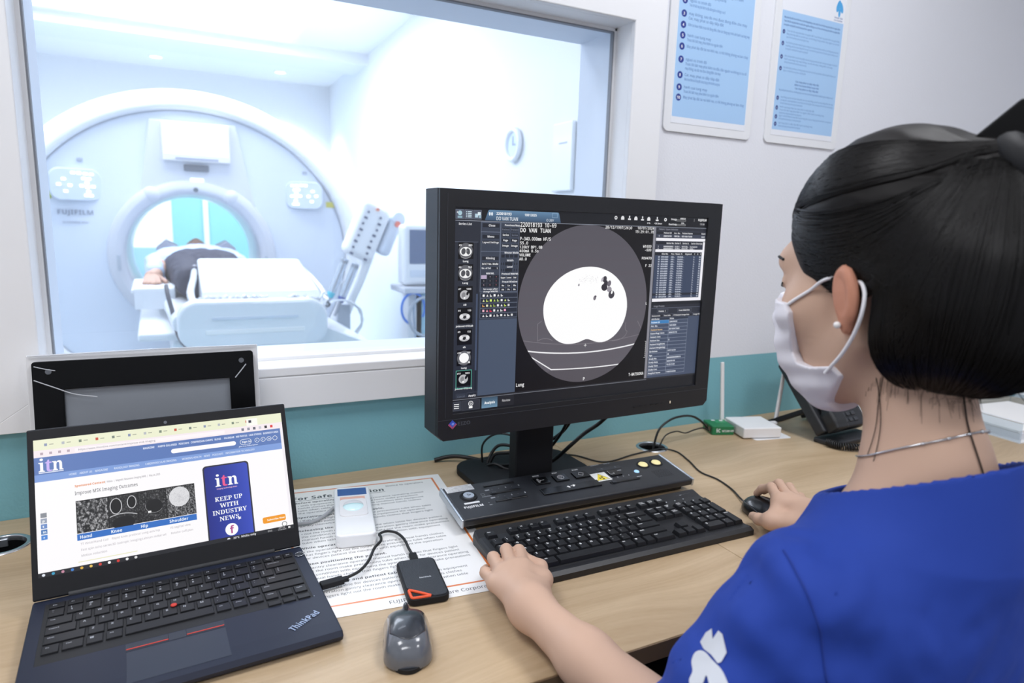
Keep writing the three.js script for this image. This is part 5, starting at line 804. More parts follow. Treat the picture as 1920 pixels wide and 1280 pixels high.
// hands: wrist, palm bars, five fingers of three bones each
function hand(J, r = 1) {
  const palm = [], fingers = [];
  for (const k of ['index', 'middle', 'ring', 'pinky']) {
    const [m, p, d, t] = J[k], q = k === 'pinky' ? 0.88 : 1;
    palm.push(cone(J.wrist, m, 0.0175 * r, 0.0108 * r * q));
    const c = [cone(m, p, 0.0098 * r * q, 0.0086 * r * q), cone(p, d, 0.0086 * r * q, 0.0076 * r * q), cone(d, t, 0.0076 * r * q, 0.0064 * r * q)];
    const f = blend(c, 0.004); fingers.push((x, y, z) => f(x, y, z));
  }
  const [c0, c1, c2, c3] = J.thumb;
  palm.push(cone(J.wrist, c0, 0.017 * r, 0.0155 * r), cone(c0, c1, 0.0165 * r, 0.012 * r), cone(c1, J.index[0], 0.0095 * r, 0.0095 * r));
  const th = blend([cone(c1, c2, 0.0112 * r, 0.0098 * r), cone(c2, c3, 0.0098 * r, 0.0078 * r)], 0.005);
  const arm = blend([cone(J.wrist, J.fore, 0.0243 * r, 0.029), cone(J.fore, J.elbow, 0.029, 0.034), cone(J.elbow, J.up, 0.034, 0.04)], 0.02);
  const P = blend(palm, 0.016);
  return (x, y, z) => {
    let d = smin(P(x, y, z), arm(x, y, z), 0.022);
    let F = 1; for (const f of fingers) F = smin(F, f(x, y, z), 0.0022);
    return smin(smin(d, F, 0.007), th(x, y, z), 0.007);
  };
}
const leftHand = hand({
  wrist: [0.362, 0.789, 0.624], fore: [0.374, 0.785, 0.73], elbow: [0.399, 0.782, 0.868], up: [0.472, 0.93, 0.904],
  pinky: [[0.345, 0.787, 0.556], [0.346, 0.787, 0.525], [0.353, 0.78, 0.509], [0.36, 0.777, 0.498]],
  ring: [[0.3585, 0.795, 0.549], [0.366, 0.796, 0.508], [0.374, 0.786, 0.489], [0.381, 0.778, 0.480]],
  middle: [[0.374, 0.799, 0.548], [0.387, 0.802, 0.505], [0.398, 0.791, 0.485], [0.405, 0.78, 0.476]],
  index: [[0.39, 0.797, 0.552], [0.405, 0.799, 0.509], [0.4155, 0.788, 0.496], [0.421, 0.779, 0.489]],
  thumb: [[0.385, 0.784, 0.6], [0.410, 0.785, 0.569], [0.4195, 0.79, 0.546], [0.408, 0.7925, 0.518]],
}, 0.95);
const rightHand = hand({
  wrist: [0.906, 0.793, 0.6], fore: [0.896, 0.795, 0.70], elbow: [0.872, 0.79, 0.84], up: [0.79, 0.93, 0.9],
  index: [[0.885, 0.803, 0.54], [0.901, 0.8125, 0.508], [0.907, 0.8, 0.484], [0.909, 0.786, 0.471]],
  middle: [[0.904, 0.806, 0.544], [0.929, 0.812, 0.5], [0.936, 0.797, 0.477], [0.935, 0.783, 0.464]],
  ring: [[0.921, 0.801, 0.548], [0.956, 0.801, 0.5], [0.966, 0.784, 0.479], [0.967, 0.769, 0.468]],
  pinky: [[0.936, 0.793, 0.556], [0.969, 0.787, 0.515], [0.977, 0.773, 0.497], [0.977, 0.763, 0.487]],
  thumb: [[0.874, 0.782, 0.582], [0.848, 0.781, 0.557], [0.8475, 0.775, 0.534], [0.864, 0.766, 0.507]],
}, 0.97);
const P = thing('person', 'person in a royal blue scrub top and white face mask, sitting at the desk', 'person', [0, 0, 0]);
{
  const parts = [
    nets((x, y, z) => smin(headSDF(x, y, z), neckSDF(x, y, z), 0.02), [0.44, 0.9, 0.71], [0.775, 1.35, 1.0], 0.0032),
    nets((x, y, z) => smax(leftHand(x, y, z), z - 0.895, 0.001), [0.312, 0.745, 0.462], [0.44, 0.9, 0.9], 0.0024),
    nets((x, y, z) => smax(rightHand(x, y, z), z - 0.85, 0.001), [0.82, 0.742, 0.452], [0.995, 0.85, 0.86], 0.0024),
    // hips and legs, under the desk
    nets(blend([cone([0.52, 0.56, 0.92], [0.5, 0.53, 0.5], 0.085, 0.06), cone([0.69, 0.56, 0.92], [0.71, 0.53, 0.5], 0.085, 0.06), cone([0.5, 0.52, 0.5], [0.5, 0.1, 0.56], 0.055, 0.04), cone([0.71, 0.52, 0.5], [0.71, 0.1, 0.56], 0.055, 0.04), ell([0.605, 0.75, 0.9], [0.13, 0.24, 0.09])], 0.05), [0.38, 0.03, 0.38], [0.83, 1.0, 1.05], 0.011),
  ];
  skin.vertexColors = true;                              // ears are redder than the rest of the skin
  part('body', parts.map((g) => { const p = g.attributes.position, c = new Float32Array(p.count * 3); for (let i = 0; i < p.count; i++) { const x = p.getX(i), y = p.getY(i), z = p.getZ(i), e = Math.min(toHead(earL)(x, y, z), toHead(earR)(x, y, z)), t = Math.min(1, Math.max(0, 1 - (e - 0.001) / 0.004)) * (y > 1.12 ? 1 : 0); c[3 * i] = 1 - 0.04 * t; c[3 * i + 1] = 1 - 0.34 * t; c[3 * i + 2] = 1 - 0.42 * t; } g.setAttribute('color', new THREE.BufferAttribute(c, 3)); return g; }), skin, P);
}
// scrub top: a thin shell round shoulders, back and loose sleeves
const noiseFold = (x, y, z) => 0.0028 * noise3(x * 14, y * 9, z * 14) + 0.0012 * noise3(x * 34 + 5, y * 24, z * 34);
const torsoC = [
  cone([0.462, 0.936, 0.907], [0.57, 0.96, 0.922], 0.045, 0.049), cone([0.758, 0.936, 0.907], [0.65, 0.96, 0.922], 0.045, 0.049), cone([0.57, 0.96, 0.922], [0.65, 0.96, 0.922], 0.049, 0.049), cone([0.61, 0.985, 0.925], [0.612, 1.085, 0.935], 0.089, 0.06),
  ell([0.61, 0.79, 0.9], [0.17, 0.21, 0.105]), ell([0.61, 0.895, 0.93], [0.155, 0.1, 0.075]), ell([0.61, 0.6, 0.905], [0.175, 0.17, 0.12]),
];
const torso = blend(torsoC, 0.035);
const sleeveL = blend([cone([0.474, 0.928, 0.904], [0.436, 0.845, 0.887], 0.053, 0.056), cone([0.436, 0.845, 0.887], [0.412, 0.775, 0.864], 0.056, 0.06)], 0.02);
const sleeveR = blend([cone([0.752, 0.93, 0.902], [0.82, 0.845, 0.875], 0.056, 0.06), cone([0.82, 0.845, 0.875], [0.855, 0.79, 0.848], 0.06, 0.066)], 0.02);
const folds = (x, y, z) => {
  const near = Math.min(1, Math.max(0, (Math.hypot(x - 0.611, z - 0.918) - 0.085) / 0.05 + Math.max(0, 0.97 - y) * 20)); let f = noiseFold(x, y, z) * near;
  // drapes that hang from the shoulder seam and pull across the upper arm
  const w = Math.exp(-((x - 0.45) ** 2) / 0.004 - ((y - 0.9) ** 2) / 0.006);
  f += 0.0042 * w * Math.sin(70 * (0.55 * x + 0.85 * y + 0.35 * z) + 2.2 * noise3(x * 5, y * 5, z * 5));
  const wb = Math.exp(-((x - 0.53) ** 2) / 0.003 - ((y - 0.86) ** 2) / 0.008); f += 0.0035 * wb * Math.sin(60 * (0.9 * x - 0.4 * y) + 1.5 * noise3(x * 6, y * 6, z * 6));
  const q = Math.exp(-((x - 0.428) ** 2) / 0.0006 - ((y - 0.955) ** 2) / 0.0004 - ((z - 0.89) ** 2) / 0.002); f += 0.013 * q;       // dimple at the shoulder seam
  return f;
};
const cut = (x, y, z) => (x < 0.5 ? 0.25 * (x - 0.42) - 0.93 * (y - 0.8) - 0.28 * (z - 0.866) : -1);
const cutR = (x, y, z) => (x > 0.72 ? -0.35 * (x - 0.85) - 0.85 * (y - 0.81) - 0.35 * (z - 0.845) : -1);
const collarY = (x, z) => 1.027 + 0.5 * (z - 0.911);
const neckCut = (x, y, z) => Math.max((Math.hypot((x - 0.611) / 0.071, (z - 0.918) / 0.072) - 1) * 0.07, 0.985 - y);
const outer = (x, y, z) => smin(torso(x, y, z), smin(smax(sleeveL(x, y, z), cut(x, y, z), 0.004), smax(sleeveR(x, y, z), cutR(x, y, z), 0.004), 0.001), 0.03) + folds(x, y, z);
const inner = (x, y, z) => smin(torso(x, y, z), smin(sleeveL(x, y, z), sleeveR(x, y, z), 0.001), 0.03) + folds(x, y, z) + 0.0075;
const shirtSDF = (x, y, z) => { let d = smax(outer(x, y, z), -inner(x, y, z), 0.002); d = smax(d, (y - collarY(x, z)) * 0.9, 0.005); d = smax(d, -neckCut(x, y, z), 0.004); d = smax(d, y - collarY(x, z), 0.006); return smax(d, 0.56 - y, 0.004); };
const weave = dataTex(128, 128, (u, v) => { const s = 0.5 + 0.25 * Math.sin((u + v) * 128 * 1.2) + 0.25 * noise2(u * 50, v * 50); return [s, s, s]; });
const scrub = phys(0x1e41a3, 0.8, { sheen: 0.35, sheenColor: new THREE.Color(0x5f7fd8), sheenRoughness: 0.6 });
const top = part('scrub_top', nets(shirtSDF, [0.3, 0.55, 0.74], [0.95, 1.07, 1.04], 0.0042), scrub, P);
// emblem: flat white figure, laid on the sleeve along its outward direction
{
  const c = V(0.392, 0.884, 0.89), n = V(-0.66, 0.42, 0.62).normalize(), up = V(0.0, 1, -0.1), u = up.clone().cross(n).normalize(), v = n.clone().cross(u).normalize(), s = 1 / (2.461 * 2100);
  const poly = (pts) => new THREE.Shape(pts.map(([x, y]) => new THREE.Vector2((x - 315) * s, (1145 - y) * s)));
  const blob = (cx, cy, a, b, r) => { const q = new THREE.Shape(); q.absellipse((cx - 315) * s, (1145 - cy) * s, a * s, b * s, 0, Math.PI * 2, false, r); return q; };
  const smooth = (pts) => { const q = new THREE.Shape(); q.setFromPoints(new THREE.CatmullRomCurve3(pts.map(([x, y]) => V((x - 315) * s, (1145 - y) * s, 0)), true, 'centripetal').getPoints(90).map((p) => new THREE.Vector2(p.x, p.y))); return q; };
  const shapes = [poly([[268, 1085], [292, 1042], [318, 1020], [323, 1060], [347, 1020], [365, 1030], [384, 1100], [362, 1140], [347, 1148], [318, 1120], [285, 1107]]), smooth([[233, 1168], [246, 1132], [268, 1117], [292, 1117], [328, 1142], [364, 1170], [388, 1210], [404, 1250], [392, 1284], [352, 1284], [320, 1252], [300, 1204], [287, 1236], [266, 1268], [238, 1270], [226, 1242], [240, 1200]])];
  const geos = shapes.map((sh) => {
    const g = new THREE.ShapeGeometry(sh, 10), p = g.attributes.position, N = g.attributes.normal;
    for (let i = 0; i < p.count; i++) {
      const q = c.clone().addScaledVector(u, p.getX(i)).addScaledVector(v, p.getY(i)).addScaledVector(n, 0.08); let d;
      for (let k = 0; k < 60; k++) { d = outer(q.x, q.y, q.z); if (d < 0.0002) break; q.addScaledVector(n, -Math.max(d * 0.8, 0.0003)); }
      q.addScaledVector(n, 0.0016); p.setXYZ(i, q.x, q.y, q.z); N.setXYZ(i, n.x, n.y, n.z);
    }
    return g;
  });
  part('emblem', geos, std(0xe9eef6, 0.7, { side: THREE.DoubleSide }), top);
}
function onShirt(pts0, lift = 0.0012) { const pts = new THREE.CatmullRomCurve3(pts0.map((p) => V(...p))).getPoints(36).map((p) => p.toArray()); return pts.map(([x, y, z]) => { const q = V(x, y, z); for (let k = 0; k < 30; k++) { const e = 0.002, d = outer(q.x, q.y, q.z), g = V(outer(q.x + e, q.y, q.z) - outer(q.x - e, q.y, q.z), outer(q.x, q.y + e, q.z) - outer(q.x, q.y - e, q.z), outer(q.x, q.y, q.z + e) - outer(q.x, q.y, q.z - e)).normalize(); q.addScaledVector(g, -(d - lift)); if (Math.abs(d - lift) < 1e-5) break; } return q; }); }
part('sleeve_seam', tube(onShirt([[0.446, 0.98, 0.91], [0.438, 0.965, 0.94], [0.44, 0.93, 0.96], [0.447, 0.89, 0.97], [0.458, 0.85, 0.975], [0.466, 0.81, 0.98]], 0.0005), 0.0009, 60, 6), std(0x1c3a94, 0.8), top);
part('cuff_seam', tube(onShirt([[0.33, 0.835, 0.89], [0.345, 0.825, 0.92], [0.38, 0.815, 0.935], [0.42, 0.812, 0.935]]), 0.0008, 40, 6), std(0x1b3688, 0.8), top);
part('trousers', nets(blend([cone([0.52, 0.57, 0.92], [0.5, 0.54, 0.5], 0.1, 0.072), cone([0.69, 0.57, 0.92], [0.71, 0.54, 0.5], 0.1, 0.072), cone([0.5, 0.53, 0.5], [0.5, 0.12, 0.56], 0.07, 0.062), cone([0.71, 0.53, 0.5], [0.71, 0.12, 0.56], 0.07, 0.062), ell([0.605, 0.6, 0.93], [0.19, 0.12, 0.13])], 0.04), [0.36, 0.03, 0.36], [0.85, 0.76, 1.1], 0.012), std(0x15171f, 0.8), P);
for (const x of [0.5, 0.71]) part('shoe', nets(blend([cone([x, 0.035, 0.6], [x, 0.03, 0.43], 0.036, 0.03), cone([x, 0.05, 0.59], [x, 0.09, 0.57], 0.04, 0.042)], 0.03), [x - 0.08, 0.0, 0.36], [x + 0.08, 0.16, 0.68], 0.008), std(0xe7e7e7, 0.5), P);
// hair: close cap, heavy mass folded up at the back, knot and clip
const capH = toHead((x, y, z) => ell([0, 0.042, 0.018], [0.0825, 0.0975, 0.099])(x, y, z));
const faceKeep = toHead((x, y, z) => {                    // negative where no hair may grow: face, in side view
  const a = Math.abs(x); const line = 0.062 - 0.25 * Math.max(0, a - 0.03);
  const pts = [[-0.2, 0.075], [-0.078, 0.07], [-0.064, 0.045], [-0.05, 0.016], [-0.037, -0.004], [-0.02, -0.03], [-0.008, -0.028], [-0.004, -0.008], [0.01, -0.001], [0.028, -0.008], [0.04, -0.034], [0.046, -0.07], [0.05, -0.105], [0.056, -0.13], [-0.2, -0.13]];
  // signed distance to the polygon in (z, y)
  let d = 1e9, inside = false; for (let i = 0, j = pts.length - 1; i < pts.length; j = i++) { const [x1, y1] = pts[j], [x2, y2] = pts[i], ex = x2 - x1, ey = y2 - y1, t = Math.min(1, Math.max(0, ((z - x1) * ex + (y - y1) * ey) / (ex * ex + ey * ey))); d = Math.min(d, Math.hypot(z - x1 - ex * t, y - y1 - ey * t)); if ((y1 > y) !== (y2 > y) && z < (x2 - x1) * (y - y1) / (y2 - y1) + x1) inside = !inside; }
  return inside ? -d : d;
});
const KNOT = [0.613, 1.302, 0.962];
const back = blend([ell([0.607, 1.215, 0.925], [0.079, 0.098, 0.078]), ell([0.61, 1.2, 0.95], [0.075, 0.082, 0.06]), ell([0.612, 1.28, 0.94], [0.05, 0.05, 0.045]), ell([0.588, 1.162, 0.914], [0.054, 0.045, 0.045]), ell([0.615, 1.165, 0.955], [0.064, 0.038, 0.05])], 0.02);
const tailSDF = blend([cone(KNOT, [0.62, 1.3, 0.99], 0.018, 0.026), cone([0.62, 1.3, 0.99], [0.624, 1.24, 1.012], 0.026, 0.022)], 0.02);
const strand = (x, y, z) => { const a = Math.atan2(y - KNOT[1], KNOT[2] - z + 0.02) * 26 + (x - 0.6) * 120; return 0.0004 * Math.sin(a + 2 * noise3(x * 20, y * 20, z * 20)) + 0.0005 * noise3(x * 22, y * 22, z * 10); };
const hairSDF = (x, y, z) => smax(smin(smin(capH(x, y, z), back(x, y, z), 0.018), tailSDF(x, y, z), 0.01) + strand(x, y, z), -faceKeep(x, y, z), 0.006);
const hair = part('hair', nets(hairSDF, [0.505, 1.06, 0.735], [0.71, 1.375, 1.065], 0.003), HAIR, P);
{ // individual strands combed from the hairline back to the knot
  const pos = [], nor = [], idx = [], H = new THREE.Matrix4().copy(HEAD), K = V(...KNOT), grad = (q) => { const e = 0.003, f = (x, y, z) => smin(capH(x, y, z), back(x, y, z), 0.018); return V(f(q.x + e, q.y, q.z) - f(q.x - e, q.y, q.z), f(q.x, q.y + e, q.z) - f(q.x, q.y - e, q.z), f(q.x, q.y, q.z + e) - f(q.x, q.y, q.z - e)).normalize(); };
  const surf = (q, lift) => { for (let k = 0; k < 6; k++) { const d = smin(capH(q.x, q.y, q.z), back(q.x, q.y, q.z), 0.018); q.addScaledVector(grad(q), -(d - lift)); } return q; };
  const lineLow = [[-0.075, 0.074], [-0.062, 0.047], [-0.048, 0.02], [-0.034, 0.0], [-0.022, -0.022], [-0.012, -0.01], [0.0, 0.008], [0.014, 0.012], [0.033, 0.0], [0.042, -0.03], [0.048, -0.065], [0.054, -0.1]];
  for (let n = 0; n < 4600; n++) {
    const side = rnd() < 0.86 ? -1 : 1, f = rnd() * (lineLow.length - 1), i = Math.floor(f), t = f - i, z = lineLow[i][0] * (1 - t) + lineLow[i + 1][0] * t, y = lineLow[i][1] * (1 - t) + lineLow[i + 1][1] * t;
    const onTop = rnd() < 0.42; const start = onTop ? V((rnd() * 2 - 1) * 0.068, 0.075 + 0.03 * rnd(), -0.082 + 0.03 * rnd()) : V(side * (0.083 - 0.55 * Math.max(0, -z - 0.03)), y + 0.004 + 0.012 * rnd(), z + 0.006 * rnd());
    const drape = n > 2600, an = (rnd() * 2.9 - 2.0); const A = drape ? V(KNOT[0] + 0.03 * Math.sin(an), KNOT[1] - 0.012 + 0.01 * rnd(), KNOT[2] - 0.02 + 0.02 * Math.cos(an)) : start.applyMatrix4(H), B = drape ? V(0.603 + 0.035 * Math.sin(an), 1.108 + 0.008 * rnd(), 0.928 + 0.03 * Math.cos(an)) : K, lift = 0.0006 + 0.0013 * rnd(), N = 15, r = 0.00045 + 0.0004 * rnd(), end = 0.55 + 0.45 * rnd(), begin = rnd() < 0.55 ? 0 : 0.5 * rnd(), sag = -0.012 - 0.02 * rnd() + (onTop ? 0.03 : 0), pts = [];
    for (let k = 0; k < N; k++) { const s = begin + (end - begin) * k / (N - 1), q = A.clone().lerp(B, s); if (!drape) q.y += sag * Math.sin(Math.PI * s) * 1.4; const bow = 0.04 * Math.sin(Math.PI * s); if (drape) { q.x += 1.3 * bow * Math.sin(an); q.z += 1.3 * bow * Math.cos(an); } else q.x += (A.x < 0.605 ? -1 : 1) * bow; pts.push(surf(q, lift)); }
    const b0 = pos.length / 3;
    for (let k = 0; k < N; k++) { const tn = pts[Math.min(N - 1, k + 1)].clone().sub(pts[Math.max(0, k - 1)]).normalize(), g = grad(pts[k]), s = tn.clone().cross(g).normalize(); for (let c = 0; c < 3; c++) { const a = c * 2.0944 + 1.5708, w = r * (k === 0 || k === N - 1 ? 0.2 : 1), dir = g.clone().multiplyScalar(Math.sin(a)).addScaledVector(s, Math.cos(a)); pos.push(pts[k].x + dir.x * w, pts[k].y + dir.y * w, pts[k].z + dir.z * w); nor.push(dir.x, dir.y, dir.z); } }
    for (let k = 0; k < N - 1; k++) for (let c = 0; c < 3; c++) { const a = b0 + k * 3 + c, b = b0 + k * 3 + (c + 1) % 3; idx.push(a, a + 3, b, b, a + 3, b + 3); }
  }
  const g = new THREE.BufferGeometry(); g.setAttribute('position', new THREE.Float32BufferAttribute(pos, 3)); g.setAttribute('normal', new THREE.Float32BufferAttribute(nor, 3)); g.setAttribute('uv', new THREE.BufferAttribute(new Float32Array(pos.length / 3 * 2), 2)); g.setIndex(idx);
  const sm = phys(0x16130f, 0.34, {}); sm.color.setRGB(0.0075, 0.0066, 0.0064); sm.specularIntensity = 0.5; sm.roughness = 0.36;
  tag(part('combed_strands', g, sm, hair), null, null, null, 'stuff');
  // loose hairs down the nape and round the hairline
  const loose = [
    [[0.57, 1.125, 0.9], [0.567, 1.1, 0.9], [0.563, 1.07, 0.9], [0.56, 1.05, 0.9]], [[0.6, 1.115, 0.95], [0.598, 1.085, 0.963], [0.6, 1.05, 0.978], [0.612, 1.02, 0.99], [0.632, 0.985, 1.0], [0.655, 0.955, 1.01]],
    [[0.56, 1.13, 0.89], [0.556, 1.1, 0.9], [0.556, 1.07, 0.905], [0.56, 1.045, 0.91]], [[0.65, 1.13, 0.955], [0.665, 1.105, 0.97], [0.69, 1.09, 0.975]],
  ];
  const onNeck = (p) => new THREE.CatmullRomCurve3(p.map((q) => V(...q))).getPoints(24).map((q) => { const f = (x, y, z) => Math.min(headSDF(x, y, z), neckSDF(x, y, z), shirtSDF(x, y, z)); for (let k = 0; k < 12; k++) { const e = 0.002, d = f(q.x, q.y, q.z), g = V(f(q.x + e, q.y, q.z) - f(q.x - e, q.y, q.z), f(q.x, q.y + e, q.z) - f(q.x, q.y - e, q.z), f(q.x, q.y, q.z + e) - f(q.x, q.y, q.z - e)).normalize(); if (d < 0.012) q.addScaledVector(g, -(d - 0.0012) * 0.8); } return q; });
  const fine = []; for (let i = 0; i < 70; i++) { const an = -2.2 + 3.4 * rnd(), A = V(0.606 + 0.05 * Math.sin(an), 1.118 + 0.01 * rnd(), 0.912 + 0.05 * Math.cos(an)), l = 0.012 + 0.02 * rnd() * rnd(), lean = (rnd() - 0.3) * 0.012; fine.push(tube(onNeck([A.toArray(), [A.x + lean * 0.5, A.y - l * 0.5, A.z], [A.x + lean, A.y - l, A.z]]), 0.00014, 10, 3)); }
  tag(part('nape_hairs', fine, HAIR, hair), null, null, null, 'stuff');
  part('loose_strands', loose.map((p, i) => tube(onNeck(p), i === 1 ? 0.0007 : 0.00035, 40, 5)), HAIR, hair);
  part('hair_tie', new THREE.TorusGeometry(0.021, 0.0125, 14, 36).rotateY(0.15).rotateX(-0.75), phys(0x17181b, 0.65, { specularIntensity: 0.6 }), P, [KNOT[0], KNOT[1] + 0.006, KNOT[2] + 0.004]);
  const clip = part('hair_clip', [extrude(new THREE.Shape([[-0.02, 0], [0.006, 0.026], [0.045, 0.034], [0.05, 0.0], [0.02, -0.016]].map(([a, b]) => new THREE.Vector2(a, b))), 0.012, 0.002).translate(0, 0, -0.006)], phys(0x050506, 0.6, { specularIntensity: 0.4 }), P, [0.618, 1.334, 0.943], [0, -0.9, 0]);
}
// eyebrow, lashes and eyes
{
  const lm = std(0x1a1614, 0.6);
  const hp = (x, y, z) => V(x, y, z).applyMatrix4(HEAD);
  for (const s of [-1, 1]) {
    const on = (pts, lift) => pts.map(([x, y, z]) => { const q = hp(x, y, z); for (let k = 0; k < 20; k++) { const e = 0.0015, d = headSDF(q.x, q.y, q.z), g = V(headSDF(q.x + e, q.y, q.z) - headSDF(q.x - e, q.y, q.z), headSDF(q.x, q.y + e, q.z) - headSDF(q.x, q.y - e, q.z), headSDF(q.x, q.y, q.z + e) - headSDF(q.x, q.y, q.z - e)).normalize(); q.addScaledVector(g, lift - d); } return q; });
    const bp = on([[s * 0.012, 0.028, -0.093], [s * 0.02, 0.031, -0.0925], [s * 0.03, 0.034, -0.09], [s * 0.041, 0.0335, -0.083], [s * 0.05, 0.03, -0.075]], 0.0003);
    part('eyebrow', [tube(bp, 0.0015, 24, 6), new THREE.SphereGeometry(0.0015, 8, 6).translate(...bp[0].toArray()), new THREE.SphereGeometry(0.0015, 8, 6).translate(...bp[4].toArray())], lm, P);
    part('eyelashes', tube(on([[s * 0.02, 0.004, -0.089], [s * 0.026, 0.0025, -0.09], [s * 0.033, 0.002, -0.089], [s * 0.04, 0.003, -0.085], [s * 0.0455, 0.006, -0.08]], 0.0008), 0.0008, 20, 6), lm, P);
    part('eye', new THREE.SphereGeometry(0.0115, 20, 14).translate(...hp(s * 0.031, 0.006, -0.0738).toArray()), std(0xf2efec, 0.2), P);
  }
}
// face mask with ear loops
{
  const region = (z, y) => { const pts = [[-0.17, 0.01], [-0.112, 0.0], [-0.095, -0.006], [-0.074, -0.013], [-0.058, -0.016], [-0.052, -0.026], [-0.056, -0.042], [-0.062, -0.054], [-0.067, -0.066], [-0.062, -0.077], [-0.045, -0.081], [-0.018, -0.08], [-0.014, -0.09], [-0.028, -0.104], [-0.045, -0.119], [-0.05, -0.135], [-0.17, -0.16]]; let d = 1e9, inside = false; for (let i = 0, j = pts.length - 1; i < pts.length; j = i++) { const [x1, y1] = pts[j], [x2, y2] = pts[i], ex = x2 - x1, ey = y2 - y1, t = Math.min(1, Math.max(0, ((z - x1) * ex + (y - y1) * ey) / (ex * ex + ey * ey))); d = Math.min(d, Math.hypot(z - x1 - ex * t, y - y1 - ey * t)); if ((y1 > y) !== (y2 > y) && z < (x2 - x1) * (y - y1) / (y2 - y1) + x1) inside = !inside; } return inside ? -d : d; };
  const beak = blend([ell([0, -0.06, -0.063], [0.046, 0.048, 0.046]), cone([0, -0.024, -0.094], [0, -0.092, -0.077], 0.0155, 0.013)], 0.02);
  const solid = (x, y, z) => smin(smin(faceBase(x, y, z), nose(x, y, z), 0.012), beak(x, y, z), 0.012);
  const mask = toHead((x, y, z) => { const d = solid(x, y, z); return smax(smax(d - 0.0062 + 0.0008 * Math.sin(y * 260), -(smin(faceBase(x, y, z), nose(x, y, z), 0.012) + 0.014), 0.001), region(z, y), 0.002); });
  part('face_mask', nets(mask, [0.505, 1.03, 0.71], [0.705, 1.23, 0.87], 0.0022), std(0xeceaf0, 0.85), P);
  const loop = (s) => {
    const skinF = (x, y, z) => { let d = smin(faceBase(x, y, z), nose(x, y, z), 0.012); return Math.min(d, smax(solid(x, y, z) - 0.0062, region(z, y), 0.002)); };
    const raw = [[s * 0.054, -0.0225, -0.067], [s * 0.0605, -0.015, -0.05], [s * 0.068, -0.006, -0.03], [s * 0.0735, 0.001, -0.012], [s * 0.0748, 0.003, 0.006], [s * 0.0765, -0.001, 0.022], [s * 0.083, -0.013, 0.0325], [s * 0.086, -0.03, 0.0315], [s * 0.0815, -0.048, 0.0205], [s * 0.074, -0.066, 0.003], [s * 0.066, -0.081, -0.017], [s * 0.0625, -0.086, -0.024]];
    const pts = raw.map(([x, y, z], i) => { if (i > 3 && i < 9) return V(x, y, z); const q = V(x, y, z); for (let k = 0; k < 20; k++) { const d = skinF(q.x, q.y, q.z); if (d > 0.0016) break; q.x += s * 0.0006; } return q; });
    const w = pts.map((p) => p.applyMatrix4(HEAD)); return [tube(w, 0.0017, 90, 8), new THREE.SphereGeometry(0.0019, 10, 8).translate(...w[0].toArray()), new THREE.SphereGeometry(0.0019, 10, 8).translate(...w[11].toArray())];
  };
  part('ear_loop', loop(-1), std(0xf0eff2, 0.7), P); part('ear_loop', loop(1), std(0xf0eff2, 0.7), P);
  const e = V(-0.0815, -0.041, 0.004).applyMatrix4(HEAD); part('earring', new THREE.SphereGeometry(0.0033, 16, 12).translate(e.x, e.y, e.z), phys(0xf4f1ee, 0.2, { clearcoat: 1 }), P);
  // necklace following the neck
  const nk = []; for (let i = 0; i <= 40; i++) { const a = -2.5 + 5 * i / 40, q = V(0.606 + 0.09 * Math.sin(a), 1.058 + 0.5 * (0.917 + 0.05 * Math.cos(a) - 0.913), 0.915 + 0.09 * Math.cos(a)); const f = neckSDF; for (let k = 0; k < 30; k++) { const d = f(q.x, q.y, q.z), h = 0.002, g = V(f(q.x + h, q.y, q.z) - f(q.x - h, q.y, q.z), 0, f(q.x, q.y, q.z + h) - f(q.x, q.y, q.z - h)).normalize(); q.addScaledVector(g, -(d - 0.0014)); } nk.push(q); }
  part('necklace', tube(nk, 0.0009, 120, 6), MAT.chrome, P);
  const beads = [12, 15, 18, 21, 24, 27].map((i) => new THREE.SphereGeometry(0.0017, 10, 8).scale(1.6, 1, 1).translate(nk[i].x, nk[i].y, nk[i].z)); part('necklace_link', beads, MAT.chrome, P);
}
// ------------------------------------------------------------------ chair
{
  const c = thing('office_chair', 'black office chair under the seated person', 'chair', [0.605, 0, 0.93]);
  part('seat', extrude(rrect(0.46, 0.44, 0.08), 0.05, 0.012, 10).rotateX(-Math.PI / 2).translate(0, 0.4, 0), MAT.blackMatte, c);
  part('column', cyl(0.025, 0.03, 0.3, 24, 0, 0.25, 0), MAT.black, c);
  for (let i = 0; i < 5; i++) { const a = i * 1.2566 + 0.3; const l = part('leg', rbox(0.28, 0.03, 0.04, 0.01, 0.15, 0, 0), MAT.black, c, [0, 0.095, 0], [0, a, 0]); part('caster', new THREE.TorusGeometry(0.022, 0.012, 10, 24), MAT.blackMatte, l, [0.28, -0.06, 0]); }
}
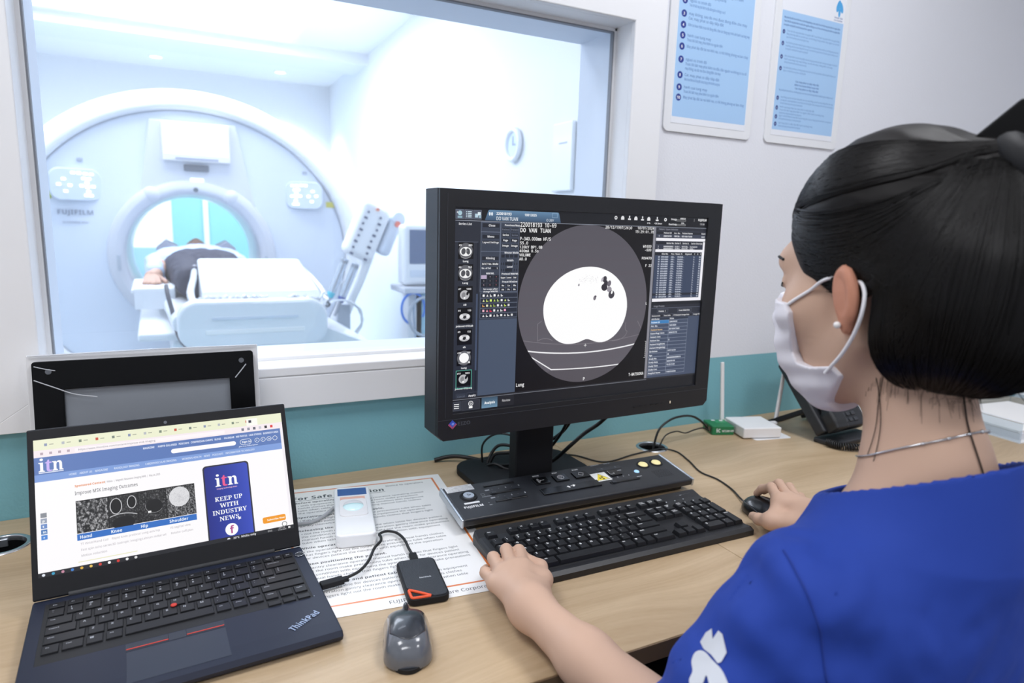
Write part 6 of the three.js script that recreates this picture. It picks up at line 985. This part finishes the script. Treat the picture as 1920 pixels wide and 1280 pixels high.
// ------------------------------------------------------------------ scan room equipment behind the window
const GZ = -3.2, BX = 0.088, BY = 1.012;           // front face and bore centre of the scanner
const enamel = phys(0xf3f7fc, 0.35, { clearcoat: 0.3 }), enamelBlue = phys(0xdee8f6, 0.4), enamelGrey = std(0xd3d8e2, 0.45);
{
  const G = thing('ct_scanner', 'large white ring shaped scanner with a round bore and a screen above it', 'scanner', [BX, 0, GZ]);
  const ringGeo = (prof, n = 128, a0 = 0, a1 = Math.PI * 2) => {      // profile [r, z] swept round the bore axis, cut flat at the floor
    const pos = [], idx = [], m = prof.length;
    for (let i = 0; i <= n; i++) { const a = a0 + (a1 - a0) * i / n, c = Math.cos(a), s = Math.sin(a), lim = s < 0 ? (BY - 0.004) / -s : 9; for (const [r, z] of prof) { const q = Math.min(r, lim); pos.push(q * c * (1 + 0.075 * Math.min(1, Math.max(0, (r - 0.5) / 0.35))), BY + q * s, z); } }
    for (let i = 0; i < n; i++) for (let j = 0; j < m - 1; j++) { const a = i * m + j, b = a + m; idx.push(a, b, a + 1, b, b + 1, a + 1); }
    const g = new THREE.BufferGeometry(); g.setAttribute('position', new THREE.Float32BufferAttribute(pos, 3)); g.setIndex(idx); g.computeVertexNormals(); g.setAttribute('uv', new THREE.BufferAttribute(new Float32Array(pos.length / 3 * 2), 2)); return g;
  };
  const dbl = (m) => { const q = m.clone(); q.side = THREE.DoubleSide; return q; };
  part('outer_shell', ringGeo([[0.85, -0.022], [0.855, 0.006], [0.872, 0.022], [0.9, 0.02], [0.94, -0.01], [0.972, -0.06], [0.984, -0.14], [0.985, -0.62], [0.97, -0.76], [0.93, -0.83], [0.8, -0.86], [0.45, -0.86]]), dbl(enamel), G);
  part('front_panel', ringGeo([[0.44, 0.0], [0.5, -0.008], [0.62, -0.02], [0.75, -0.02], [0.835, -0.018], [0.849, -0.026]]), dbl(enamelBlue), G);
  part('bore_tunnel', ringGeo([[0.45, 0.004], [0.425, 0.002], [0.4, -0.02], [0.376, -0.07], [0.362, -0.14], [0.36, -0.3], [0.36, -0.62], [0.38, -0.72], [0.42, -0.82], [0.46, -0.86]]), dbl(enamel), G);
  for (const [a0, a1] of [[-0.9, 1.02], [Math.PI - 1.02, Math.PI + 0.9]]) {       // grey crescent rims left and right of the bore
    const pts = []; for (let i = 0; i <= 24; i++) { const a = a0 + (a1 - a0) * i / 24; pts.push(V(0.415 * Math.cos(a), BY + 0.415 * Math.sin(a), 0.012)); }
    const t = new THREE.TubeGeometry(new THREE.CatmullRomCurve3(pts), 60, 0.048, 14); const p = t.attributes.position; for (let i = 0; i < p.count; i++) p.setZ(i, 0.006 + (p.getZ(i) - 0.012) * 0.7); t.computeVertexNormals();
    const e0 = new THREE.SphereGeometry(0.048, 16, 12).scale(1, 1, 0.7); const rim = part('bore_rim', [t, e0.clone().translate(...pts[0].toArray()), e0.clone().translate(...pts[24].toArray())], enamelGrey, G);
    const am = a0 < 0 ? -0.1 : Math.PI + 0.1; part('marker_strip', rbox(0.02, 0.09, 0.008, 0.003), std(0xb9c3cf, 0.4), rim, [0.405 * Math.cos(am), BY + 0.405 * Math.sin(am), 0.04]);
  }
  const mid = new THREE.Shape([[-0.2, 1.32], [-0.17, 1.56], [-0.19, 1.78], [0.19, 1.78], [0.2, 1.56], [0.26, 1.32]].map(([x, y]) => new THREE.Vector2(x, y)));
  const hole = ringGeo([[0.45, 0.0], [0.36, 0.0]], 8); hole.dispose();
  part('centre_panel', extrude(new THREE.Shape([[-0.3, 1.33], [-0.26, 1.5], [-0.215, 1.79], [0.235, 1.79], [0.29, 1.5], [0.33, 1.33], [0.2, 1.345], [0.1, 1.385], [0.0, 1.392], [-0.1, 1.385], [-0.2, 1.345]].map(([x, y]) => new THREE.Vector2(x, y))), 0.008, 0.006, 8), std(0xdde2ec, 0.45), G, [0.015, 0, -0.012]);
  part('upper_lip', ringGeo([[0.368, 0.0], [0.376, 0.022], [0.4, 0.026], [0.43, 0.016], [0.45, 0.0]], 40, 0.98, 2.16), dbl(enamelGrey), G);
  const sc = part('gantry_screen', rbox(0.365, 0.222, 0.03, 0.008), MAT.white, G, [0.036, 1.678, 0.02], [0, 0, 0]);
  part('screen_face', box(0.345, 0.178, 0.002, 0, 0.016, 0.0155), std(0x111111, 0.4, { emissive: 0xffffff, emissiveIntensity: 1.9 }), sc);
  part('screen_buttons', [box(0.23, 0.012, 0.004, 0, -0.096, 0.0155)], std(0xaab2c6, 0.4), sc);
  part('sensor_bar', rbox(0.135, 0.038, 0.012, 0.012), std(0x767c86, 0.4), G, [0.03, 1.532, 0.012]);
  part('indicator_lamp', rbox(0.075, 0.024, 0.012, 0.008), std(0xeef8ff, 0.3, { emissive: 0xe6f6ff, emissiveIntensity: 0.9 }), G, [0.03, 1.462, 0.004]);
  part('camera_eye', cyl(0.014, 0.014, 0.01, 16).rotateX(Math.PI / 2), std(0x6d7680, 0.4), G, [0.02, 1.405, 0.024]);
  const lampM = std(0xffffff, 0.4, { emissive: 0xffffff, emissiveIntensity: 1.8 });
  const panel = (x, y, w, h, flip) => {
    const p = part('control_panel', extrude(rrect(w, h, 0.045), 0.02, 0.006, 10), std(0xd6e2f0, 0.5), G, [x, y, -0.012], [0, flip * 0.25, 0]);
    const dots = [[-0.012, 0.065], [0.018, 0.065], [0.05, 0.063], [0.08, 0.062], [-0.06, 0.028], [-0.085, -0.003], [-0.03, -0.006], [-0.053, -0.04], [0.04, 0.036], [0.066, 0.034], [0.055, 0.012], [0.028, -0.006], [0.056, -0.012], [0.085, -0.008], [0.06, -0.038], [0.048, -0.06], [0.072, -0.06]];
    for (const [a, b] of dots) part('key_light', rbox(0.02, 0.014, 0.004, 0.003), lampM, p, [(flip < 0 ? -a : a) * w / 0.245, b * h / 0.17, 0.0275]);
  };
  panel(-0.59, 1.405, 0.235, 0.165, 1); panel(0.655, 1.402, 0.215, 0.16, -1);
  for (const x of [-0.56, 0.66]) part('speaker_dot', rbox(0.03, 0.018, 0.004, 0.006), std(0xb3bccb, 0.5), G, [x, 1.545, -0.016]);
  part('warning_sticker', rbox(0.055, 0.036, 0.003, 0.002), std(0xd9d36a, 0.5), G, [0.818, 1.35, -0.016]); part('warning_sticker', rbox(0.03, 0.04, 0.003, 0.002), std(0xb9cc5a, 0.5), G, [-0.722, 1.345, -0.016]);
  part('brand_lettering', letters('FUJIFILM', 0.026, 0.001, 0.17), std(0x9aa5b8, 0.5), G, [-0.685, 1.232, -0.014]); part('model_lettering', letters('SCENARIA View', 0.012, 0.001, 0.13), std(0xaab4c6, 0.5), G, [-0.665, 1.19, -0.0155]);
  part('base_skirt', [rbox(1.9, 0.16, 0.66, 0.03, 0, 0.081, -0.43)], enamelGrey, G);
}
{ // patient table
  const T = thing('patient_table', 'white patient table running from the scanner bore towards the window', 'table', [0.22, 0, -1.36], 0.03);
  const TL = 2.35;
  part('table_top', extrude(rrect(0.46, 0.055, 0.026, 0, 0.865), TL, 0.006, 8).translate(-0.02, 0, -TL - 0.02), enamel, T, [0, 0, 0], [0, 0.035, 0]);
  const end = extrude(rrect(0.5, 0.155, 0.06, 0, 0.862), 0.07, 0.012, 12); part('end_handle', end, enamel, T, [0.02, 0, -0.02]);
  part('handle_recess', rbox(0.35, 0.022, 0.01, 0.008), std(0xffffff, 0.3), T, [0.02, 0.838, 0.058]);
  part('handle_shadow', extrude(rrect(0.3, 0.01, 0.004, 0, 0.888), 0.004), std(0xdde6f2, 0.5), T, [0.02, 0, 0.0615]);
  part('table_base', [rbox(0.52, 0.12, 1.55, 0.03, 0, 0.72, -0.95), rbox(0.44, 0.62, 1.3, 0.03, 0, 0.34, -0.95)], enamel, T);
  part('side_cover', rbox(0.15, 0.03, 1.2, 0.01, -0.295, 0.8, -0.72), enamel, T, [0, 0, 0], [0, 0, 0]);
  part('side_cover', extrude(new THREE.Shape([[0.24, 0.845], [0.52, 0.72], [0.52, 0.68], [0.24, 0.7]].map(([x, y]) => new THREE.Vector2(x, y))), 1.1, 0.006, 4).translate(0, 0, -1.15), enamel, T);
  part('bracket', [box(0.06, 0.05, 0.06, -0.17, 0.76, 0.02), box(0.06, 0.05, 0.06, 0.2, 0.76, 0.02)], std(0x4d5360, 0.5), T);
  part('strap', tube([[-0.265, 0.98, -0.26], [-0.262, 0.95, -0.2], [-0.252, 0.9, -0.14], [-0.243, 0.85, -0.08], [-0.235, 0.81, -0.03], [-0.2, 0.775, 0.04], [-0.14, 0.762, 0.06]], 0.008, 50, 8), std(0x3d4250, 0.6), T);
  part('arm_board', rbox(0.16, 0.02, 0.55, 0.008, -0.315, 0.925, -0.86), enamel, T);
}
{ // foam wedge wrapped in plastic at the foot end
  const w = new THREE.Shape([[0, 0], [0.0, 0.045], [0.02, 0.062], [0.5, 0.155], [0.54, 0.13], [0.54, 0]].map(([z, y]) => new THREE.Vector2(z, y)));
  const g = thing('foam_cushion', 'white wedge cushion wrapped in clear plastic on the foot end of the table', 'cushion', [0.28, 0.9, -1.39]);
  part('wedge', extrude(w, 0.4, 0.014, 4).rotateY(Math.PI / 2).translate(-0.2, 0, 0), phys(0xf3f8fd, 0.4, { clearcoat: 0.4 }), g);
  const wrapPts = []; for (let i = 0; i <= 60; i++) wrapPts.push([-0.235 + 0.47 * i / 60, 0.022 + 0.012 * noise2(i * 0.4, 2), 0.022 + 0.014 * noise2(i * 0.5, 7)]);
  part('plastic_wrap', [tube(wrapPts, 0.013, 120, 8), ...[0, 1, 2].map((k) => tube(wrapPts.map(([x, y, z], i) => [x, y - 0.002 + k * 0.016 + 0.006 * noise2(i * 0.3, k * 5), z + 0.004 - k * 0.008]), 0.006, 120, 6)), tube([[-0.24, 0.02, 0.02], [-0.25, 0.06, -0.1], [-0.235, 0.1, -0.3], [-0.225, 0.13, -0.5]], 0.014, 40, 8), tube([[0.235, 0.02, 0.02], [0.245, 0.05, -0.1], [0.232, 0.1, -0.3], [0.22, 0.13, -0.5]], 0.012, 40, 8)], phys(0xf4f9ff, 0.12, { clearcoat: 1 }), g);
  const sh = thing('paper_sheet', 'white disposable sheet hanging over the left side of the patient table', 'sheet', [-0.105, 0.952, -2.07]);
  const pg = new THREE.PlaneGeometry(0.155, 0.3, 20, 24), pp = pg.attributes.position; for (let i = 0; i < pp.count; i++) { const x = pp.getX(i), y = pp.getY(i) + 0.15; pp.setXYZ(i, x, y > 0.09 ? -0.005 + 0.002 * noise2(x * 20, y * 20) : -0.005 - (0.09 - y), (y > 0.09 ? -(y - 0.09) : 0.012) + 0.006 * noise2(x * 14, y * 8)); } pg.computeVertexNormals();
  part('sheet', pg, std(0xf0f6fd, 0.8, { side: THREE.DoubleSide }), sh, [0.002, -0.006, 0.135]);
}
{ // patient lying on the table, head in the bore
  const p = thing('person', 'patient lying on the scanner table in dark clothes, one hand beside the body', 'person', [0, 0, 0]);
  const sk = std(0xcda28c, 0.6), cx = 0.1, H = [0.098, 1.005, -3.42];
  const head = blend([ell([H[0], H[1], H[2]], [0.076, 0.1, 0.105]), cone([H[0], H[1] - 0.02, H[2] + 0.05], [H[0], 0.985, H[2] + 0.22], 0.055, 0.06), ell([H[0], H[1] + 0.085, H[2] + 0.045], [0.016, 0.02, 0.022])], 0.04);
  const hx = -0.115, hz = -2.18, hy = 0.962, arm = blend([cone([hx + 0.01, hy + 0.01, hz - 0.1], [hx - 0.005, hy + 0.006, hz], 0.026, 0.03), cone([-0.09, 0.99, hz - 0.3], [hx + 0.01, hy + 0.01, hz - 0.1], 0.042, 0.026), ...[-0.03, -0.012, 0.008, 0.026].map((o, i) => cone([hx + o * 0.8, hy + 0.006, hz + 0.03], [hx + o * 1.1, hy - 0.016, hz + [0.085, 0.1, 0.1, 0.085][i]], 0.0115, 0.009)), cone([hx + 0.028, hy, hz - 0.01], [hx + 0.055, hy - 0.014, hz + 0.05], 0.013, 0.01)], 0.012);
  part('body', [nets(head, [H[0] - 0.13, 0.86, H[2] - 0.15], [H[0] + 0.13, 1.16, H[2] + 0.28], 0.008), nets(arm, [hx - 0.09, 0.9, hz - 0.36], [hx + 0.12, 1.05, hz + 0.13], 0.005), nets(blend([ell([cx, 0.985, -2.9], [0.16, 0.08, 0.4]), cone([cx - 0.07, 0.97, -2.5], [cx - 0.05, 0.96, -1.92], 0.06, 0.045), cone([cx + 0.09, 0.97, -2.5], [cx + 0.12, 0.96, -1.92], 0.06, 0.045)], 0.04), [-0.12, 0.88, -3.35], [0.32, 1.1, -1.66], 0.016)], sk, p);
  const gown = blend([ell([cx + 0.005, 0.985, -2.98], [0.2, 0.105, 0.34]), cone([-0.06, 1.0, -3.15], [-0.1, 0.995, -2.6], 0.062, 0.055), cone([-0.1, 0.995, -2.6], [-0.108, 0.978, -2.31], 0.055, 0.04), cone([0.26, 1.0, -3.15], [0.3, 0.99, -2.7], 0.06, 0.05)], 0.05);
  part('gown', nets((x, y, z) => gown(x, y, z) + 0.006 * noise3(x * 14, y * 14, z * 9), [-0.22, 0.86, -3.36], [0.42, 1.14, -2.24], 0.012), std(0xbfd0ea, 0.8), p);
  const tr = blend([ell([cx + 0.005, 0.985, -2.55], [0.172, 0.098, 0.3]), cone([cx - 0.08, 0.985, -2.5], [cx - 0.05, 0.97, -1.85], 0.088, 0.07), cone([cx + 0.1, 0.985, -2.5], [cx + 0.12, 0.97, -1.85], 0.088, 0.07)], 0.05);
  part('trousers', nets((x, y, z) => tr(x, y, z) + 0.005 * noise3(x * 18, y * 18, z * 10), [-0.15, 0.87, -2.9], [0.36, 1.12, -1.74], 0.012), std(0x2e3045, 0.85), p);
  const hs = nets((x, y, z) => smax(smax(ell([H[0], H[1] + 0.02, H[2] - 0.035], [0.083, 0.1, 0.098])(x, y, z), -(H[1] - 0.2 - y), 0.01), (z - H[2] - 0.01) + 0.5 * (y - H[1] - 0.05), 0.02) + 0.002 * noise3(x * 60, y * 60, z * 30), [H[0] - 0.11, 0.86, H[2] - 0.16], [H[0] + 0.11, 1.16, H[2] + 0.1], 0.007);
  part('hair', hs, std(0x2a2725, 0.6), p);
  const hr = thing('head_rest', 'grey padded head rest under the head of the patient in the bore', 'head rest', [0.1, 0.9, -3.42]);
  for (const s of [-1, 1]) part('side_wing', extrude(new THREE.Shape([[s * 0.2, 0.0], [s * 0.21, 0.14], [s * 0.17, 0.175], [s * 0.12, 0.15], [s * 0.085, 0.06], [s * 0.08, 0.0]].map(([x, y]) => new THREE.Vector2(x, y))), 0.2, 0.012, 6).translate(0, 0.012, -0.06), std(0xbcc0d0, 0.6), hr);
  part('cradle', rbox(0.4, 0.03, 0.26, 0.01, 0, 0.016, 0.02), std(0xcfd4de, 0.5), hr);
}
{ // contrast injector on its stand
  const J = thing('contrast_injector', 'white contrast injector with two syringes and coiled tubing on a stand beside the table', 'injector', [0.84, 0, -2.4]);
  const head = part('injector_head', [rbox(0.175, 0.31, 0.11, 0.035, 0, 0.02, 0, 4)], enamel, J, [0.085, 1.175, 0], [0, 0.15, -0.42]);
  part('knob_arm', [rbox(0.075, 0.24, 0.09, 0.03, 0.135, 0.06, 0, 4), cyl(0.038, 0.038, 0.095, 28, 0, 0, 0).rotateX(Math.PI / 2).translate(0.135, 0.16, 0)], enamelBlue, head);
  part('red_button', cyl(0.017, 0.017, 0.01, 24).rotateX(Math.PI / 2), std(0xef8878, 0.4), head, [0.137, 0.13, 0.05]);
  part('red_button', cyl(0.009, 0.009, 0.01, 24).rotateX(Math.PI / 2), std(0xef9a80, 0.4), head, [-0.008, 0.15, 0.062]);
  for (const x of [-0.055, 0.03]) { const d = []; for (let i = 0; i < 8; i++) d.push(box(0.012 + 0.008 * (i % 2), 0.012, 0.003, x + 0.006 * noise2(i, x * 9), 0.115 - i * 0.035, 0.061)); part('scale_print', d, std(0x69718a, 0.5), head); }
  for (const [x, c] of [[-0.06, 0x52c0d6], [0.005, 0x4a5fa8]]) { const s = part('syringe', cyl(0.021, 0.021, 0.2, 24, 0, 0, 0), phys(0xdfe8f2, 0.15, { transmission: 0.7, thickness: 0.01, ior: 1.3 }), head, [x, -0.27, 0.03]); part('plunger', cyl(0.017, 0.017, 0.012, 20, 0, 0.085, 0), std(0x7d8494, 0.5), s); part('scale_line', [box(0.006, 0.17, 0.003, -0.006, 0, 0.021)], std(0xa4a8ae, 0.5), s); part('tip_cap', cyl(0.022, 0.016, 0.03, 20, 0, -0.112, 0), std(c, 0.4), s); part('syringe_neck', cyl(0.011, 0.008, 0.09, 16, 0, -0.165, 0), std(0xb9bfca, 0.4), s); }
  part('support_arm', [tube([[0.12, 1.06, -0.03], [0.06, 0.92, -0.02], [-0.02, 0.74, -0.02], [-0.03, 0.66, -0.02]], 0.028, 30, 12)], enamel, J);
  part('pole', cyl(0.022, 0.022, 0.64, 20, 0, 0.34, 0), std(0xc3cbd6, 0.4), J, [-0.03, 0.04, -0.02]);
  part('foot', [0, 1, 2, 3].map((i) => rbox(0.3, 0.03, 0.04, 0.01, 0.14, 0.03, 0).rotateY(i * Math.PI / 2 + 0.4)), std(0xc3cbd6, 0.4), J, [-0.03, 0, -0.02]);
  const coil = []; for (let i = 0; i <= 120; i++) { const a = i / 120 * Math.PI * 2 * 3; coil.push([-0.07 + (0.115 + 0.006 * Math.sin(i)) * Math.cos(a), 0.72 + 0.105 * Math.sin(a), 0.07 + i * 0.0003]); }
  part('coiled_tubing', tube(coil, 0.0055, 300, 6), phys(0xeaf1f8, 0.25), J);
  part('tubing', [tube([[-0.02, 0.94, 0.03], [-0.12, 0.86, 0.06], [-0.17, 0.8, 0.06], [-0.2, 0.72, 0.06]], 0.005, 30, 6)], phys(0xeaf1f8, 0.25), J);
  part('grey_box', [rbox(0.07, 0.15, 0.05, 0.008)], std(0xb5c0ce, 0.5), J, [-0.045, 0.72, 0.03]);
}
{ // patient monitor on a trolley by the right wall
  const M = thing('patient_monitor', 'white trolley with a grey screen and hanging blue and grey hoses', 'medical monitor', [1.235, 0, -2.25]);
  const h = part('monitor_head', [rbox(0.3, 0.33, 0.12, 0.025, 0, 0, 0, 4)], enamel, M, [0.0, 1.075, 0]);
  part('screen', rbox(0.245, 0.185, 0.006, 0.004), std(0x6d7d9d, 0.35), h, [0.005, 0.045, 0.06]);
  part('control_strip', rbox(0.24, 0.04, 0.01, 0.006), enamelBlue, h, [0.005, -0.1, 0.058]);
  part('shelf', [rbox(0.34, 0.035, 0.26, 0.01, 0, 0.888, 0)], enamelGrey, M);
  part('trolley_column', [rbox(0.09, 0.78, 0.1, 0.01, -0.085, 0.48, 0.02), rbox(0.14, 0.82, 0.12, 0.01, 0.07, 0.46, 0.02)], enamel, M);
  part('blue_tray', rbox(0.13, 0.5, 0.02, 0.005, -0.02, 0.62, 0.06), std(0xa8d6ea, 0.5), M);
  part('trolley_foot', [rbox(0.36, 0.05, 0.34, 0.015, 0, 0.045, 0)], enamelGrey, M);
  const ring = (cx, cy, rx, ry, z, a0, a1) => { const q = []; for (let i = 0; i <= 30; i++) { const a = a0 + (a1 - a0) * i / 30; q.push([cx + rx * Math.cos(a), cy + ry * Math.sin(a), z]); } return q; };
  part('blue_hose', tube(ring(-0.115, 0.79, 0.065, 0.085, 0.12, -0.6, 4.6), 0.007, 60, 8), std(0x3f7fe0, 0.4), M);
  part('grey_hose', tube(ring(-0.05, 0.745, 0.09, 0.105, 0.13, 1.3, 4.9), 0.009, 60, 8), std(0xb7c2cf, 0.4), M);
  part('sensor_cable', [tube([[-0.1, 0.87, 0.12], [-0.115, 0.78, 0.13], [-0.105, 0.65, 0.13], [-0.1, 0.6, 0.12]], 0.005, 30, 6)], std(0x9fb4cc, 0.4), M);
}
{ // round wall device and a bracket on the right wall of the scan room
  const c = thing('wall_clock', 'small round white clock on the right wall of the scan room', 'clock', [SX1 - 0.001, 1.66, -1.865]);
  part('rim', new THREE.TorusGeometry(0.075, 0.014, 14, 48).rotateY(Math.PI / 2).translate(-0.014, 0, 0), enamel, c); part('face', cyl(0.074, 0.074, 0.012, 40).rotateZ(Math.PI / 2).translate(-0.008, 0, 0), std(0xd3e4f8, 0.4), c);
  part('hand', [box(0.002, 0.045, 0.005, -0.016, 0.02, 0), box(0.002, 0.005, 0.032, -0.016, 0, 0.014)], std(0x8f9bb0, 0.4), c);
  const b = thing('wall_unit', 'white wall unit with a grey slot on the scan room wall near the window edge', 'wall unit', [SX1 - 0.001, 1.56, -1.36]);
  part('case', rbox(0.02, 0.3, 0.17, 0.006, -0.011, 0, 0), enamel, b); part('slot', rbox(0.003, 0.006, 0.07, 0.001, -0.0215, 0.06, 0.01), std(0xa9b4c4, 0.4), b);
}
renderer.render(scene, camera);
